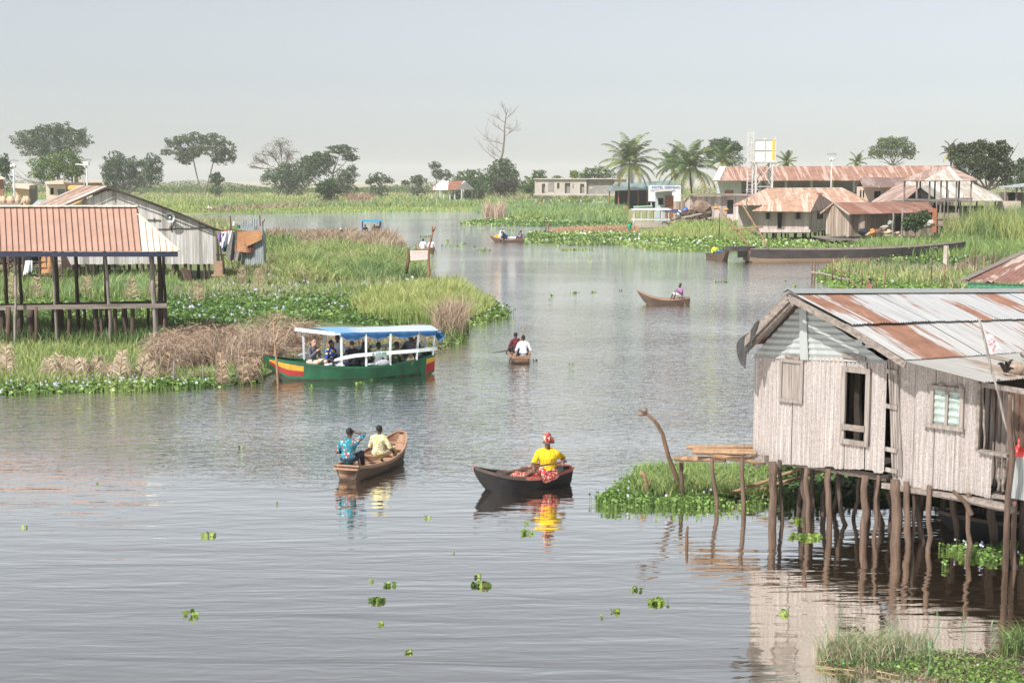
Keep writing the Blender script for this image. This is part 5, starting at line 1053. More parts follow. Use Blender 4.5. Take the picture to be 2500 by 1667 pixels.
def canoe(label, spt, bpt, B, mo, mi, mr, thwarts=(.25, .5, .75), group='small wooden canoes on the lagoon', name='canoe', tmat=None, **kw):
    stern = Vector(spt); d = Vector(bpt) - stern; d.z = 0; L = d.length; root = thing(name, label, 'canoe', (stern.x, stern.y, 0), math.atan2(d.y, d.x), group)
    BASE[root.name] = None; w, zg, zb = hull(root, L, B, mo, mi, mr, **kw)
    for t in thwarts:
        q = MB(); W = w(t) - .02; q.box((L * t, 0, zg(t) - .05), (.07 if t > .05 else .3, W * 2, .025)); q.build('thwart', tmat or mi, root, local=True)
    return root, (lambda x, y, z: root_pt(stern, d, x, y, z)), L, zg
def root_pt(st, d, x, y, z):
    u = d.normalized(); v = Vector((-u.y, u.x, 0)); return Vector((st.x, st.y, 0)) + u * x + v * y + Vector((0, 0, z))
def dirv(a, b): d = Vector(b) - Vector(a); return (d.x, d.y)
# --- woman in the black canoe
st, bw_ = G(1386, 1134, .36), G(1158, 1144, .46); st.z = bw_.z = 0
cn, pt, L, zg = canoe('black tarred canoe with a faded red rim carrying the woman in yellow', st, bw_, .78, M_pitch, M_pinner, [M_rimred, M_rimbrn], thwarts=(.14,), bow=.50, stern=.34, mid=.25, wst=.62, rake=.24, flare=.68)
hipw = G(1338, 1163, .22); pg, pb = at(1383, 1126, hipw.y - .08), at(1236, 1151, hipw.y - .75)
xw = (Vector((hipw.x, hipw.y, 0)) - st).dot((bw_ - st).normalized())
def womanx(root, P, k, hands, arms):
    q = MB(); M2 = Matrix.Identity(3)
    q.ell(P(0, -.02, .065) * k, (.096, .108, .085), 14, 10); q.ell(P(0, -.03, .13) * k, (.075, .08, .055), 12, 8); q.ell(P(-.085, -.05, .03) * k, (.045, .045, .05), 10, 8); q.ell(P(-.10, -.05, -.015) * k, (.025, .03, .04), 8, 6)
    remesh(q, .012, 'headwrap', C_RED, root, 2)
    q = MB(); q.ell((0, .05, .06), (.25, .22, .13), 14, 10); q.ell((0, .02, .17), (.195, .15, .08), 12, 8)
    Mi2 = Matrix.Rotation(-root.rotation_euler.z, 3, 'Z'); fl = [Mi2 @ (f - hipw) for f in (pt(xw + .30, .03, .20), pt(xw + .55, .02, .13), pt(xw + .72, 0, .09))]; q.tube([Vector((0, .03, .1))] + fl, [.21, .22, .2, .14], 12); q.ell(fl[0], (.2, .2, .14), 12, 8); q.ell(fl[1], (.2, .2, .13), 12, 8); q.ell(fl[2], (.13, .13, .09), 12, 8)
    remesh(q, .02, 'skirt', C_RED, root, 4)
woman = person('woman in a yellow T-shirt and red floral headwrap paddling the black canoe', hipw, (-.22, -1), k=1.0, lean=.05, head=(.12, .34), hands=[pg.lerp(pb, .06), pg.lerp(pb, .55)], skin=K_MID, shirt=C_YEL, sleeve=.44, hair=None, vox=.0085, wide=1.2, extra=womanx, feet=[pt(xw + .62, .06, .08), pt(xw + .66, -.12, .08)], kpole=(.3, .3, .5))
paddle(pg, pb, .2, 'long brown paddle held across the lap of the woman in yellow', .019, W_STICK, .11, face_n=(0, -.3, 1))
# --- two people in the open brown canoe
st, bw_ = G(847, 1140, .30), G(980, 1058, .5); st.z = bw_.z = 0
cn, pt, L, zg = canoe('brown plank canoe with a square stern carrying two people seen from behind', st, bw_, .90, W_HULL, W_INNER, W_RIM, thwarts=(.02, .36, .58, .86), bow=.55, stern=.33, mid=.24, wst=.60, wbw=.2, rake=.16, flare=.66)
h1 = G(850, 1129, .33); fw = dirv(st, bw_)
p1 = person('person in a teal and red printed shirt on the square stern, hand at the brow', h1, (fw[0] * .6 + .1, fw[1]), k=.84, lean=.10, side=.0, head=(-.1, .1), hands=[(-.2, .3, .2), (.10, .2, .72)], feet=[(-.14, .6, -.2), (.16, .62, -.2)], skin=K_DARK, shirt=C_TEAL, sleeve=.42, legs=C_DENIM, hair=M_hair, vox=.011, wide=1.12)
h2 = G(924, 1114, .26); p2 = person('person in a pale yellow flowered outfit seated in the middle of the brown canoe', h2, (.35, 1), k=.80, lean=.06, head=(.05, -.1), hands=[(-.2, .35, .2), (.28, .3, .12)], feet=[(-.2, .6, -.2), (.25, .62, -.2)], skin=K_DARK, shirt=C_FLOR, sleeve=.45, legs=C_FLOR, leglen=.95, hair=M_hair, vox=.011, wide=1.08)
a = at(872, 1108, h1.y + .25); b2 = at(884, 1166, h1.y - .15); paddle(a, b2, .3, 'grey paddle dipped beside the stern of the brown canoe', .018, W_GREY, .07)
# --- lone paddler further off
st, bw_ = G(1684, 732, .22), G(1556, 712, .62); st.z = bw_.z = 0
cn, pt, L, zg = canoe('light brown canoe with an upswept bow carrying one paddler', st, bw_, .8, W_HULL, W_INNER, W_RIM, thwarts=(.2, .85), bow=.72, stern=.36, mid=.26, wst=.5, rake=.26)
h3 = G(1662, 727, .3); person('child in a lilac shirt and white shorts alone in the light brown canoe', h3, (-1, -.45), k=.86, lean=.04, head=(.35, 0), hands=[(-.12, .30, .42), (.12, .32, .35)], feet=[(-.12, .62, -.1), (.12, .6, -.1)], skin=K_DARK, shirt=C_PURP, sleeve=.3, legs=C_WHITE, leglen=.45, hair=M_hair)
a = at(1664, 733, h3.y - .4); paddle(a, at(1676, 748, h3.y - .5), .25, 'pale paddle trailing at the stern of the light brown canoe', .018)
# --- two children seen from behind
st, bw_ = G(1272, 872, .22), G(1262, 838, .3); st.z = bw_.z = 0; bw_ = st + (bw_ - st).normalized() * 3.4
cn, pt, L, zg = canoe('short weathered canoe paddled by two children away from the viewer', st, bw_, .74, W_HULL, W_INNER, W_RIM, thwarts=(.04, .4, .7), bow=.4, stern=.24, mid=.24, wst=.85, rake=.15)
h4 = G(1278, 868, .25); person('child in a white shirt at the stern of the short canoe', h4, (-.1, 1), k=.82, lean=.08, head=(0, -.05), hands=[(-.27, .2, .0), (.2, .3, .15)], skin=K_DARK, shirt=C_WHITE, sleeve=.85, legs=C_DENIM, hair=M_hair)
h5 = pt(1.0, .08, .27); person('child in a maroon shirt kneeling in front of the white shirted one', h5, (-.35, 1), k=.8, lean=.06, side=-.05, head=(.1, 0), hands=[(-.42, .12, .02), (.1, .3, .2)], skin=K_DARK, shirt=C_MAROON, sleeve=.42, legs=C_DENIM, hair=M_hair)
a = at(1240, 856, h5.y - .1); paddle(a, at(1222, 858.5, h5.y - .1), .28, 'dark paddle held out flat to the left of the short canoe', .02, M_padd, .07, face_n=(0, .2, 1))
a = at(1285, 795, h4.y + .3); paddle(a, at(1252, 876, h4.y - .1), .2, 'pale long paddle raised at a slant behind the white shirted child', .018, W_BAMB, .05)
# --- laden canoe far off
st, bw_ = G(1280, 586, .25), G(1196, 579, .5); st.z = bw_.z = 0
cn, pt, L, zg = canoe('distant laden canoe with yellow can and blue tub', st, bw_, .95, W_HULL, W_INNER, W_RIM, thwarts=(.1, .9), bow=.72, stern=.42, mid=.3, wst=.4, rake=.22)
for x, y, lab, sh_, hr_, fc in ((2.35, .1, 'person in white clothes and white headcloth in the laden canoe', C_WHITE, M_white, (.6, -.5)), (2.0, -.15, 'person in dark clothes and white headcloth in the laden canoe', C_BLACK, M_white, (-.6, -.5)), (.25, 0, 'person in a mauve shirt paddling at the stern of the laden canoe', C_MAUVE, M_hair, (-1, .1))):
    person(lab, pt(x, y, .3), fc, k=1.05, skin=K_DARK, shirt=sh_, sleeve=.8, legs=C_BLACK, hair=hr_, hairlen=.02 if hr_ is M_white else 0, vox=.026, hands=[(-.15, .35, .2), (.2, .3, .6)] if x < 1 else None)
c = pt(2.0, -.32, .28); M_tub = plain('blue_tub', (.03, .20, .55, 1), .4, .1); MB().lathe(c, [(0, 0), (.26, 0), (.31, .34), (.36, .4), (.33, .42), (.28, .47), (.1, .5), (0, .5)], 18).build('tub', M_tub, loc=c, smooth=True, label='big blue lidded tub in the laden canoe', cat='tub')
c = pt(2.65, 0, .34); M_can = plain('yellow_can', (.8, .42, .01, 1), .4, .1); q = MB(); q.box(c + Vector((0, 0, .15)), (.6, .3, .3), .2); q.tube([c + Vector((-.2, 0, .3)), c + Vector((-.1, 0, .38)), c + Vector((.1, 0, .38)), c + Vector((.2, 0, .3))], .02); q.lathe(c + Vector((.24, 0, .3)), [(.05, 0), (.05, .06), (0, .06)], 10); q.build('jerrycan', M_can, loc=c, label='yellow jerrycan in the bow half of the laden canoe', cat='jerrycan')
c = pt(1.1, 0, .34); MB().ell(c + Vector((0, 0, .08)), (.55, .28, .12), 12, 8, jit=.2).build('sack', C_WHITE, loc=c, smooth=True, label='pale sack lying in the laden canoe', cat='sack')
c = pt(3.0, 0, .36); MB().ell(c + Vector((0, 0, .1)), (.16, .16, .2), 10, 8).build('bundle', M_purple, loc=c, smooth=True, label='small lilac bundle near the bow of the laden canoe', cat='bundle')
paddle(pt(.15, .1, .9), pt(-.25, .1, .35), .4, 'dark paddle at the stern of the laden canoe', .02, M_padd, .14)
# --- canoe behind the notice board, two people in white
st = G(1056, 618); bw_ = st + Vector((-1.6, 3.2, 0)); cn, pt, L, zg = canoe('dark canoe half hidden behind the notice board', st, bw_, .9, W_HULL, W_INNER, W_RIM, thwarts=(.3,), bow=.5, stern=.45, mid=.3)
person('person in white with a red headscarf behind the notice board', pt(1.2, .35, .3), (.1, 1), k=1.05, skin=K_DARK, shirt=C_WHITE, sleeve=.9, legs=C_WHITE, hair=C_MAROON, vox=.026)
person('second person in white, right of the red headscarf', pt(.6, -.15, .3), (0, 1), k=1.05, skin=K_DARK, shirt=C_WHITE, sleeve=.9, legs=C_WHITE, hair=M_hair, vox=.026)
a = at(1062, 610, st.y - .3); paddle(a, at(1068, 625, st.y - .5), .3, 'dark paddle right of the notice board', .03, M_padd)
# --- canoe by the long pirogue, bow towards us
bw_ = G(1768, 637) + Vector((.25, .2, 0)); st = bw_ + Vector((-1.0, 3.0, 0)); cn, pt, L, zg = canoe('small dark canoe heading this way at the stern of the long pirogue', st, bw_, 1.05, W_HULL, W_INNER, W_HULL, thwarts=(.4,), bow=.75, stern=.4, mid=.4, wbw=.3)
person('person in a lime yellow top in the small canoe by the pirogue', pt(1.3, -.1, .35), (.2, -1), k=1.05, skin=K_DARK, shirt=C_YG, sleeve=.8, legs=C_DENIM, hair=M_hair, vox=.022)
person('dark clothed person left of the lime yellow top', pt(1.5, .35, .2), (.2, -1), k=.95, skin=K_DARK, shirt=C_BLACK, sleeve=.9, legs=C_DENIM, hair=M_hair, vox=.022, side=-.1)
c = pt(2.0, 0, .38); MB().lathe(c, [(0, 0), (.24, 0), (.30, .26), (.33, .28), (.27, .3), (.2, .16), (0, .15)], 16).build('basin', M_tub, loc=c, smooth=True, label='blue basin before the lime yellow top', cat='basin')
# --- tiny far canoe
st = G(503, 516); bw_ = G(555, 514); cn, pt, L, zg = canoe('tiny pale canoe in the far water strip', st, bw_, 1.3, W_GREY, W_GREY, W_GREY, thwarts=(), bow=1.1, stern=.5, mid=.45, wst=.4)
person('far off person in white at the left end of the tiny canoe', pt(.9, 0, .45), (1, 0), k=1.2, skin=K_DARK, shirt=C_WHITE, sleeve=.9, legs=C_WHITE, hair=M_hair, vox=.04)
# --- white capped head beyond the reeds
st = G(800, 590); cn, pt, L, zg = canoe('canoe mostly hidden behind the brown reeds', st, st + Vector((3.2, .6, 0)), .9, W_HULL, W_INNER, W_RIM, thwarts=(.3,))
person('person with a white cap showing above the brown reeds', pt(1.2, 0, .35), (1, 0), k=1.15, skin=K_DARK, shirt=C_GREY, legs=C_DENIM, hair=M_white, vox=.026)
# --- bare chested man with a pole beside the fishing stakes
st = G(2090, 749); cn, pt, L, zg = canoe('canoe behind the hut roof by the fishing stakes', st + Vector((2.6, .3, 0)), st + Vector((-.6, 0, 0)), .9, W_HULL, W_INNER, W_RIM, thwarts=(.3,))
hb = at(2127, 712, st.y + .1); hb.z = .42; a = at(2042, 655, st.y - .3); person('bare chested man holding a long pole beside the fishing stakes', hb, (-1, -.1), k=1.15, skin=skinmat('skin_bare', (.20, .085, .055, 1)), hands=[at(2107, 713, st.y - .2), at(2102, 709, st.y - .3)], legs=C_DENIM, hair=M_hair, vox=.022)
MB().pole(a, at(2112, 717, st.y - .2), .028, .028, .01, 7).build('pole', W_BAMB, loc=a, smooth=True, label='long pale pole held by the bare chested man', cat='pole')
# --- dark canoe in the shade under the hut
a = G(2292, 1262, .3); cn, pt, L, zg = canoe('black canoe moored in the shade under the ribbed hut', Vector((a.x + 3.2, a.y - .2, 0)), Vector((a.x, a.y, 0)), .8, M_pitch, M_pitch, M_rimbrn, thwarts=(.3,), bow=.42, stern=.3)
# ------------------------------------------------------------------ green tourist boat
GB, GS = Vector((-7.48, 42.55, 0)), Vector((-2.52, 44.35, 0)); dG = GB - GS; LG = dG.length
M_bgreen = plain('green_gloss', (.006, .085, .036, 1), .5, .4, 2.5); M_byel = plain('yellow_gloss', (.50, .28, .02, 1), .5, .3); M_bred = plain('red_gloss', (.30, .012, .012, 1), .5, .3); M_bwhite = plain('white_gloss', (.66, .70, .72, 1), .45, .08, 2); M_bin = plain('green_inside', (.02, .12, .06, 1), .6)
M_slime = plain('waterline_slime', (.028, .035, .02, 1), .8, .5, 5)
gb = thing('tour_boat', 'green tour boat with blue and white canopy and yellow red bow stripes', 'boat', GS, math.atan2(dG.y, dG.x)); BASE[gb.name] = None
def gmat(t, j):
    if j >= 6 and .06 < t < .93: return 3
    if (.79 < t < .955): return {1: 1, 2: 1, 3: 2, 4: 2}.get(j, 0)
    if t < .05: return {1: 1, 2: 1, 3: 2, 4: 2, 5: 2, 6: 2}.get(j, 0)
    return 0
w, zg, zb = hull(gb, LG, 1.75, [M_bgreen, M_byel, M_bred, M_slime], M_bin, M_bgreen, strips=8, matf=gmat, N=34, bow=.74, stern=.62, mid=.38, wst=.4, wbw=.06, rake=.13, srake=.07, draft=.1, flare=.8, rimw=.05, floor=.08)
gp = lambda x, y, z: root_pt(GS, dG, x, y, z)
X = lambda u: LG - u                      # distance from the bow -> boat x ; y>0 is the far side? (left of heading)
near = 1 if gp(0, 1, 0).y < gp(0, -1, 0).y else -1
roofn, rooff = 2.02, 1.16; zr = 1.43
def lp(u, y, z): return Vector((X(u), near * y, z))
q = MB(); rows, under = [], []
for i in range(13):
    v = i / 12; row = []
    for j in range(9):
        s = j / 8; u0 = roofn + (rooff - roofn) * s; u = u0 + (5.26 - u0) * v; y = .84 - 1.68 * s; row.append(lp(u, y, zr + .09 * math.sin(s * math.pi) + .02 * math.sin(v * 9) - .05 * v))
    rows.append(row)
M_can2, n, b, o = newmat('canopy_cloth'); v_ = coord(n, 'Object'); sx2 = n.nodes.new('ShaderNodeSeparateXYZ'); n.links.new(v_, sx2.inputs[0])
ns = noise(n, v_, 5.5, 5, .7); e = n.nodes.new('ShaderNodeMath'); e.operation = 'MULTIPLY_ADD'; e.inputs[1].default_value = 1.1; n.links.new(ns, e.inputs[0]); n.links.new(sx2.outputs[0], e.inputs[2])
n.links.new(mix(n, ramp(n, e.outputs[0], [(0, 0.0), (1, 1.0)]), (.60, .62, .66, 1), (.12, .36, .66, 1)), b.inputs['Base Color'])
mr = n.nodes.new('ShaderNodeMapRange'); mr.inputs[1].default_value = X(2.9) + .5; mr.inputs[2].default_value = X(2.4) + .6; n.links.new(e.outputs[0], mr.inputs[0])
n.links.new(mix(n, mr.outputs[0], (.42, .47, .53, 1), (.16, .32, .50, 1)), b.inputs['Base Color']); b.inputs['Roughness'].default_value = .75
q.grid(rows); q.grid([[p - Vector((0, 0, .02)) for p in r] for r in rows][::-1]); cnp = q.build('canopy', M_can2, gb, local=True, smooth=True)
q = MB(); q.bar(lp(roofn - .02, .86, zr - .01), lp(rooff - .02, -.86, zr - .01), .05, .10); q.bar(lp(roofn, .85, zr - .02), lp(5.32, .85, zr - .06), .04, .05); q.bar(lp(rooff, -.85, zr - .02), lp(5.32, -.85, zr - .06), .04, .05); q.build('canopy_frame', M_bwhite, gb, local=True)
M_val = plain('blue_tarp', (.015, .10, .25, 1), .6, .3); q = MB(); rows = []
ties = [2.16, 2.95, 3.72, 4.62, 5.25]
for i in range(41):
    u = 2.16 + (5.34 - 2.16) * i / 40; k = max(j for j in range(5) if ties[j] <= u + 1e-6); k = min(k, 3); f = (u - ties[k]) / (ties[k + 1] - ties[k]); dp = .08 + .15 * math.sin(math.pi * max(0, min(1, f))) ** .7 * (1.1 - .15 * k)
    rows.append([lp(u, .87 + .03 * math.sin(j * 1.2) + .01 * math.sin(u * 20), zr + .015 - dp * j / 5 - .04 * (i / 40)) for j in range(6)])
q.grid(rows); q.build('valance', M_val, gb, local=True, smooth=True)
q = MB(); rows = []
for i in range(9):
    y = .9 - .5 * i / 8; rows.append([lp(5.33 + .10 * math.sin(j * .8), y, zr - .05 - (.34 - .16 * i / 8) * j / 5) for j in range(6)])
q.grid(rows); q.build('valance', M_val, gb, local=True, smooth=True, label='blue end flap of the canopy')
for u, y in ((2.2, .80), (2.95, .84), (3.72, .84), (4.62, .80), (5.2, .6), (1.36, -.74), (2.05, -.82), (2.9, -.84), (3.75, -.84), (4.6, -.8), (5.2, -.6)):
    t = X(u) / LG; wy = min(abs(y), w(t) - .02) * (1 if y > 0 else -1); q = MB(); q.bar(lp(u, wy, zg(t) - .02), lp(u, y, zr - .02), .055, .055, up=(1, 0, 0)); q.build('post', M_bwhite, gb, local=True)
for s, lab in ((1, 'near white side rail with green lettering'), (-1, 'far white side rail')):
    q = MB(); us = [1.98, 2.2, 2.6, 2.95, 3.4, 3.72, 4.2, 4.62, 5.0, 5.25]; zz = [.62, .68, .74, .76, .78, .79, .80, .81, .82, .83]; ys = [.80, .84, .87, .885, .89, .89, .87, .83, .72, .62]
    if s < 0: us[0], us[1] = 1.2, 1.5
    rows = []
    for u, z, y in zip(us, zz, ys): h_ = .055 if u > 2.1 else .03; rows.append([lp(u, s * y, z - h_), lp(u, s * (y + .02), z - h_), lp(u, s * (y + .02), z + h_), lp(u, s * y, z + h_)])
    q.grid(rows, close=True); rl_ = q.build('rail', M_bwhite, gb, local=True, label=lab)
    if s > 0: rail = rl_
q = MB(); q.bar(lp(4.4, .5, .5), lp(4.4, -.5, .5), .25, .04); q.bar(lp(3.2, .7, .42), lp(3.2, -.7, .42), .25, .04); q.bar(lp(2.2, .7, .42), lp(2.2, -.7, .42), .25, .04)
q.build('bench', M_bwhite, gb, local=True)
xd = (gp(X(3.6), 0, 0) - gp(X(3.0), 0, 0)).normalized(); M_gl = plain('green_lettering', (.02, .22, .13, 1), .6)
tw = gp(X(3.12), near * .915, .735); t_ = text_mesh('A LOUER', .105, M_gl, tw, xd, (0, 0, 1), 'lettering', None, .002, .004, 1.1); t_.parent = rail; t_.matrix_parent_inverse = gb.matrix_world.inverted() if False else (Matrix.Translation(Vector(gb.location)) @ Matrix.Rotation(gb.rotation_euler.z, 4, 'Z')).inverted()
fd = (gp(1, 0, 0) - gp(0, 0, 0)); rt = -gp(0, near, 0) + gp(0, 0, 0)     # towards the bow ; towards the far side
def gper(lab, u, y, fc, zz=.40, **k): return person(lab, gp(X(u), near * y, zz), fc, **{**dict(feet=[(-.1, .36, -.28), (.1, .36, -.28)], k=.92, vox=.016, hair=M_hair, skin=K_DARK, legs=C_DENIM), **k})
def glasses(root, P, k, hands, arms):
    q = MB(); q.ell(P(-.032, .094, .012) * k, (.026, .008, .018), 8, 6); q.ell(P(.032, .094, .012) * k, (.026, .008, .018), 8, 6); q.build('sunglasses', M_DARK, root, local=True)
gper('fair man in sunglasses and slate jacket at the front of the tour boat', 1.42, .1, (.85, -.55), .42, k=1.0, skin=K_PALE, shirt=C_GREY, sleeve=.95, legs=C_BEIGE, leglen=.45, hair=M_hairg, head=(-.25, -.05), extra=glasses, hands=[(-.2, .4, .1), (.15, .35, .45)], vox=.013)
gper('passenger in a blue and yellow printed shirt', 2.02, -.1, (.5, -.3), .38, shirt=C_BLUEY, sleeve=.5)
gper('passenger with cropped hair and black T-shirt leaning on the rail', 2.62, .5, (-.4, 1), .38, skin=K_PALE, shirt=C_BLACK, sleeve=.35, hair=M_hairg, hands=[(-.38, .0, .22), (.2, .3, .2)], wide=1.1)
gper('passenger in a pale top behind the cropped haired one', 2.35, -.4, (.2, -1), .5, shirt=C_WHITE)
gper('passenger with long black hair and black top', 2.98, .42, (.1, 1), .34, shirt=C_BLACK, hairlen=.2)
gper('passenger in a white T-shirt with a raised arm above the lettering', 3.42, .4, (.3, 1), .30, shirt=C_WHITE, sleeve=.35, hands=[(-.32, .1, .62), (.2, .3, .2)])
gper('passenger with dark hair in a dull green top near the middle post', 3.98, .35, (.6, .7), .30, shirt=C_GREENP)
gper('passenger in a grey T-shirt holding an arm over the head at the stern', 4.55, .1, (.2, -1), .50, shirt=C_GREY, sleeve=.3, hands=[(.1, .05, .86), (-.5, .2, .3)], hair=M_hair)
gper('boy in a green printed shirt at the very stern of the tour boat', 4.8, .2, (-.8, -.5), .46, shirt=C_GREENP, k=.85)
gper('passenger lying back in dark jeans near the stern', 4.2, .2, (-.8, .2), .22, shirt=C_BLACK, lean=-.12, k=.85)
c = gp(X(4.35), near * .45, .50); MB().lathe(c, [(0, .07), (.1, .07), (.11, .01), (.22, 0), (.23, -.01), (.11, .0), (0, .0)], 18, axis=(-.3, -.9, .35)).build('straw_hat', plain('straw', (.26, .20, .12, 1), .9, .2, 12), loc=c, smooth=True, label='round straw hat hanging inside the stern of the tour boat', cat='hat')
c = gp(X(1.98), near * .55, .47); ax = (gp(X(1.6), near * .7, .42) - c).normalized(); ca = thing('camera', 'camera with a long white ringed lens resting near the front bench', 'camera', c); q = MB(); q.box(c, (.12, .1, .12)); q.build('camera_body', C_BLACK, ca); q = MB(); q.lathe(c, [(.05, .04), (.05, .14), (.06, .15), (.06, .26), (.05, .27), (0, .27)], 12, axis=ax); q.build('lens', M_bwhite, ca, smooth=True)
c = gp(X(3.55), near * .64, .44); MB().ell(c, (.2, .05, .12), 14, 8, rot=Matrix.Rotation(math.atan2(dG.y, dG.x), 3, 'Z')).build('cushion', C_GREY2, loc=c, smooth=True, label='pale oval lifebuoy shape under the lettering of the rail', cat='cushion')
# ================================================================== BUILDINGS BEYOND THE WATER
def pts3(L): return [at(*p) for p in L]
def facet(mb, P, th=.06, mi=0):
    """a flat roof plane or wall with thickness and UVs running down its slope"""
    P = [Vector(p) for p in P]; n = (P[1] - P[0]).cross(P[-1] - P[0]).normalized(); n = n if n.z >= -1e-4 else -n
    if abs(n.z) < .2: n = Vector((0, -1, 0)) if n.y <= 0 else -n if n.y > 0 else n
    h_ = Vector((0, 0, 1)).cross(n); h_ = h_.normalized() if h_.length > .05 else Vector((1, 0, 0)); v = h_.cross(n); uv = [(p.dot(h_), p.dot(v)) for p in P]
    B = [p - n * th for p in P]; mb.poly(P, mi, uv); mb.poly(B[::-1], mi, uv[::-1])
    for i in range(len(P)): j = (i + 1) % len(P); mb.poly([P[i], B[i], B[j], P[j]], mi, [uv[i], uv[i], uv[j], uv[j]])
def roof(root, mat, faces, name='roof', th=.06, label=None):
    q = MB()
    for f in faces: facet(q, pts3(f), th)
    return q.build(name, mat, root, label=label)
def wallq(root, mat, px0, px1, yt, yb, d, d1=None, name='wall', z0=None, planksw=None, label=None, holes=()):
    """upright wall between two columns of the picture; holes (px0, px1, y0, y1) are left open on a front wall"""
    d1 = d1 or d; a, b2 = at(px0, yt, d), at(px1, yt, d1); zt_, zb_ = a.z, (at(px0, yb, d).z if z0 is None else z0)
    q = MB(); L = math.hypot(b2.x - a.x, b2.y - a.y); dx = Vector((b2.x - a.x, b2.y - a.y, 0)) / L; org = Vector((a.x, a.y, 0))
    xs = sorted({0.0, L} | {(at(h_[i], 0 + 480, d).x - a.x) for h_ in holes for i in (0, 1)})
    for x0, x1 in zip(xs, xs[1:]):
        xm = (x0 + x1) / 2; cut = sorted([(at(px0, h_[3], d).z, at(px0, h_[2], d).z) for h_ in holes if at(h_[0], 480, d).x - a.x - 1e-3 < xm < at(h_[1], 480, d).x - a.x + 1e-3]); z = zb_
        for lo, hi in cut + [(zt_, None)]:
            lo = min(lo, zt_)
            if lo > z + .02:
                if planksw: planks(q, x0, x1, 0, z, lambda x, lo=lo: lo, planksw, dx, org, mis=mis_)
                else: c = org + dx * xm + Vector((0, 0, (z + lo) / 2)); q.box(c, (x1 - x0, .12, lo - z), math.atan2(dx.y, dx.x))
            if hi is not None: z = hi
    return q.build(name, mat, root, label=label)
mis_ = (0, 1, 1, 2)
P_PINK = [wood('plank_pinkish', rgb(222, 208, 201), rgb(172, 154, 147), 'z', .3), wood('plank_pink_mid', rgb(208, 193, 187), rgb(156, 140, 134), 'z', .3), wood('plank_pink_dark', rgb(184, 168, 161), rgb(130, 114, 108), 'z', .3)]
P_BRN = [wood('plank_brownish', rgb(190, 172, 157), rgb(132, 115, 102), 'z', .3), wood('plank_brown_mid', rgb(168, 150, 136), rgb(112, 96, 85), 'z', .3), wood('plank_brown_dark', rgb(130, 114, 103), rgb(84, 72, 64), 'z', .3)]
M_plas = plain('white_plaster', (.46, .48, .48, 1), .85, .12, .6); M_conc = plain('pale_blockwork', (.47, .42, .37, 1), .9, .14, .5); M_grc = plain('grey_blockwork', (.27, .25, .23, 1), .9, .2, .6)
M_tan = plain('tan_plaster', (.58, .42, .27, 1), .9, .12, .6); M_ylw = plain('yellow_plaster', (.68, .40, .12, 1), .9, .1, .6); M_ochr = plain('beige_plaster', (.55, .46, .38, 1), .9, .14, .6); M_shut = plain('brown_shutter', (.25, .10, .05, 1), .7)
M_iron = plain('white_ironwork', (.55, .53, .50, 1), .6, .15, 2); M_steel = plain('galvanised_pole', (.52, .55, .56, 1), .5, .1)
S_ORG = sheet('roof_orange', (.64, .47, .37, 1), (.52, .32, .22, 1), .55, .6, (2.6, .15)); S_PINKR = sheet('roof_pink', (.66, .52, .42, 1), (.48, .25, .17, 1), .6, .6, (.5, .12)); S_RUST = sheet('roof_rust_all', (.38, .22, .17, 1), (.30, .14, .095, 1), .6, .6, (2.4, .12))
S_LONG = sheet('roof_long', (.52, .36, .29, 1), (.38, .20, .14, 1), .52, .3, (4.5, .2)); S_CRM = sheet('roof_cream', (.62, .60, .53, 1), (.50, .42, .34, 1), .45, .5, (3, .1)); S_BRWN = sheet('roof_brown', (.36, .27, .23, 1), (.25, .16, .13, 1), .6, .5, (1, .2)); S_SALM = sheet('roof_salmon', (.48, .36, .31, 1), (.38, .25, .20, 1), .5, .5, (3, .1))
S_GRNG = sheet('roof_greygreen', (.22, .31, .30, 1), (.18, .22, .2, 1), .4, .4)
def B(name, lab, cat, px, d): a = at(px, 480, d); return thing(name, lab, cat, (a.x, d, 0))
def opening(root, px0, px1, y0, y1, d, name='window', mat=None, fr=None, dep=.25):  # by default a near-black panel stands in for the room's shade
    a, b2 = at(px0, y0, d), at(px1, y1, d); q = MB(); q.box(((a.x + b2.x) / 2, d + dep, (a.z + b2.z) / 2), (b2.x - a.x, .06, a.z - b2.z)); o = q.build(name, mat or M_DARK, root)
    if fr:
        f = MB(); w = .07; c = (a.x + b2.x) / 2
        for x in (a.x, b2.x): f.bar((x, d - .08, b2.z), (x, d - .08, a.z), .08, w, up=(1, 0, 0))
        for z in (a.z, b2.z): f.bar((a.x - w / 2, d - .083, z), (b2.x + w / 2, d - .083, z), .08, w)
        f.build('frame', fr, o)
    return o
def stilts(root, xs, d, zt_, r_=.1, mat=None, name='stilt', jd=0):
    for x in xs:
        a = at(x, 560, d + random.uniform(0, jd)); q = MB(); q.pole((a.x, a.y, -.2), (a.x + random.uniform(-.05, .05), a.y, zt_), r_ * random.uniform(.8, 1.2), None, .03, 6, 3); q.build(name, mat or W_DARKPOST, root)
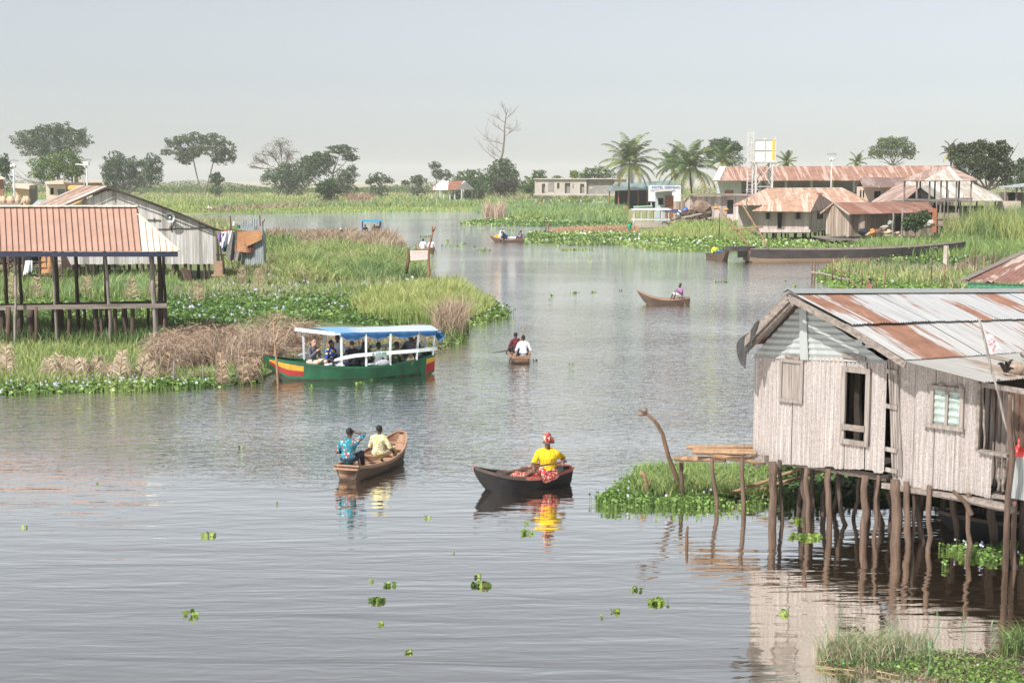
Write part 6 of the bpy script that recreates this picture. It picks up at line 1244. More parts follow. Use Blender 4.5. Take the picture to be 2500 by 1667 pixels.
# --- pink stilt house with the hipped orange roof
d = 139; h = B('stilt_house', 'pinkish plank stilt house with hipped orange roof behind the pirogue', 'house', 1915, d)
FL, FR, BR, BL, R1, R2 = (1836, 515, 138), (1979, 517, 138), (2046, 503, 147), (1895, 503, 147), (1912, 478, 142), (2001, 473, 142)
roof(h, S_ORG, [[R1, R2, FR, FL], [R2, BR, FR], [R1, FL, BL], [R2, R1, BL, BR]])
wallq(h, P_PINK, 1853, 1975, 512, 568, d, planksw=.35, holes=((1870, 1880, 519, 535), (1898, 1910, 519, 558), (1943, 1954, 519, 535)))
wallq(h, P_PINK, 1975, 2018, 512, 568, d, 144, planksw=.35, label='right side wall')
opening(h, 1870, 1880, 519, 535, d, fr=W_GREY); opening(h, 1943, 1954, 519, 535, d, fr=W_GREY); opening(h, 1898, 1910, 519, 558, d, 'door', fr=W_GREY)
a, b2 = at(1996, 518, 141.4), at(2008, 534, 142.8); q = MB(); q.bar((a.x, a.y - .12, (a.z + b2.z) / 2), (b2.x, b2.y - .12, (a.z + b2.z) / 2), .08, a.z - b2.z); q.build('window', M_DARK, h, label='dark plate for the open side window')  # near-black plate on the wall stands in for the shade within
q = MB(); za = at(1850, 564, d).z; q.bar(at(1850, 564, d - .1), at(1977, 564, d - .1), .12, .3); q.bar(at(1977, 564, d - .1), at(2018, 561, 144), .12, .3); q.build('skirting', P_PINK[0], h)
q = MB(); x0, x1 = at(1853, 500, d).x, at(1976, 500, d).x; q.slab((x0, d, za - .1), (x1, d, za - .1), (x1 + 1.6, 145, za - .1), (x0, 145, za - .1), .1); q.build('floor', W_GREYX, h)
stilts(h, (1860, 1873, 1887, 1890, 1895, 1908, 1918, 1925, 1941, 1944, 1960, 1963, 1967, 1979, 1988, 1992, 1998, 2008, 2014), d + .1, za, .1, jd=3)
q = MB(); q.bar(pts3([(1995, 474, 142)])[0], pts3([(2006, 474, 142)])[0], .8, .25); q.build('ridge_vent', S_RUST, h)
# --- rusty gabled house
d = 130; h = B('plank_house', 'brown plank house with rust red gabled roof and goods piled on its landing', 'house', 2100, d)
A1, A2, EL_, ER_, EF, AB = (2035, 494, 131.5), (2266, 494, 135), (2001, 521, 131.5), (2073, 523, 128.6), (2287, 518, 131), (2240, 505, 139)
roof(h, S_RUST, [[A1, A2, EF, ER_]]); roof(h, S_RUST, [[A1, EL_, (2180, 512, 140), A2]], label='far slope of the rusty roof')
roof(h, P_BRN[0], [[(2035, 497, 131.4), (2034, 494, 131.4), (2001, 520, 131.4), (2003, 523, 131.4)], [(2035, 494, 131.3), (2035, 498, 131.3), (2072, 526, 128.6), (2074, 522, 128.6)]], 'barge_board', .05)
q = MB(); o0 = at(2016, 560, 132); o1 = at(2079, 560, 129.6); dx = Vector((o1.x - o0.x, o1.y - o0.y, 0)); L_ = dx.length; dx /= L_; ap_ = at(2035, 499, 131.5).z; el_ = at(2016, 517, 132).z; er_ = at(2079, 525, 129.6).z; xa = L_ * .33
planks(q, 0, L_, 0, at(2040, 575, 131).z, lambda x: (el_ + (ap_ - el_) * min(1, x / xa)) if x < xa else (ap_ + (er_ - ap_) * (x - xa) / (L_ - xa)), .3, dx, Vector((o0.x, o0.y, 0)), var=.12, gap=.03); q.build('wall', P_BRN, h, label='gable wall of uneven planks')
mis_ = (1, 2, 2, 1); wallq(h, P_BRN, 2079, 2187, 520, 577, 129.6, 131, planksw=.35, label='long side wall, its shade put in as darker boards'); mis_ = (0, 1, 1, 2)  # darker boards picked to carry the side wall's shade
wallq(h, P_BRN, 2203, 2286, 520, 577, 131, 131.6, planksw=.35, label='side wall beyond the door'); opening(h, 2187, 2203, 527, 572, 131, 'door', dep=.4)
q = MB(); q.bar(at(2098, 527, 129.2), at(2110, 527, 129.2), .06, .2); q.box(at(2104, 545, 129.4), (.55, .06, 1.6)); q.build('door', P_BRN[1], h, label='closed plank door')
q = MB(); q.box(at(2281, 538, 131), (.4, .2, 2.2)); q.build('post', plain('orange_brown_board', (.36, .14, .07, 1), .8), h, label='orange brown corner board')
q = MB(); x0, x1 = at(2018, 500, 130).x, at(2286, 500, 131).x; q.slab((x0, 129.5, .72), (x1, 130.5, .72), (x1, 136, .72), (x0, 136, .72), .12); q.slab((at(2088, 500, 128).x, 126.5, .62), (at(2206, 500, 128).x, 126.5, .62), (at(2210, 500, 129).x, 129.6, .62), (at(2088, 500, 128).x, 129.6, .62), .1); q.build('floor', W_GREYX, h)
stilts(h, (2019, 2024, 2040, 2058, 2075, 2080, 2082, 2083, 2100, 2125, 2138, 2150, 2175, 2195, 2230, 2260), 127.2, .65, .08, W_POST, jd=3)
for px, y0, r_ in ((2181, 519, .09), (2204, 510, .11)): a = at(px, y0, 127); MB().pole((a.x, 127, -.2), a, r_, r_ * .8, .05, 7, 6).build('post', W_GREY, h, smooth=True)
sackc = [plain('sack_a', (.50, .36, .26, 1), .9), plain('sack_b', (.44, .39, .33, 1), .9), plain('sack_c', (.55, .22, .06, 1), .9), plain('sack_d', (.14, .09, .07, 1), .9), plain('sack_e', (.02, .02, .03, 1), .8), plain('sack_f', (.26, .33, .26, 1), .9)]
for px, py, w_, h_, m_, lab in ((2108, 566, .55, .5, 4, 'black bag at the left end of the goods on the landing'), (2119, 572, .35, .3, 0, 'small tan sack beside the black bag'), (2130, 568, .36, .5, 2, 'orange sack standing on the landing'), (2146, 568, .45, .55, 3, 'dark brown basket on the landing'), (2160, 556, .4, .3, 1, 'pale sack on top of the pile'), (2167, 567, .5, .35, 0, 'wide tan sack in the middle of the pile'), (2176, 545, .3, .35, 5, 'light green bundle crowning the pile'), (2170, 575, .5, .25, 1, 'flat pale sack at the front of the pile'), (2190, 570, .35, .3, 0, 'brown bundle right of the pile'), (2198, 576, .3, .22, 1, 'small white bundle at the right end of the landing'),
        (2262, 551, .5, .28, 1, 'white sack lying near the orange corner board'), (2273, 545, .42, .45, 1, 'round white bundle by the orange corner board')):
    c = at(px, py, 127.6 if px < 2210 else 129); MB().ell(c, (w_ * .8, .3, h_ * .62), 12, 9, jit=.9).build('sack', sackc[m_], loc=c, smooth=True, label=lab, cat='sack')
# --- large orange hip roof house behind
d = 166; h = B('house', 'long house with pale orange hipped roof behind the pink stilt house', 'house', 1950, d)
R1, R2, FL, FR, BR, BL = (1872, 459, 170), (2056, 458, 170), (1789, 501, 163), (2126, 500, 163), (2118, 488, 178), (1815, 488, 178)
roof(h, S_ORG, [[R1, R2, FR, FL], [R2, BR, FR], [R1, FL, BL], [R2, R1, BL, BR]]); mis_ = (0, 1, 1, 1); wallq(h, P_PINK, 1803, 2110, 499, 560, 166, planksw=.4, z0=0); wallq(h, P_PINK, 1803, 1815, 499, 560, 166, 176, planksw=.4, z0=0); mis_ = (0, 1, 1, 2)
q = MB(); a = at(1822, 500, 162); q.pole((a.x, 162, 2.6), (a.x + .1, 162, 4.6), .08); q.build('pipe', W_GREY, h)
# --- low plank shed
d = 200; h = B('shed', 'low mauve grey plank shed with flat dark roof beside the blue drums', 'shed', 1740, d); wallq(h, P_PINK, 1685, 1868, 480, 545, d, planksw=.45, z0=0, holes=((1776, 1791, 488, 523),)); wallq(h, P_PINK, 1668, 1685, 484, 545, 206, 200, planksw=.4, z0=0, label='left end wall'); opening(h, 1776, 1791, 488, 523, d, 'door')
roof(h, S_BRWN, [[(1684, 476, 199), (1872, 479, 199), (1880, 474, 210), (1690, 472, 210)], [(1664, 499, 207), (1684, 476, 199), (1690, 472, 210), (1670, 490, 214)]])
# --- booth
d = 208; h = B('booth', 'narrow blue grey booth with lean-to roof left of the plank shed', 'booth', 1620, d); wallq(h, plain('bluegrey_wall', (.38, .44, .46, 1), .8, .12, 1), 1600, 1641, 467, 540, d, z0=0, holes=((1607, 1619, 484, 500),)); opening(h, 1607, 1619, 484, 500, d, fr=W_GREY)
roof(h, S_CRM, [[(1595, 469, 206), (1647, 464, 206), (1647, 462, 212), (1597, 466, 212)]]); q = MB(); q.box(at(1634, 505, 207.6), (1.2, .1, 3.2)); q.build('door', M_shut, h); wallq(h, P_BRN, 1645, 1672, 492, 540, 204, planksw=.3, z0=0, label='small brown plank annex')
# --- billboard
d = 240; h = B('billboard', 'white hotel billboard with blue lettering beneath the palms', 'sign', 1622, d); q = MB(); a, b2 = at(1583, 453, d), at(1662, 492, d); q.box(((a.x + b2.x) / 2, d, (a.z + b2.z) / 2), (b2.x - a.x, .12, a.z - b2.z)); q.build('board', plain('white_board', (.62, .62, .64, 1), .6, .04), h)
M_bltxt = plain('blue_lettering', (.03, .07, .28, 1), .6); t_ = at(1591, 461, d - .1); text_mesh('HOTEL GERMAIN', .62, M_bltxt, t_, (1, 0, 0), (0, 0, 1), 'lettering', h, .02, .0); t_ = at(1588, 467.5, d - .1); text_mesh('CHAMBRES CLIMATISEES', .38, M_bltxt, t_, (1, 0, 0), (0, 0, 1), 'lettering', h, .02, -.004)
for px in (1590, 1622, 1655): a = at(px, 480, d + .15); MB().bar((a.x, a.y, -.1), (a.x, a.y, 5), .12, .12, up=(0, 1, 0)).build('post', M_steel, h)
# --- long school-like building
d = 262; h = B('long_building', 'very long two storey building with rust striped roof and dark verandah', 'building', 1950, d)
roof(h, S_LONG, [[(1757, 407, 266), (2330, 404, 266), (2330, 440, 259), (1740, 441, 259)], [(2330, 404, 266), (1757, 407, 266), (1750, 430, 274), (2330, 430, 274)]], th=.12); roof(h, M_iron, [[(1757, 406, 265.8), (1773, 406, 265.8), (1757, 440, 258.8), (1740, 440, 258.8)]], 'roof_corner', .1, 'unrusted pale corner of the roof')
wallq(h, M_plas, 1750, 1810, 442, 520, d, z0=0); wallq(h, M_grc, 1810, 2330, 442, 520, d + 3, z0=0, label='rear wall of the verandah, coloured grey for its shade'); opening(h, 1770, 1790, 465, 478, d, mat=M_shut, fr=M_shut, dep=-.1)  # verandah shade is put into the darker grey of the rear wall
q = MB(); q.box((at(2070, 480, d + 1).x, d + 1.4, at(2000, 470, d).z - .1), (at(2330, 480, d).x - at(1810, 480, d).x, 3, .2)); q.build('balcony', M_DARK, h)
for px in (1856, 1919, 1981, 2032, 2085): a = at(px, 442, d + .2); MB().bar((a.x, a.y, 0), (a.x, a.y, a.z), .4, .4, up=(0, 1, 0)).build('column', M_plas, h)
q = MB()
for x0, x1 in ((1810, 1850), (1990, 2085)):
    q = MB()
    for k in range(int((x1 - x0) / 3)): q.bar(at(x0 + k * 3, 480, d), at(x0 + k * 3 + 3, 466, d), .05, .07, up=(0, 1, 0)); q.bar(at(x0 + k * 3, 466, d), at(x0 + k * 3 + 3, 480, d), .05, .07, up=(0, 1, 0))
    q.build('lattice', M_grc, h)
a = at(1807, 446, d - .2); MB().ell(a, (.2, .2, .25), 8, 6).build('lamp', M_iron, h)
# --- brownish two storey house
d = 172; h = B('house', 'small plastered house with brown ridged roof between the orange roof and the two storey pavilion', 'house', 2140, d); wallq(h, M_ochr, 2094, 2200, 456, 520, d, z0=0, holes=((2099, 2103, 465, 483), (2106, 2110, 465, 483), (2134, 2150, 467, 484))); wallq(h, M_ochr, 2093, 2094.2, 456, 520, 178, 172, z0=0, label='left side wall')
for o_ in ((2099, 2103, 465, 483), (2106, 2110, 465, 483), (2134, 2150, 467, 484)): opening(h, *o_, d)
roof(h, S_BRWN, [[(2101, 433, 176), (2215, 433, 176), (2215, 457, 170), (2111, 457, 170)], [(2101, 433, 176), (2111, 457, 170), (2108, 459, 170), (2097, 436, 176)], [(2101, 433, 176), (2088, 457, 178), (2200, 450, 182), (2215, 433, 176)]])
# --- big cream roofed hall
d = 158; h = B('open_hall', 'broad open hall with cream hipped roof left of the tall dark tree', 'hall', 2300, d)
R1, R2, FL, FR, BR, BL = (2215, 443, 164), (2366, 444, 164), (2128, 492, 156), (2449, 490, 156), (2440, 478, 174), (2150, 478, 174)
roof(h, S_CRM, [[R1, R2, FR, FL], [R2, BR, FR], [R1, FL, BL], [R2, R1, BL, BR]])
roof(h, S_SALM, [[(2193, 448, 158), (2247, 456, 153), (2206, 492, 151), (2126, 494, 153)]], label='salmon slope of the front gable'); q = MB(); facet(q, pts3([(2246, 457, 153.2), (2290, 489, 153.2), (2207, 491, 152)]), .1); q.build('gable', M_DARK, h); roof(h, S_CRM, [[(2247, 456, 153), (2268, 452, 159), (2310, 487, 158), (2291, 490, 153)]], label='cream slope of the front gable')  # near-black sheet stands in for the shade in the gable opening
for px in (2140, 2175, 2215, 2260, 2300, 2345, 2385, 2430): a = at(px, 492, 157); MB().pole((a.x, 157, 0), (a.x, 157, a.z), .12, None, .03, 6, 3).build('post', W_DARKPOST, h)
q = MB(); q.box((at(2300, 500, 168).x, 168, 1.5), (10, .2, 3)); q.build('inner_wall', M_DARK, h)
# --- two storey viewing pavilion
d = 140; h = B('viewing_pavilion', 'two storey open pavilion on slender posts with a salmon and cream hipped roof', 'pavilion', 2290, d)
A1, A2, FL, FR, BR, BL = (2282, 409, 143), (2318, 406, 143), (2195, 441, 139), (2391, 440, 139), (2375, 436, 147), (2215, 437, 147); M_ = (2295, 441, 139)
roof(h, S_SALM, [[A1, A2, (2255, 441, 139), FL], [A1, FL, BL], [A2, A1, BL, BR]]); roof(h, S_CRM, [[A2, (2350, 441, 139), (2255, 441, 139)]], label='cream middle of the roof'); roof(h, S_SALM, [[A2, BR, FR, (2350, 441, 139)]], label='right hip of the roof')
for px, dd in ((2209, 139.5), (2239, 139.5), (2247, 145), (2270, 139.5), (2283, 145), (2298, 139.5), (2312, 145), (2336, 139.5), (2342, 145), (2372, 139.5)):
    a = at(px, 441, dd); MB().pole((a.x, dd, -.1), a, .1, .085, .04, 6, 5).build('post', W_GREY if dd < 140 else W_DARKPOST, h)
q = MB(); q.bar(at(2207, 487, 139.4), at(2305, 490, 139.4), .12, .2); q.bar(at(2207, 493, 139.4), at(2302, 494, 139.4), .08, .08); q.bar(at(2300, 486, 139.6), at(2374, 486, 139.6), .12, .2); z_ = at(2290, 488, 140).z; q.slab((at(2209, 480, 140).x, 139.6, z_ - .1), (at(2374, 480, 140).x, 139.6, z_ - .1), (at(2374, 480, 140).x, 145, z_ - .1), (at(2209, 480, 140).x, 145, z_ - .1), .1); q.build('upper_floor', W_GREYX, h)
wallq(h, [plain('woven_screen', (.34, .29, .22, 1), .9, .15, 2)], 2290, 2340, 520, 552, 138.5, label='woven screen along the ground floor'); q = MB(); q.bar(at(2285, 532, 138.3), at(2340, 532, 138.3), .06, .08); q.bar(at(2288, 550, 138.3), at(2340, 548, 138.3), .06, .08)
for px, y0 in ((2316, 464), (2352, 478), (2287, 490), (2341, 510), (2306, 490)): a = at(px, y0, 138.3); q.pole((a.x, a.y, 0), a, .06)
q.build('stick', W_GREY, h); q = MB(); q.box(at(2297, 528, 140), (1.2, 1, .6)); q.box(at(2300, 512, 142), (.8, .8, .9)); q.build('table', M_DARK, h)
# --- dark stilt house at the right edge
d = 170; h = B('house', 'dark plank house at the right edge under the dark tree', 'house', 2480, d); mis_ = (1, 2, 2); wallq(h, P_BRN, 2440, 2540, 470, 540, d, planksw=.4, z0=0, holes=((2462, 2482, 470, 500),)); mis_ = (0, 1, 1, 2); opening(h, 2462, 2482, 470, 500, d); roof(h, S_OLD, [[(2435, 456, 172), (2560, 440, 176), (2560, 452, 168), (2470, 458, 167)]]); wallq(h, M_ochr, 2436, 2492, 491, 520, 165, z0=1, label='low pale parapet')  # only the darker board tones on this house
for px in (2455, 2482): a = at(px, 458, 168); MB().pole((a.x, 168, 0), a, .15).build('post', W_GREY, h)
# --- water tower
d = 205; h = B('water_tower', 'white square water tank on a lattice tower with caged ladder', 'water tower', 1865, d); q = MB(); a, b2 = at(1842, 341, d), at(1893, 393, d); S_ = b2.x - a.x; q.box(((a.x + b2.x) / 2, d + S_ / 2, (a.z + b2.z) / 2), (S_, S_, a.z - b2.z)); M_tank = plain('white_tank', (.64, .63, .60, 1), .45, .07, 1.2); q.build('tank', M_tank, h)
f = MB(); zs = [a.z, (a.z + b2.z) / 2, b2.z]
for z in zs: f.bar((a.x, d - .06, z), (b2.x, d - .06, z), .08, .09)
for u in (0, .5, 1): f.bar((a.x + S_ * u, d - .06, b2.z), (a.x + S_ * u, d - .06, a.z), .08, .09, up=(1, 0, 0))
f.build('tank_frame', M_iron, h); q = MB(); q.box((a.x + S_ * .89, d - .05, (a.z + b2.z) / 2), (S_ * .11, .06, a.z - b2.z - .1)); q.build('yellow_stripe', plain('yellow_stripe', (.75, .48, .02, 1), .5), h)
q = MB(); zt_ = b2.z - .05; q.box(((a.x + b2.x) / 2, d + S_ / 2, zt_ - .1), (S_ + .5, S_ + .5, .2)); q.build('platform', M_iron, h)
zL = at(1850, 470, d).z - 4; C4 = [(a.x + .3, d), (b2.x - .4, d), (b2.x - .4, d + S_), (a.x + .3, d + S_)]
for x, y in C4: MB().bar((x, y, 0), (x, y, zt_ - .1), .24, .24, up=(0, 1, 0)).build('leg', M_iron, h)
q = MB()
for z0_, z1_ in ((zt_ - .2, zt_ - 3.6), (zt_ - 3.6, zt_ - 7)):
    for i in range(4):
        (x0, y0), (x1, y1) = C4[i], C4[(i + 1) % 4]; q.bar((x0, y0, z0_), (x1, y1, z1_), .1, .1); q.bar((x1, y1, z0_), (x0, y0, z1_), .1, .1); q.bar((x0, y0, z1_), (x1, y1, z1_), .1, .1)
q.build('brace', M_iron, h); q = MB(); xl0, xl1 = at(1826, 400, d).x, at(1838, 400, d).x; zt2 = at(1830, 320, d).z
for x in (xl0, xl1): q.bar((x, d, 1), (x, d, zt2), .09, .09, up=(0, 1, 0)); q.bar((x, d + .8, 3), (x, d + .8, zt2 - .3), .05, .05, up=(0, 1, 0))
z = 1.3
while z < zt2: q.bar((xl0, d, z), (xl1, d, z), .06, .06); z += .5
for z in np.arange(3, zt2, 1.6): q.bar((xl0 - .25, d + .4, z), (xl1 + .35, d + .4, z), .06, .08); q.bar((xl0, d, z), (xl0, d + .8, z), .05, .05)
q.bar((xl1, d, zt2 - .2), (a.x, d, a.z), .05, .05); q.build('ladder', M_iron, h); q = MB(); q.lathe(((a.x + b2.x) / 2 + .3, d + 1.4, a.z), [(.35, 0), (.35, .15), (0, .2)], 12); q.bar((b2.x - .1, d, a.z), (b2.x - .1, d, a.z + .45), .1, .1, up=(0, 1, 0)); q.build('hatch', M_iron, h)
# --- solar lamps
def solar(px, ytop, d, lab, arm=None):
    t = B('solar_lamp', lab, 'street lamp', px, d); t['group'] = 'solar street lamps'; a = at(px, ytop, d); x = a.x; s = 10 * d / F
    MB().tube([(x, d, 0), (x, d, a.z - .3 * s)], [.13, .09], 8).build('pole', M_steel, t, smooth=True); q = MB()
    for k in (-1, 1): q.box((x + k * .62 * s, d, a.z), (1.05 * s, .9 * s, .06), rot=Matrix.Rotation(R(12 * k), 3, 'Y') @ Matrix.Rotation(R(18), 3, 'X'))
    q.build('solar_panel', plain('solar_cells', (.30, .27, .28, 1), .35), t); q = MB()
    if arm: q.tube([(x, d, a.z - 2.6 * s * .55), (x - 1.2, d, a.z - 1.1 * s), (at(arm, ytop + 14, d).x, d, at(arm, ytop + 14, d).z)], [.08, .1, .06], 8); q.box((x, d - .1, a.z - .95 * s), (.65, .4, .5))
    else:
        for k in (-1, 1): q.ell((x + k * .38 * s, d - .1, a.z - 1.5 * s * .9), (.2, .2, .24), 8, 6)
    q.build('lamp_head', M_iron, t, smooth=False); return t
solar(2031, 376, 225, 'solar lamp with twin panels in front of the long rust striped roof'); solar(32, 392, 178, 'solar lamp beside the small tan hut at the far left'); solar(211, 390, 172, 'solar lamp with a long arm rising behind the barn', arm=184)
# --- unfinished block building
d = 335; h = B('unfinished_building', 'pale unfinished block building on short pillars beyond the tall grass', 'building', 1400, d)
ho = ((1323, 1331, 449, 472), (1340, 1348, 449, 461), (1360, 1366, 447, 461), (1379, 1392, 447, 472), (1398, 1400, 449, 461), (1416, 1426, 449, 472)); wallq(h, M_conc, 1306, 1432, 438, 475, d, holes=ho)
for o_ in ho: opening(h, *o_, d, mat=M_grc, dep=.5, name='door' if o_[3] > 465 else 'window')
wallq(h, M_grc, 1432, 1500, 440, 475, d + .5, holes=((1437, 1447, 448, 461),)); opening(h, 1437, 1447, 448, 461, d + .4, mat=M_conc); wallq(h, M_conc, 1500, 1530, 438, 475, d); wallq(h, M_conc, 1306, 1306.3, 438, 475, d + 8, d, label='left end wall'); wallq(h, M_conc, 1306, 1530, 438, 475, d + 8, label='rear wall')
q = MB(); x0, x1 = at(1304, 480, d).x, at(1532, 480, d).x; q.box(((x0 + x1) / 2, d + 4, at(1400, 438, d).z + .1), (x1 - x0, 9, .25)); q.box(((x0 + x1) / 2, d + 4, at(1400, 476, d).z), (x1 - x0, 9, .35)); q.build('slab', M_conc, h)
for px in (1309, 1328, 1345, 1365, 1390, 1418, 1450, 1480, 1510, 1528): a = at(px, 476, d + .3); MB().bar((a.x, a.y, 0), (a.x, a.y, a.z), .35, .35, up=(0, 1, 0)).build('pillar', M_conc, h)
q = MB(); q.box((at(1345, 455, d).x, d - .1, at(1345, 455, d).z), (1.4, .05, 2.4)); q.build('grey_patch', M_grc, h)
# --- restaurant roof behind the palms
d = 300; h = B('restaurant', 'open sided building with grey green roof behind the first palm', 'building', 1560, d); roof(h, S_GRNG, [[(1500, 447, 306), (1660, 440, 306), (1660, 462, 297), (1482, 466, 297)], [(1500, 447, 306), (1482, 466, 297), (1490, 462, 316)]]); q = MB(); q.box((at(1570, 470, 304).x, 304, 2.0), (12, .2, 4)); q.build('wall', M_DARK, h)  # near-black panel stands in for the shade beneath the open roof
for px in (1488, 1510, 1535, 1558, 1580): a = at(px, 466, 298); MB().bar((a.x, a.y, 0), (a.x, a.y, a.z), .25, .25, up=(0, 1, 0)).build('post', M_shut, h)
# --- lone shed in the meadow
d = 385; h = B('shed', 'lone open shed with rust patched roof in the far meadow', 'shed', 1100, d); A, A2_, E1_, E2_, E3 = (1076, 442, 388), (1137, 442, 388), (1047, 464, 382), (1112, 464, 382), (1159, 463, 389)
roof(h, sheet('shed_tin', (.66, .66, .66, 1), (.33, .14, .09, 1), .6, .2, (1.6, .05)), [[A, A2_, E2_, E1_]]); q = MB(); facet(q, pts3([A2_, E3, E2_]), .1); q.build('gable', M_grc, h); roof(h, S_GRNG, [[A2_, A, (1100, 460, 398), E3]], label='rear slope')
for px, dd in ((1054, 383), (1074, 394), (1083, 383), (1098, 383), (1110, 383), (1127, 383), (1131, 383.5), (1152, 390)): a = at(px, 463, dd); MB().bar((a.x, dd, 0), (a.x, dd, a.z), .35, .35, up=(0, 1, 0)).build('post', M_plas, h)
# --- far left houses
d = 185; h = B('hut', 'small tan hut beside the solar lamp at the far left', 'hut', 60, d); wallq(h, M_tan, 35, 71, 454, 520, d, z0=0); wallq(h, M_grc, 71, 90, 454, 520, d, 191, z0=0, label='side wall coloured grey for its shade'); roof(h, M_ochr, [[(29, 449, 183), (72, 453, 183), (92, 450, 192), (40, 447, 192)]], th=.5)  # grey on the tan hut's side carries its shade
d = 178; h = B('house', 'flat roofed beige house with a dark window behind the barn', 'house', 150, d); wallq(h, M_ochr, 112, 160, 446, 540, d, z0=0, holes=((122, 132, 459, 476), (140, 160, 462, 482))); opening(h, 122, 132, 459, 476, d); opening(h, 140, 160, 462, 482, d, 'door', mat=plain('blue_grey_sheet', (.16, .2, .24, 1), .7)); wallq(h, M_ochr, 160, 200, 446, 540, d, 188, z0=0, label='side wall'); roof(h, M_ochr, [[(109, 443, 177), (155, 443, 177), (205, 452, 185), (150, 440, 190)]], th=.35)
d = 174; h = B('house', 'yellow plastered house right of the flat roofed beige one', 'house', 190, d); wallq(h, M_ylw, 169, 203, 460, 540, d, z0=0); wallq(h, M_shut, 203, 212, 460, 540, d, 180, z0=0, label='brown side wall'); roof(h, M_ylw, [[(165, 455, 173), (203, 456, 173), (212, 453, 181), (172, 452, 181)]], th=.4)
d = 190; h = B('house', 'beige concrete frame house behind the solar lamp with the long arm', 'house', 240, d); wallq(h, M_ochr, 222, 249, 442, 540, d, z0=0, holes=((225, 245, 458, 480),)); opening(h, 225, 245, 458, 480, d); wallq(h, M_ochr, 196, 222, 446, 540, d, z0=0, label='left wall'); roof(h, M_ochr, [[(193, 441, 189), (250, 441, 189), (252, 440, 198), (196, 440, 198)]], th=.3)
for k, px in enumerate((137, 180, 193, 200, 205)): a = at(px, 432, 188); MB().bar((a.x, 188, 4.5), (a.x, 188, a.z), .12, .12, up=(0, 1, 0)).build('pillar', M_ochr, h, label=None)
d = 200; h = B('hut', 'brick hut with a pale roof cut off by the left edge', 'hut', 0, d); wallq(h, plain('brick_wall', (.26, .13, .09, 1), .9), -30, 8, 437, 520, d, z0=0); roof(h, M_ochr, [[(-40, 437, 199), (13, 437, 199), (4, 430, 206), (-40, 430, 206)]])
d = 98; h = B('shed', 'low dark roofed shed behind the salmon roof carrying clay pots', 'shed', 40, d); roof(h, M_grc, [[(-40, 499, 97), (52, 498, 97), (56, 494, 103), (-40, 494, 103)]], th=.2); wallq(h, P_BRN, -40, 50, 502, 560, 98, planksw=.4, z0=0)
M_pot = plain('clay_pot', (.62, .44, .30, 1), .8, .15, 4)
for k, (px, s_, lb) in enumerate(((3, .26, 'clay pot at the left edge of the dark shed roof'), (10, .3, 'tall clay pot second from the left on the shed roof'), (23, .24, 'small clay pot left of the middle of the shed roof'), (29, .3, 'big clay pot touching the small one on the shed roof'), (44, .27, 'pale round pot standing alone on the shed roof'), (62, .27, 'clay pot right of the lone pale one'), (68, .26, 'last clay pot on the right of the shed roof'))):
    a = at(px, 496, 99); a.z = at(px, 498, 98).z; MB().lathe(a, [(s_ * .4, 0), (s_ * .75, .18), (s_ * .78, .32), (s_ * .45, .46), (s_ * .5, .52), (0, .52)], 12).build('pot', M_pot, loc=a, smooth=True, label=lb, cat='pot')
h = B('shed', 'grey tin roofed shed peeking over the salmon roof left of the barn', 'shed', 130, 96); roof(h, S_OLD, [[(92, 488, 99), (150, 487, 99), (190, 505, 94), (110, 505, 94)], [(92, 488, 99), (110, 505, 94), (76, 503, 99)]]); wallq(h, P_BRN, 80, 180, 505, 560, 95.5, planksw=.4, z0=0)
# ================================================================== MOORED BOATS AND GEAR ON THE RIGHT BANK
M_pir = plain('black_brown_hull', (.045, .038, .035, 1), .8, .4, 1.2); M_pirt = wood('tan_strake', rgb(150, 126, 104), rgb(96, 78, 62), 'x', .2)
s0, s1 = G(1822, 638), G(2356, 632); dP = s1 - s0; pir = thing('pirogue', 'very long black pirogue with a tan lower strake moored along the bank', 'boat', (s0.x, s0.y, 0), math.atan2(dP.y, dP.x)); BASE[pir.name] = None
hull(pir, dP.length, 2.3, [M_pir, M_pirt], P_BRN[1], W_GREY, strips=6, matf=lambda t, j: 1 if (j >= 4 and t < .72) else 0, bow=1.35, stern=.98, mid=.9, wst=.75, wbw=.05, rake=.05, draft=.15, full=.7, flare=.8, N=30)
q = MB(); q.box((-.5, 0, .95), (1.9, 1.4, .3)); q.box((-.15, 0, .55), (1.0, .3, .5)); q.build('stern_ledge', M_pir, pir, local=True)
for k in range(7): q = MB(); q.box((1.5 + k * 2.2, 0, .92), (.12, 2.1, .08)); q.build('thwart', W_GREY, pir, local=True)
for a, b2, l in (((1745, 497, 106), (1831, 603, 105), 'long bamboo pole leaning left out of the pirogue'), ((1752, 505, 106.5), (1822, 592, 105.2), 'second bamboo pole lashed along the left leaning one'), ((1813, 500, 106), (1875, 603, 105), 'bamboo pole leaning left, right of the pair'), ((1786, 561, 105.2), (1862, 554, 105.2), 'short crosspiece tied between the leaning bamboo poles')):
    MB().pole(at(*a), at(*b2), .055, .07, .05, 8, 8).build('bamboo_pole', W_BAMB, loc=at(*b2), smooth=True, label=l, cat='pole', group='leaning bamboo poles at the pirogue stern')
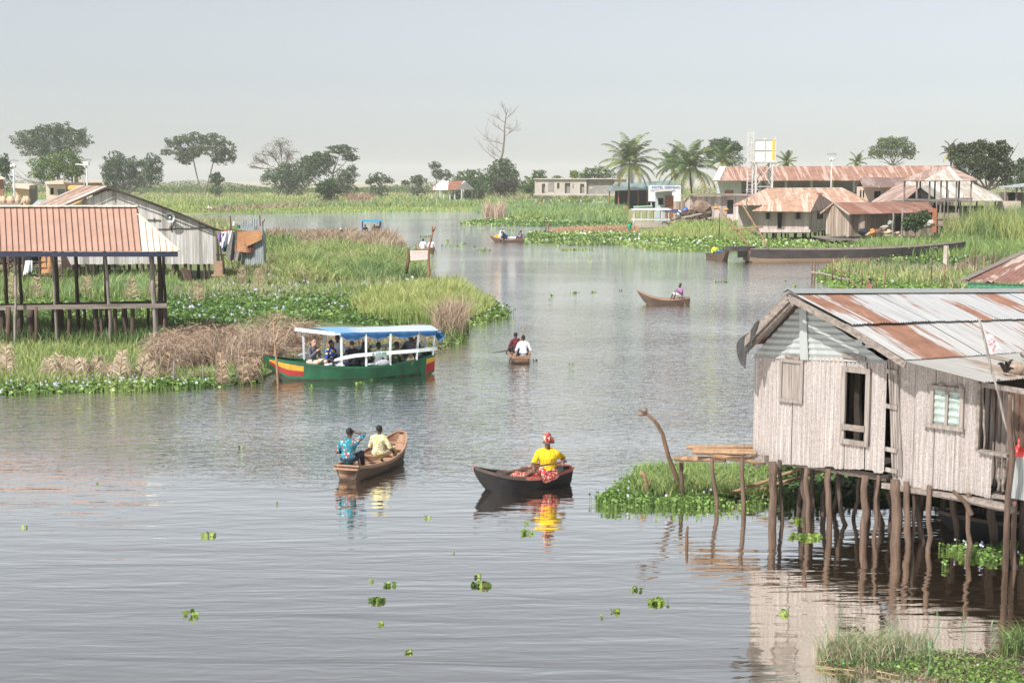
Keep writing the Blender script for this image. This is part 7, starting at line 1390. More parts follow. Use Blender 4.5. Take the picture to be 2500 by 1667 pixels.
# white canopied boat
mb0, mb1 = G(1543, 556), G(1634, 556); dM = mb1 - mb0; t = thing('tour_boat', 'moored tour boat with white posts and white flat roof near the booth', 'boat', (mb0.x, mb0.y, 0), math.atan2(dM.y, dM.x)); BASE[t.name] = None; L_ = dM.length
hull(t, L_, 1.7, [plain('dirty_white_hull', (.42, .36, .31, 1), .8)], M_bwhite, M_iron, bow=.85, stern=.8, mid=.75, wst=.8, wbw=.4, rake=.08, flare=.9)
q = MB(); q.box((L_ * .5, 0, 2.3), (L_ * 1.05, 1.9, .12)); q.box((L_ * .5, 0, 2.4), (L_ * .9, 1.5, .12)); q.build('canopy', M_bwhite, t, local=True)
for k in range(6):
    for s in (-1, 1): q = MB(); q.box((.2 + (L_ - .4) * k / 5, s * .8, 1.5), (.09, .09, 1.6)); q.build('post', M_iron, t, local=True)
for s in (-1, 1): q = MB(); q.box((L_ / 2, s * .84, 1.05), (L_, .05, .2)); q.build('rail', M_iron, t, local=True)
q = MB(); q.box((L_ + .3, 0, 2.15), (1.5, 1.8, .35)); q.build('canopy_end', plain('patched_blue_tarp', (.05, .08, .2, 1), .7, .5), t, local=True)
c = G(1536, 566); MB().lathe(c, [(0, 0), (.26, 0), (.28, .05), (.26, .35), (.28, .4), (.26, .72), (.24, .86), (.1, .9), (0, .9)], 14).build('barrel', plain('green_plastic', (.01, .30, .14, 1), .4, .1), loc=c, smooth=True, label='upright green barrel on the spit below the moored white boat', cat='barrel')
def drum(px, py, d, m, lab, tilt=0): c = at(px, py, d); MB().lathe(c, [(0, -.45), (.3, -.45), (.31, -.1), (.3, 0), (.31, .1), (.3, .45), (0, .45)], 14, axis=(math.sin(tilt), 0, math.cos(tilt))).build('drum', m, loc=c, smooth=True, label=lab, cat='drum')
M_bld = plain('blue_drum', (.02, .10, .42, 1), .4, .1); drum(1672, 514, 196, M_bld, 'blue drum tipped against the plank shed', 1.0); drum(1664, 520, 195, M_bld, 'blue drum standing left of the tipped one', .3); drum(1658, 521, 195, M_bwhite, 'white drum beside the blue drums', 0)
q = MB()
for k in range(60): a = at(random.uniform(1650, 1725), random.uniform(512, 535), random.uniform(188, 194)); q.pole(a, a + Vector((random.uniform(-1.6, 1.6), random.uniform(-.5, .5), random.uniform(-.4, .5))), .09, None, .05, 5, 2)
q.build('driftwood', W_POST, loc=at(1690, 530, 190), kind='stuff', label='heap of brown brushwood in front of the plank shed')
q = MB(); a = at(1710, 512, 192); q.ell(a, (1.5, .8, 1.2), 12, 8, jit=.5); q.build('brush_heap', plain('brown_brush', (.22, .15, .11, 1), .95, .5, 3), loc=a, label='rounded brown heap by the left end of the plank shed', cat='heap')
q = MB(); a, b2 = at(1652, 535, 182), at(1712, 522, 184); q.bar(a, b2, .8, .1); q.pole(Vector((a.x + 1, a.y, 0)), a + Vector((1, 0, 0)), .08); q.pole(Vector((b2.x - 1, b2.y, 0)), b2 - Vector((1, 0, 0)), .08); q.build('footbridge', P_BRN[0], loc=a, label='pale plank gangway running from the moored white boat', cat='gangway')
M_orr = plain('orange_plastic', (.65, .27, .03, 1), .6, .2)
for px, py, s_, m_, lab in ((1728, 514, .5, M_orr, 'yellow orange buoy lying before the shed wall'), (1748, 508, .35, M_orr, 'orange bundle on a dark tyre by the shed'), (1773, 512, .35, M_orr, 'orange container beside the shed door'), (1727, 522, .7, M_DARK, 'dark tyre under the yellow orange buoy')):
    c = at(px, py, 193); MB().ell(c, (s_, .5, s_ * .6), 10, 7, jit=.4).build('buoy' if m_ is M_orr else 'tyre', m_, loc=c, smooth=True, label=lab, cat='buoy' if m_ is M_orr else 'tyre')
bw0 = G(1450, 503); q = MB(); c = at(1462, 497, bw0.y); q.ell(c, (2.0, .9, .5), 12, 8); q.build('upturned_boat', M_bwhite, loc=c, smooth=True, label='white upturned boat in the tall grass', cat='boat')
c = at(1320, 500, 330); MB().tube([Vector((c.x, c.y, 0)), c + Vector((0, 0, .6))], [.6, .55], 8).build('barrel', plain('red_orange', (.6, .08, .03, 1), .6), loc=(c.x, c.y, 0), label='red barrel in the meadow below the unfinished building', cat='barrel')
q = MB(); a, b2 = at(1546, 505, 190), at(1593, 503, 190); q.bar(a, b2, .1, .15); q.build('green_beam', plain('pale_green', (.3, .48, .36, 1), .7), loc=a, label='pale green beam raised behind the moored white boat', cat='beam')
for px in (1551, 1590): q = MB(); p = at(px, 505, 190); q.pole((p.x, 190.05, 0), (p.x, 190.05, p.z), .06); q.build('pole', W_GREY, loc=(p.x, 190, 0), label=f'pole holding up the {"left" if px < 1570 else "right"} end of the pale green beam', cat='pole')
# blue canopied boat seen end on
bb0 = G(898, 588); t = thing('tour_boat', 'small blue boat with a bright blue canopy beyond the brown reeds', 'boat', (bb0.x, bb0.y + 3.4, 0), -math.pi / 2 + .12); BASE[t.name] = None; M_bbl = plain('navy_blue_hull', (.02, .06, .20, 1), .5, .15)
hull(t, 4.2, 1.9, [M_bbl], M_bbl, M_bbl, bow=.95, stern=.8, mid=.75, wst=.9, wbw=.75, rake=.08, flare=.85)
q = MB(); q.box((1.9, 0, 1.95), (3.6, 1.95, .1)); q.build('canopy', plain('cyan_tarp', (.03, .30, .55, 1), .6, .15), t, local=True)
for x in (.2, 3.6):
    for y in (-.9, .9): q = MB(); q.box((x, y, 1.35), (.1, .1, 1.2)); q.build('post', M_bbl, t, local=True)
q = MB(); q.box((3.2, .55, 1.0), (.1, .6, .9)); q.build('windscreen', M_DARK, t, local=True)
person('passenger in black on the left of the small blue boat', (bb0.x - .4, bb0.y + 1.3, .75), (.3, -1), skin=K_DARK, shirt=C_BLACK, sleeve=.9, legs=C_DENIM, hair=M_hair, vox=.03); person('passenger in dark clothes on the right of the small blue boat', (bb0.x + .5, bb0.y + 1.5, .75), (.1, -1), skin=K_DARK, shirt=C_BLACK, sleeve=.9, legs=C_DENIM, hair=M_hair, vox=.03)
# fishing stakes
FS = [(1982, 690, 1982, 635, 'first tall stake at the left end of the fishing fence'), (1987, 690, 1991, 640, 'slanting stake behind the first tall one'), (1996, 684, 1997, 645, 'thin stake third in the fishing fence'), (2012, 690, 2019, 634, 'slanted stake fourth in the fishing fence'), (2032, 694, 2031, 632, 'straight stake behind the bamboo rail'), (2054, 700, 2054, 634, 'dark stake where the long pole crosses the fence'), (2073, 700, 2074, 640, 'thin stake right of the pole crossing'), (2105, 705, 2104, 655, 'brown stake just left of the bare chested man'), (2140, 712, 2138, 680, 'short stake hidden behind the bare chested man'), (2159, 706, 2159, 656, 'pale forked stake right of the bare chested man'),
      (2204, 672, 2204, 638, 'small stake in the narrow side channel'), (2272, 700, 2275, 630, 'tall brown stake in the yellow grass'), (2301, 713, 2311, 602, 'pale stake carrying a wrapped cloth'), (2362, 700, 2360, 672, 'knotted dead branch near the green edged roof'), (2379, 672, 2382, 570, 'tall thin stick in front of the pirogue bow'), (2402, 700, 2402, 626, 'white topped stake by the green edged roof'), (2425, 660, 2425, 600, 'thin stick in the undergrowth at the right'), (1755, 590, 1757, 520, 'thin pole standing in the bright grass left of the leaning bamboo'), (1332, 562, 1333, 545, 'dark short stick on the plant spit'), (1338, 562, 1340, 540, 'second dark stick on the plant spit'), (1525, 530, 1526, 504, 'white stick left of the moored white boat'), (1530, 530, 1531, 502, 'paired white stick by the moored white boat')]
for x0, y0, x1, y1, l in FS:
    a = G(x0, y0); r_ = max(.03, a.y * .0005); stake([(x0, y0 + 3), ((x0 + x1) / 2 + .5, (y0 + y1) / 2), (x1, y1)], a.y, r_, l, 'stake', 'stake', W_BAMB if 'pale' in l or 'white' in l else W_STICK, group='fishing stakes')
yA = G(1985, 690).y; q = MB(); q.tube([at(1980, 664, yA), at(2010, 668, yA), at(2050, 680, yA - 1), at(2100, 689, yA - 2), at(2160, 690, yA - 2)], [.07, .07, .065, .06, .05], 7); q.build('rail', W_GREY, loc=at(1980, 664, yA), smooth=True, label='long bent rail tied along the fishing fence', cat='rail')
a = at(2309, 604, G(2301, 713).y); cloth([a + Vector((-.12, -.05, .1)), a + Vector((.12, -.05, .1)), at(2316, 655, a.y - .1), at(2303, 640, a.y - .1)], plain('dirty_rag', (.42, .36, .30, 1), .9, .25), 'pale rag wrapped round the top of the stake', 'rag', 'rag', .07)
# ================================================================== TREES
W_TRUNK = wood('tree_bark', rgb(150, 138, 126), rgb(84, 74, 66), 'z', .15); W_TRUNKP = wood('palm_bark', rgb(140, 122, 104), rgb(80, 66, 54), 'z', .3); W_PALEB = wood('bare_bark', rgb(146, 130, 122), rgb(88, 77, 72), 'z', .15)
DG = [(.06, .11, .04), (.085, .145, .05), (.035, .06, .025), (.13, .19, .065), (.05, .085, .035)]; OL = [(.13, .15, .07), (.17, .17, .09), (.09, .12, .05), (.12, .13, .08)]; BG = [(.17, .25, .06), (.22, .29, .07), (.11, .18, .05)]; BR2 = [(.10, .085, .05), (.13, .11, .06), (.05, .065, .03), (.07, .09, .035)]; TW = [(.20, .18, .13), (.24, .21, .15), (.13, .14, .08)]
def leafcloud(C, Rr, n, size, cols, dens=.5, sd=0):
    """leaf clusters through ellipsoids, kept only where a 3-D noise says there is a spray"""
    V, F4, K = [], [], []; tot = sum(r[0] * r[2] for r in Rr)
    for (c, r) in zip(C, Rr):
        m = int(n * r[0] * r[2] / tot * 2.6); u = rng.normal(size=(m, 3)); u /= np.linalg.norm(u, axis=1, keepdims=True); rad = rng.random(m) ** .40 * (1 + .16 * np.sin(u[:, 0] * 5 + sd + 2 * np.sin(u[:, 2] * 4 + sd)) + .10 * np.sin(u[:, 2] * 11 + u[:, 0] * 7 + sd)); p = u * rad[:, None] * np.array(r)
        s = min(r) * .34; q = (p + np.array(c)) / s; f = np.sin(q[:, 0] * 1.7 + 1.3 * np.sin(q[:, 2] * 1.2 + sd)) + np.sin(q[:, 2] * 2.1 + 1.1 * np.sin(q[:, 1] * 1.5)) + np.sin(q[:, 1] * 1.9 + sd) + .9 * np.sin(q[:, 0] * 4.1 + q[:, 2] * 3.3)
        p = p[f > (1 - dens * 2) * 1.3 + rng.normal(0, .35, m)] * (1 + rng.normal(0, .05, (1, 3))); V.append(p + np.array(c))
    P = np.concatenate(V)[:n]; n = len(P); a = rng.normal(size=(n, 3)); a /= np.linalg.norm(a, axis=1, keepdims=True); b = np.cross(a, rng.normal(size=(n, 3))); b /= np.linalg.norm(b, axis=1, keepdims=True)
    s = size * rng.uniform(.5, 1.3, (n, 1)); Q = np.stack([P - a * s, P - b * s * .55, P + a * s, P + b * s * .55], 1).reshape(-1, 3); c = np.array(cols)[rng.integers(0, len(cols), n)] * rng.uniform(.8, 1.25, (n, 1))
    return Q, np.arange(n * 4).reshape(-1, 4), np.repeat(c, 4, 0)
def tree(lab, d, base, crowns, cols, n, size=1.5, tr=None, dens=.5, cat='tree', name='tree', bark=None, sub=5, group=None, ytr=None, twr=1.0, low=None):
    """base px, trunk foot; crowns: ellipses (cx, cy, rx, ry) where the crown is seen"""
    if low is None: low = dens > .62 and d > 330
    if low: yb_ = HOR + 6 * F / d; crowns = list(crowns) + [(cx + random.uniform(-4, 4), (cy + yb_) / 2 + 8, rx * random.uniform(.85, 1.15), (yb_ - cy) / 2) for cx, cy, rx, ry in crowns if cy + ry > 428]; n = int(n * 1.7)
    s = F / d; b0 = at(base[0], 500, d); b0.z = 0; t = thing(name, lab, cat, b0, group=group); C, Rr = [], []
    for cx, cy, rx, ry in crowns: c = at(cx, cy, d + random.uniform(-.35, .35) * rx / s); C.append(c); Rr.append((rx / s, max(rx, ry) / s * .8, ry / s))
    V, Fq, K = leafcloud([tuple(c) for c in C], Rr, n, size / s * 1.5, cols, dens, d * .37 + base[0]); V = V - np.array(tuple(b0)); V[:, 2] = np.maximum(V[:, 2], .05)
    npmesh('crown', V, [Fq], K, M_leaf, parent=t)
    w = (tr or 3.5) / s; q = MB(); feet = ytr or [(base[0], crowns[0][0], crowns[0][1])]
    cz = sum(c.z for c in C) / len(C); zf = max(.8, min(c.z - r_[2] * .5 for c, r_ in zip(C, Rr))); J = Vector((b0.x + random.uniform(-.3, .3), d, min(zf, cz)))
    joints = []
    if ytr:
        for x0, x1, y1 in ytr: A = at(x0, 480, d); A.z = 0; E = at(x1, y1, d); q.tube([A, A.lerp(E, .5) + Vector((random.uniform(-.3, .3), 0, 0)), E], [w * .6, w * .5, w * .4], 7); joints.append(E)
    else: q.tube([Vector((b0.x, d, -.2)), (Vector((b0.x, d, 0))).lerp(J, .5) + Vector((w * .3, 0, 0)), J], [w * .7, w * .55, w * .45], 7); joints = [J]
    for c, r_ in zip(C, Rr):
        j = min(joints, key=lambda e: (e - c).length); m = j.lerp(c, .5) - Vector((0, 0, r_[2] * .15)); q.tube([j, m, c], [w * .36, w * .26, w * .14], 6)
        for k in range(sub):
            e = c + Vector((random.uniform(-1, 1) * r_[0], random.uniform(-1, 1) * r_[1], random.uniform(-.5, 1) * r_[2])) * .85; a = m.lerp(c, random.random()); q.tube([a, a.lerp(e, .55) + Vector((0, 0, .05 * r_[2])), e], [w * .15 * twr, w * .09 * twr, w * .03 * twr], 4, cap=False)
    q.build('trunk', bark or W_TRUNK, t); return t
tree('tall airy olive grey tree at the far left', 430, (130, 450), [(70, 338, 42, 22), (112, 322, 40, 20), (150, 322, 34, 26), (190, 338, 34, 26), (112, 362, 62, 26), (165, 362, 34, 22), (46, 348, 24, 10), (86, 386, 38, 20), (150, 388, 40, 22), (200, 368, 20, 20)], OL + DG + DG, 20000, 1.3, 4.5, .6)
tree('bright green bushy tree in front of the tall airy one', 290, (130, 460), [(112, 412, 46, 34), (160, 398, 38, 34), (182, 420, 28, 34), (88, 432, 30, 26), (140, 440, 60, 24), (36, 430, 18, 26)], BG + BG + DG, 9000, 1.6, 4, .72)
tree('dark tree cut by the left edge', 330, (5, 460), [(4, 405, 26, 26), (12, 440, 24, 26)], DG, 3000, 1.6, 3, .7)
tree('rounded dark tree left of the umbrella tree', 470, (300, 455), [(285, 398, 34, 30), (268, 418, 24, 28), (330, 410, 32, 30), (372, 400, 26, 26), (376, 425, 22, 26), (300, 440, 48, 22), (350, 442, 40, 16)], DG, 9000, 1.5, 4, .66)
tree('spreading umbrella tree with two slender trunks', 500, (492, 450), [(430, 350, 30, 18), (470, 338, 38, 15), (515, 342, 36, 18), (548, 362, 26, 22), (500, 364, 44, 14), (565, 385, 12, 14), (452, 385, 18, 20), (406, 372, 16, 10), (532, 388, 20, 14), (470, 372, 26, 16), (448, 380, 26, 20), (545, 380, 26, 22), (500, 354, 46, 20), (424, 362, 22, 16)], DG + OL, 15000, 1.4, 3.4, .5, ytr=[(492, 468, 372), (498, 522, 392)])
tree('low round bush right of the umbrella tree', 450, (530, 452), [(529, 436, 17, 15)], DG, 1500, 1.4, 2, .8, 'bush', 'bush')
tree('half bare tan tree with fine twigs', 480, (690, 455), [(685, 350, 30, 18), (662, 372, 34, 20), (706, 378, 26, 26), (632, 392, 26, 20), (690, 405, 28, 18), (612, 408, 14, 10)], TW, 2300, 1.0, 2.8, .42, bark=W_PALEB, sub=26, twr=1.5)
tree('dense dark tree below the half bare one', 470, (700, 460), [(708, 420, 36, 26), (670, 432, 36, 22), (748, 408, 28, 26), (735, 435, 40, 20)], DG, 6500, 1.5, 4, .75)
tree('dark spreading tree with a flat right hand top', 460, (815, 455), [(790, 390, 32, 24), (832, 366, 34, 15), (855, 385, 24, 10), (770, 402, 34, 30), (800, 412, 40, 26), (752, 380, 14, 9), (820, 388, 26, 18)], DG, 9000, 1.5, 3.6, .6)
tree('olive green bush at the foot of the flat topped tree', 440, (850, 455), [(848, 428, 26, 18), (830, 442, 34, 14), (858, 412, 14, 10)], DG + OL, 3000, 1.4, 2, .65, 'bush', 'bush')
tree('dark rounded bush standing alone in the meadow', 350, (800, 474), [(800, 455, 28, 20), (826, 466, 10, 8), (788, 464, 20, 10)], DG, 3800, 1.5, 2.5, .85, 'bush', 'bush')
tree('low green bush on the skyline right of the big trees', 450, (925, 452), [(922, 437, 24, 15), (950, 442, 12, 8), (900, 444, 10, 8)], DG, 1900, 1.4, 2, .75, 'bush', 'bush')
tree('small green bush left of the lone shed', 450, (1020, 455), [(1020, 440, 22, 13), (990, 446, 12, 7)], DG + OL, 1600, 1.4, 2, .75, 'bush', 'bush')
tree('small twiggy tree behind the lone shed', 440, (1065, 455), [(1062, 405, 17, 11), (1070, 425, 16, 14), (1090, 428, 18, 14), (1055, 425, 10, 16)], OL + TW + DG, 2600, 1.3, 2.5, .55, sub=12)
tree('green thicket of bushes right of the lone shed', 400, (1190, 470), [(1150, 432, 40, 22), (1130, 446, 34, 16), (1200, 440, 40, 22), (1218, 420, 36, 24), (1245, 428, 26, 26), (1258, 452, 28, 16), (1190, 458, 50, 14), (1228, 398, 24, 12)], BG + DG + DG, 12000, 1.5, 3, .72, 'bushes', 'thicket')
tree('purplish brown shrub in the middle of the thicket', 392, (1235, 475), [(1232, 452, 32, 18)], [(.09, .07, .05), (.06, .06, .035)], 2600, 1.4, 2, .7, 'bush', 'bush')
tree('green trees left of the unfinished building', 385, (1300, 470), [(1316, 430, 20, 14), (1300, 448, 30, 18), (1290, 462, 24, 12)], BG + DG, 3600, 1.5, 2.5, .75)
tree('yellow green bush behind the unfinished building', 380, (1403, 450), [(1401, 426, 12, 11)], [(.24, .30, .05), (.18, .25, .05)], 1200, 1.4, 2, .85, 'bush', 'bush')
tree('green trees behind the unfinished building', 420, (1450, 450), [(1440, 422, 22, 14), (1465, 418, 22, 14), (1425, 430, 20, 10), (1360, 434, 14, 6), (1482, 426, 22, 14)], BG + DG, 3600, 1.4, 2.5, .7)
tree('grey green tree behind the second palm', 400, (1770, 470), [(1760, 352, 30, 14), (1785, 362, 28, 16), (1745, 372, 26, 18), (1790, 392, 30, 20), (1755, 402, 30, 18)], DG, 6500, 1.4, 4, .72)
tree('broad olive crowned tree behind the long roof', 400, (2178, 470), [(2140, 372, 22, 16), (2165, 350, 30, 16), (2195, 350, 30, 16), (2220, 370, 20, 18), (2180, 372, 36, 18), (2165, 398, 30, 12), (2200, 398, 26, 12)], OL + BG, 9000, 1.3, 4, .62)
tree('big dark brownish tree behind the open hall', 205, (2405, 540), [(2350, 372, 36, 24), (2395, 360, 32, 20), (2440, 366, 30, 26), (2300, 452, 10, 6), (2375, 400, 52, 34), (2430, 410, 46, 40), (2465, 430, 30, 36), (2360, 430, 36, 32), (2480, 362, 22, 18), (2412, 452, 44, 28), (2330, 400, 16, 26)], BR2 + BR2 + DG, 17000, 1.9, 7, .66)
tree('grey green bush at the far right edge', 230, (2492, 520), [(2494, 402, 12, 18), (2500, 440, 24, 26)], DG, 2200, 1.7, 3, .7)
tree('dark leafy bush before the rusty plank house', 126, (2240, 590), [(2235, 540, 26, 22), (2255, 528, 16, 16), (2215, 548, 14, 18), (2240, 562, 28, 12), (2252, 505, 8, 16)], DG, 5500, 1.7, 1.6, .62, 'bush', 'bush', sub=12)
# bare tall tree
d = 480; b0 = at(1227, 500, d); b0.z = 0; t = thing('bare_tree', 'tall leafless tree standing out against the sky', 'tree', b0); q = MB(); s = F / d
def br(a, dr, L, r_, lv):
    P = [a]; dd = dr.normalized()
    for k in range(4): dd = (dd + Vector((random.uniform(-.22, .22), random.uniform(-.2, .2), random.uniform(-.05, .16)))).normalized(); P.append(P[-1] + dd * L / 4)
    q.tube(P, [r_, r_ * .85, r_ * .7, r_ * .5, r_ * .3], 5 if lv < 2 else 3, cap=False)
    if lv < 3:
        for k in range((8, 8, 6)[lv]): p = P[random.randint(1, 4)]; br(p, dd + Vector((random.uniform(-1.1, 1.1), random.uniform(-.7, .7), random.uniform(-.15, .7))), L * random.uniform(.35, .6), r_ * .42, lv + 1)
T_ = [at(x, y, d) for x, y in ((1217, 440), (1220, 400), (1228, 370), (1231, 340), (1232, 310), (1235, 285), (1240, 266))]; T_[0].z = 0; q.tube(T_, [.55, .45, .36, .30, .24, .16, .08], 8)
for (x, y), (x2, y2) in (((1219, 395), (1172, 360)), ((1224, 372), (1168, 334)), ((1229, 352), (1190, 345)), ((1231, 335), (1268, 300)), ((1231, 322), (1200, 300)), ((1232, 310), (1265, 325)), ((1233, 300), (1205, 275)), ((1234, 292), (1262, 272)), ((1236, 280), (1222, 262)), ((1220, 385), (1190, 365))):
    a, b2 = at(x, y, d), at(x2, y2, d + random.uniform(-3, 3)); br(a, b2 - a, (b2 - a).length * .9, .13, 1)
q.build('trunk', W_PALEB, t)
# ------------------------------------------------------------------ coconut palms
def palm(lab, d, foot, crown, Lpx, nf=26, cols=None, group='coconut palms', down=.5, seed=0):
    random.seed(seed + 100); s = F / d; L = Lpx / s; b0 = at(foot[0], 500, d); b0.z = 0; c = at(crown[0], crown[1], d); t = thing('palm_tree', lab, 'palm', b0, group=group)
    q = MB(); q.tube([b0 - Vector((0, 0, .2)), b0.lerp(c, .35) + Vector((.15, 0, 0)), b0.lerp(c, .7), c], [.26, .2, .17, .2], 8); q.build('trunk', W_TRUNKP, t, smooth=True)
    cols = cols or [(.13, .19, .07), (.10, .15, .06), (.20, .24, .08), (.17, .21, .09)]; old = [(.42, .36, .12), (.34, .29, .11)]
    V, F4, K = [], [], []
    for i in range(nf):
        a = i * 2.4 + random.uniform(-.2, .2); u = i / (nf - 1); el = R(86 - 122 * u ** 1.0 + random.uniform(-8, 8)); l = L * random.uniform(.85, 1.1) * (1.05 - .1 * u); P = [Vector(c)]; hd = Vector((math.cos(a), math.sin(a), 0)); e = el; cl = random.choice(old if u > .86 and random.random() < .75 else cols)
        for k in range(9): P.append(P[-1] + (hd * math.cos(e) + Vector((0, 0, math.sin(e)))) * l / 9); e = max(R(-80), e - R(2 + 3.4 * k * down))
        for k in range(34):
            tt = .10 + .9 * k / 34; f = tt * 9; j = min(8, int(f)); p = P[j].lerp(P[j + 1], f - j); tg = (P[j + 1] - P[j]).normalized(); sd = tg.cross(Vector((0, 0, 1))); sd = sd.normalized() if sd.length > .05 else Vector((-hd.y, hd.x, 0)); ll = l * .19 * math.sin(math.pi * min(1, .15 + tt * .82)) ** .7 + .1
            for sg_ in (-1, 1):
                dr = (sd * sg_ * .8 + tg * .55 - Vector((0, 0, .1 + .45 * random.random()))).normalized(); w = tg * (.035 * l / 5.5 + .7 / s * .4); e2 = p + dr * ll - Vector((0, 0, ll * .15)); m_ = p + dr * ll * .5; b_ = len(V); V += [p - w, p + w, m_ + w * 1.1, m_ - w * 1.1, e2 + w * .2, e2 - w * .2]; F4 += [(b_, b_ + 1, b_ + 2, b_ + 3), (b_ + 3, b_ + 2, b_ + 4, b_ + 5)]; cc = np.array(cl) * random.uniform(.75, 1.25); K += [cc] * 6
        rb = len(V)
        for k in range(9):
            w = Vector((-hd.y, hd.x, 0)) * (.05 * (1 - k / 11)) * l / 5; w2 = Vector((-hd.y, hd.x, 0)) * (.05 * (1 - (k + 1) / 11)) * l / 5; b_ = len(V); V += [P[k] - w, P[k] + w, P[k + 1] + w2, P[k + 1] - w2]; F4.append((b_, b_ + 1, b_ + 2, b_ + 3)); K += [np.array((.26, .24, .10))] * 4
    V = np.array([tuple(v - b0) for v in V]); npmesh('fronds', V, [np.array(F4)], np.array(K), M_leaf, parent=t)
    q = MB()
    for k in range(9): a = k * .7; q.ell(c + Vector((math.cos(a) * .35, math.sin(a) * .35, -.25 - .1 * (k % 3))), (.17, .17, .2), 7, 5)
    q.build('coconuts', plain('coconut', (.25, .16, .04, 1), .6), t, smooth=True); return t
palm('coconut palm in front of the open sided building', 290, (1532, 482), (1537, 398), 82, 36, seed=1)
palm('coconut palm right of the white billboard', 270, (1690, 482), (1684, 410), 86, 36, seed=2)
palm('smaller coconut palm rising behind the billboard', 320, (1640, 470), (1640, 402), 54, 26, seed=3)
palm('palm showing left of the water tank', 300, (1762, 470), (1765, 392), 48, 22, seed=5)
palm('palm head peeking over the long roof right of the water tank', 290, (1920, 470), (1920, 396), 34, 16, seed=6, down=.25, cols=[(.20, .26, .08), (.16, .21, .07)])
palm('bright palm fronds above the long roof by the olive crowned tree', 300, (2095, 470), (2093, 398), 32, 14, seed=7, cols=[(.20, .27, .07), (.15, .2, .06)])
palm('dark palm behind the big brownish tree', 230, (2325, 500), (2322, 372), 34, 14, seed=8, cols=[(.09, .10, .05), (.12, .10, .06)])
random.seed(21)
# brush along the skyline
def skybrush(poly, n, hh, lab, cols, sd): 
    P = scatter(poly, n); s = rng.random(n); k = nz(P, 26, sd); P[:, 2] = hh * k * s ** .7 + .1; a = rng.normal(size=(n, 3)); a /= np.linalg.norm(a, axis=1, keepdims=True); b = np.cross(a, rng.normal(size=(n, 3))); b /= np.linalg.norm(b, axis=1, keepdims=True); z = P[:, 1:2] * .00038 * rng.uniform(.6, 1.5, (n, 1))
    Q = np.stack([P - a * z, P - b * z * .6, P + a * z, P + b * z * .6], 1).reshape(-1, 3); c = np.repeat(np.array(cols)[rng.integers(0, len(cols), n)] * rng.uniform(.8, 1.2, (n, 1)), 4, 0); npmesh('bushes', Q, [np.arange(n * 4).reshape(-1, 4)], c, M_leaf, label=lab, kind='stuff')
skybrush([(-60, 479), (700, 479), (700, 475), (-60, 475)], 34000, 6, 'low dark brush along the skyline at the left', DG + BG, 2)
skybrush([(700, 479), (1320, 479), (1320, 475), (700, 475)], 30000, 5.5, 'low dark brush along the skyline in the middle', DG + BG + OL, 5)
skybrush([(1300, 484), (2560, 484), (2560, 474), (1300, 474)], 9000, 4.5, 'low green brush behind the right hand houses', DG + BG, 8)
# ================================================================== FLOATING PLANTS
M_pad = leafmat('hyacinth_leaf', .3, .6)
LFP = [(.22, .34, .05), (.14, .25, .04), (.30, .40, .08), (.09, .16, .03), (.20, .17, .06)]
def floater(px, py, w, hpx, n, lab, flowers=0, cols=None):
    """a drifting hyacinth plant; w and hpx are its width and height as seen, n its leaves"""
    c = G(px, py); s = F / c.y; r_ = w / s / 2; ln = max(.026, min(.05, r_ * .26)) if c.y < 45 else max(.035, min(.075, r_ * .36)); hh = hpx / s * .6; P = np.zeros((n, 3)); a = rng.uniform(0, 2 * np.pi, n); rr = np.sqrt(rng.random(n)) * max(.02, r_ - ln * .6)
    P[:, 0] = np.cos(a) * rr; P[:, 1] = np.sin(a) * rr * min(1.0, 1.2 * hpx / w + .35); P[:, 0] += 0; P0 = P + np.array([c.x, c.y, 0])
    o = pads('floating_hyacinth', None, n, max(.02, hh - ln), ln, cols or LFP, M_pad, z0=.015, pts=P0, tilt=1.0, kind='thing', label=lab, cat='water plant', group='hyacinth plants adrift on the lagoon', flowers=flowers)
    for v in o.data.vertices: v.co.x -= c.x; v.co.y -= c.y
    o.location = (c.x, c.y, 0); return o
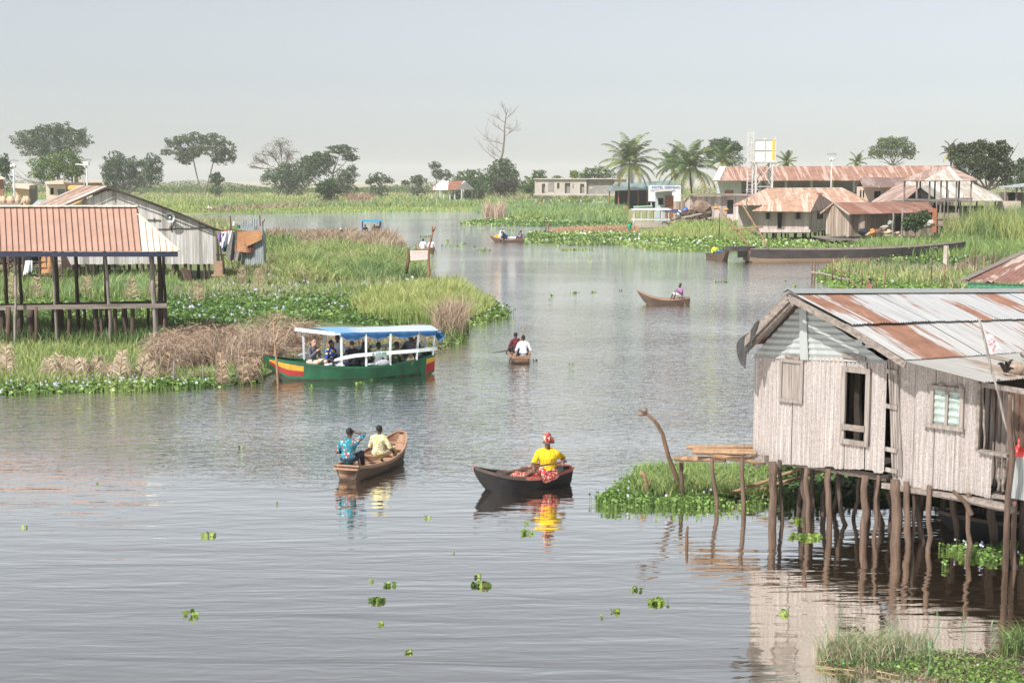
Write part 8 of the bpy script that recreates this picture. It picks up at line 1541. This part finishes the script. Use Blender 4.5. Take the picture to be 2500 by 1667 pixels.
FLT = [(192, 1000, 18, 8, 7, 'tiny drifting plant off the lilac flowered left shore'), (62, 1288, 18, 7, 6, 'tiny drifting plant near the left edge of the water'), (511, 1308, 42, 22, 16, 'drifting plant with five raised leaves left of the two boaters reflection'), (464, 1503, 50, 32, 14, 'drifting plant with tall paddle leaves, lowest on the left'), (1046, 1263, 28, 15, 9, 'small drifting plant left of the black canoe reflection'),
       (1286, 1302, 38, 20, 16, 'drifting plant beside the yellow reflection'), (1284, 1278, 24, 14, 6, 'leaf pair just above the plant by the yellow reflection'), (1172, 1430, 62, 20, 24, 'wide drifting plant in the bottom centre'), (1166, 1408, 26, 10, 7, 'little rosette touching the wide bottom centre plant'), (907, 1420, 16, 10, 3, 'single round leaf left of a curled plant'), (953, 1428, 42, 20, 11, 'curled yellowing plant right of the single leaf'), (922, 1466, 46, 20, 22, 'flat dense plant under the curled one'), (934, 1524, 34, 10, 6, 'thin broken plant below the flat dense one'), (998, 1592, 24, 14, 9, 'small lowest plant at the bottom centre'),
       (1553, 1440, 38, 18, 17, 'drifting plant under the forked stake reflection'), (1608, 1472, 56, 26, 34, 'largest leafy plant adrift at the lower right centre'), (1506, 1494, 36, 16, 14, 'round rosette left of the largest leafy plant'), (1470, 1508, 18, 5, 3, 'brown scrap of leaf at the lower right centre'), (1914, 1498, 38, 22, 14, 'plant adrift in the reflection of the ribbed hut'), (588, 1093, 18, 5, 4, 'tiny scrap far left of the two boaters'), (1109, 1350, 12, 5, 3, 'tiny scrap below the small plant at centre'), (238, 1181, 10, 4, 2, 'speck of leaf in the left water'), (676, 1230, 8, 4, 2, 'speck of leaf below the brown canoe on its left'),
       (757, 943, 16, 9, 7, 'tiny plant touching the green hull near the bow'), (820, 945, 0, 0, 0, ''), (756, 944, 0, 0, 0, ''), (876, 936, 32, 14, 16, 'plant beside the green hull amidships'), (902, 927, 18, 10, 8, 'small plant right of the one amidships'), (755, 951, 26, 14, 12, 'bright plant off the green hull below the stripes'), (1308, 881, 16, 9, 8, 'small plant at the right of the short weathered canoe'), (1396, 890, 14, 7, 4, 'tiny plant in open water right of the two children'),
       (1408, 611, 80, 9, 60, 'long bright raft of leaves below the green spit'), (1760, 689, 44, 10, 30, 'flat green raft in front of the small canoe'), (1405, 716, 30, 8, 14, 'left one of two small rafts in the mid channel'), (1448, 714, 26, 8, 12, 'right one of two small rafts in the mid channel'), (1513, 710, 14, 9, 6, 'little plant right of the two small rafts'), (1345, 732, 12, 6, 4, 'dark speck of plant in the mid channel'), (1348, 722, 6, 6, 2, 'tiny pale leaf above the dark speck'), (1440, 634, 12, 4, 4, 'tiny plant under the long bright raft'), (1943, 700, 26, 16, 14, 'bushy plant left of the fishing fence'), (1915, 686, 12, 7, 6, 'small plant left of the bushy one'), (2003, 708, 34, 10, 16, 'low raft between the bushy plant and the fishing stakes'),
       (1182, 612, 36, 20, 30, 'bright patch of leaves below the laden canoe bow'), (1160, 603, 20, 5, 10, 'thin line of leaves left of the bright patch'), (1100, 600, 46, 9, 30, 'flat raft right of the forked sign post'), (1135, 596, 24, 10, 14, 'raft between the flat one and the bright patch'), (1040, 578, 40, 6, 20, 'thin raft far above the notice board'), (1090, 588, 26, 4, 12, 'sliver of leaves above the flat raft'), (990, 610, 60, 5, 30, 'thin floating strip left of the canoe behind the notice board'), (1180, 540, 0, 0, 0, ''), (1205, 576, 24, 4, 10, 'sliver of leaves left of the laden canoe stern'), (1240, 562, 34, 5, 18, 'thin strip of leaves behind the laden canoe'), (1130, 640, 8, 3, 3, 'speck of leaf in the water right of the notice board'),
       (1968, 1312, 92, 18, 46, 'mat of leaves around the left hut stilts'), (1945, 1272, 34, 22, 18, 'dark bushy plant between the left hut stilts'), (1250, 785, 14, 5, 5, 'leaf drifting off the tip of the left bank'), (1225, 776, 40, 8, 26, 'bright leaves trailing from the tip of the left bank')]
for px, py, w, hp_, n_, lab in FLT:
    if n_: floater(px, py, w, hp_ * .8, max(3, int(n_ * (1.1 if py > 960 else .6))), lab)
# tall stalks at the corner mat
q = MB()
for px, py, tx, ty, cx in ((2012, 1612, 2014, 1505, 4), (2050, 1600, 2058, 1475, -4), (2272, 1585, 2290, 1495, 6), (2350, 1600, 2352, 1490, 3), (2178, 1600, 2175, 1515, -3), (2262, 1655, 2268, 1570, 3), (2415, 1600, 2420, 1520, 8), (2480, 1600, 2478, 1560, -4)):
    a = G(px, py); b2 = at(tx, ty, a.y); q.tube([a, a.lerp(b2, .5) + Vector((.01 * cx, 0, 0)), b2], [.008, .006, .003], 5)
    for k in range(5): p = a.lerp(b2, .35 + .13 * k); d_ = Vector((random.uniform(-1, 1), random.uniform(-.5, .5), random.uniform(.3, 1))); q.leaf(p, d_, random.uniform(.12, .28), .014, droop=.35)
q.build('reed_stalks', plain('blue_green_stalk', (.14, .24, .12, 1), .6, .2), loc=G(2200, 1600), label='thin blue green grass stalks rising from the corner mat', kind='stuff')
q = MB()
for x0, y0, x1, y1 in ((1992, 1625, 2085, 1636), (1995, 1630, 2040, 1634), (2140, 1638, 2195, 1648), (2000, 1615, 2110, 1600), (2050, 1622, 2120, 1612)): a, b2 = G(x0, y0, .03), G(x1, y1, .03); q.pole(a, b2, .006, .004, .01, 5, 4)
q.build('dry_stalks', plain('straw_yellow', (.42, .32, .16, 1), .8), loc=G(2050, 1630), label='dry yellow stalks lying on the corner mat', kind='stuff')
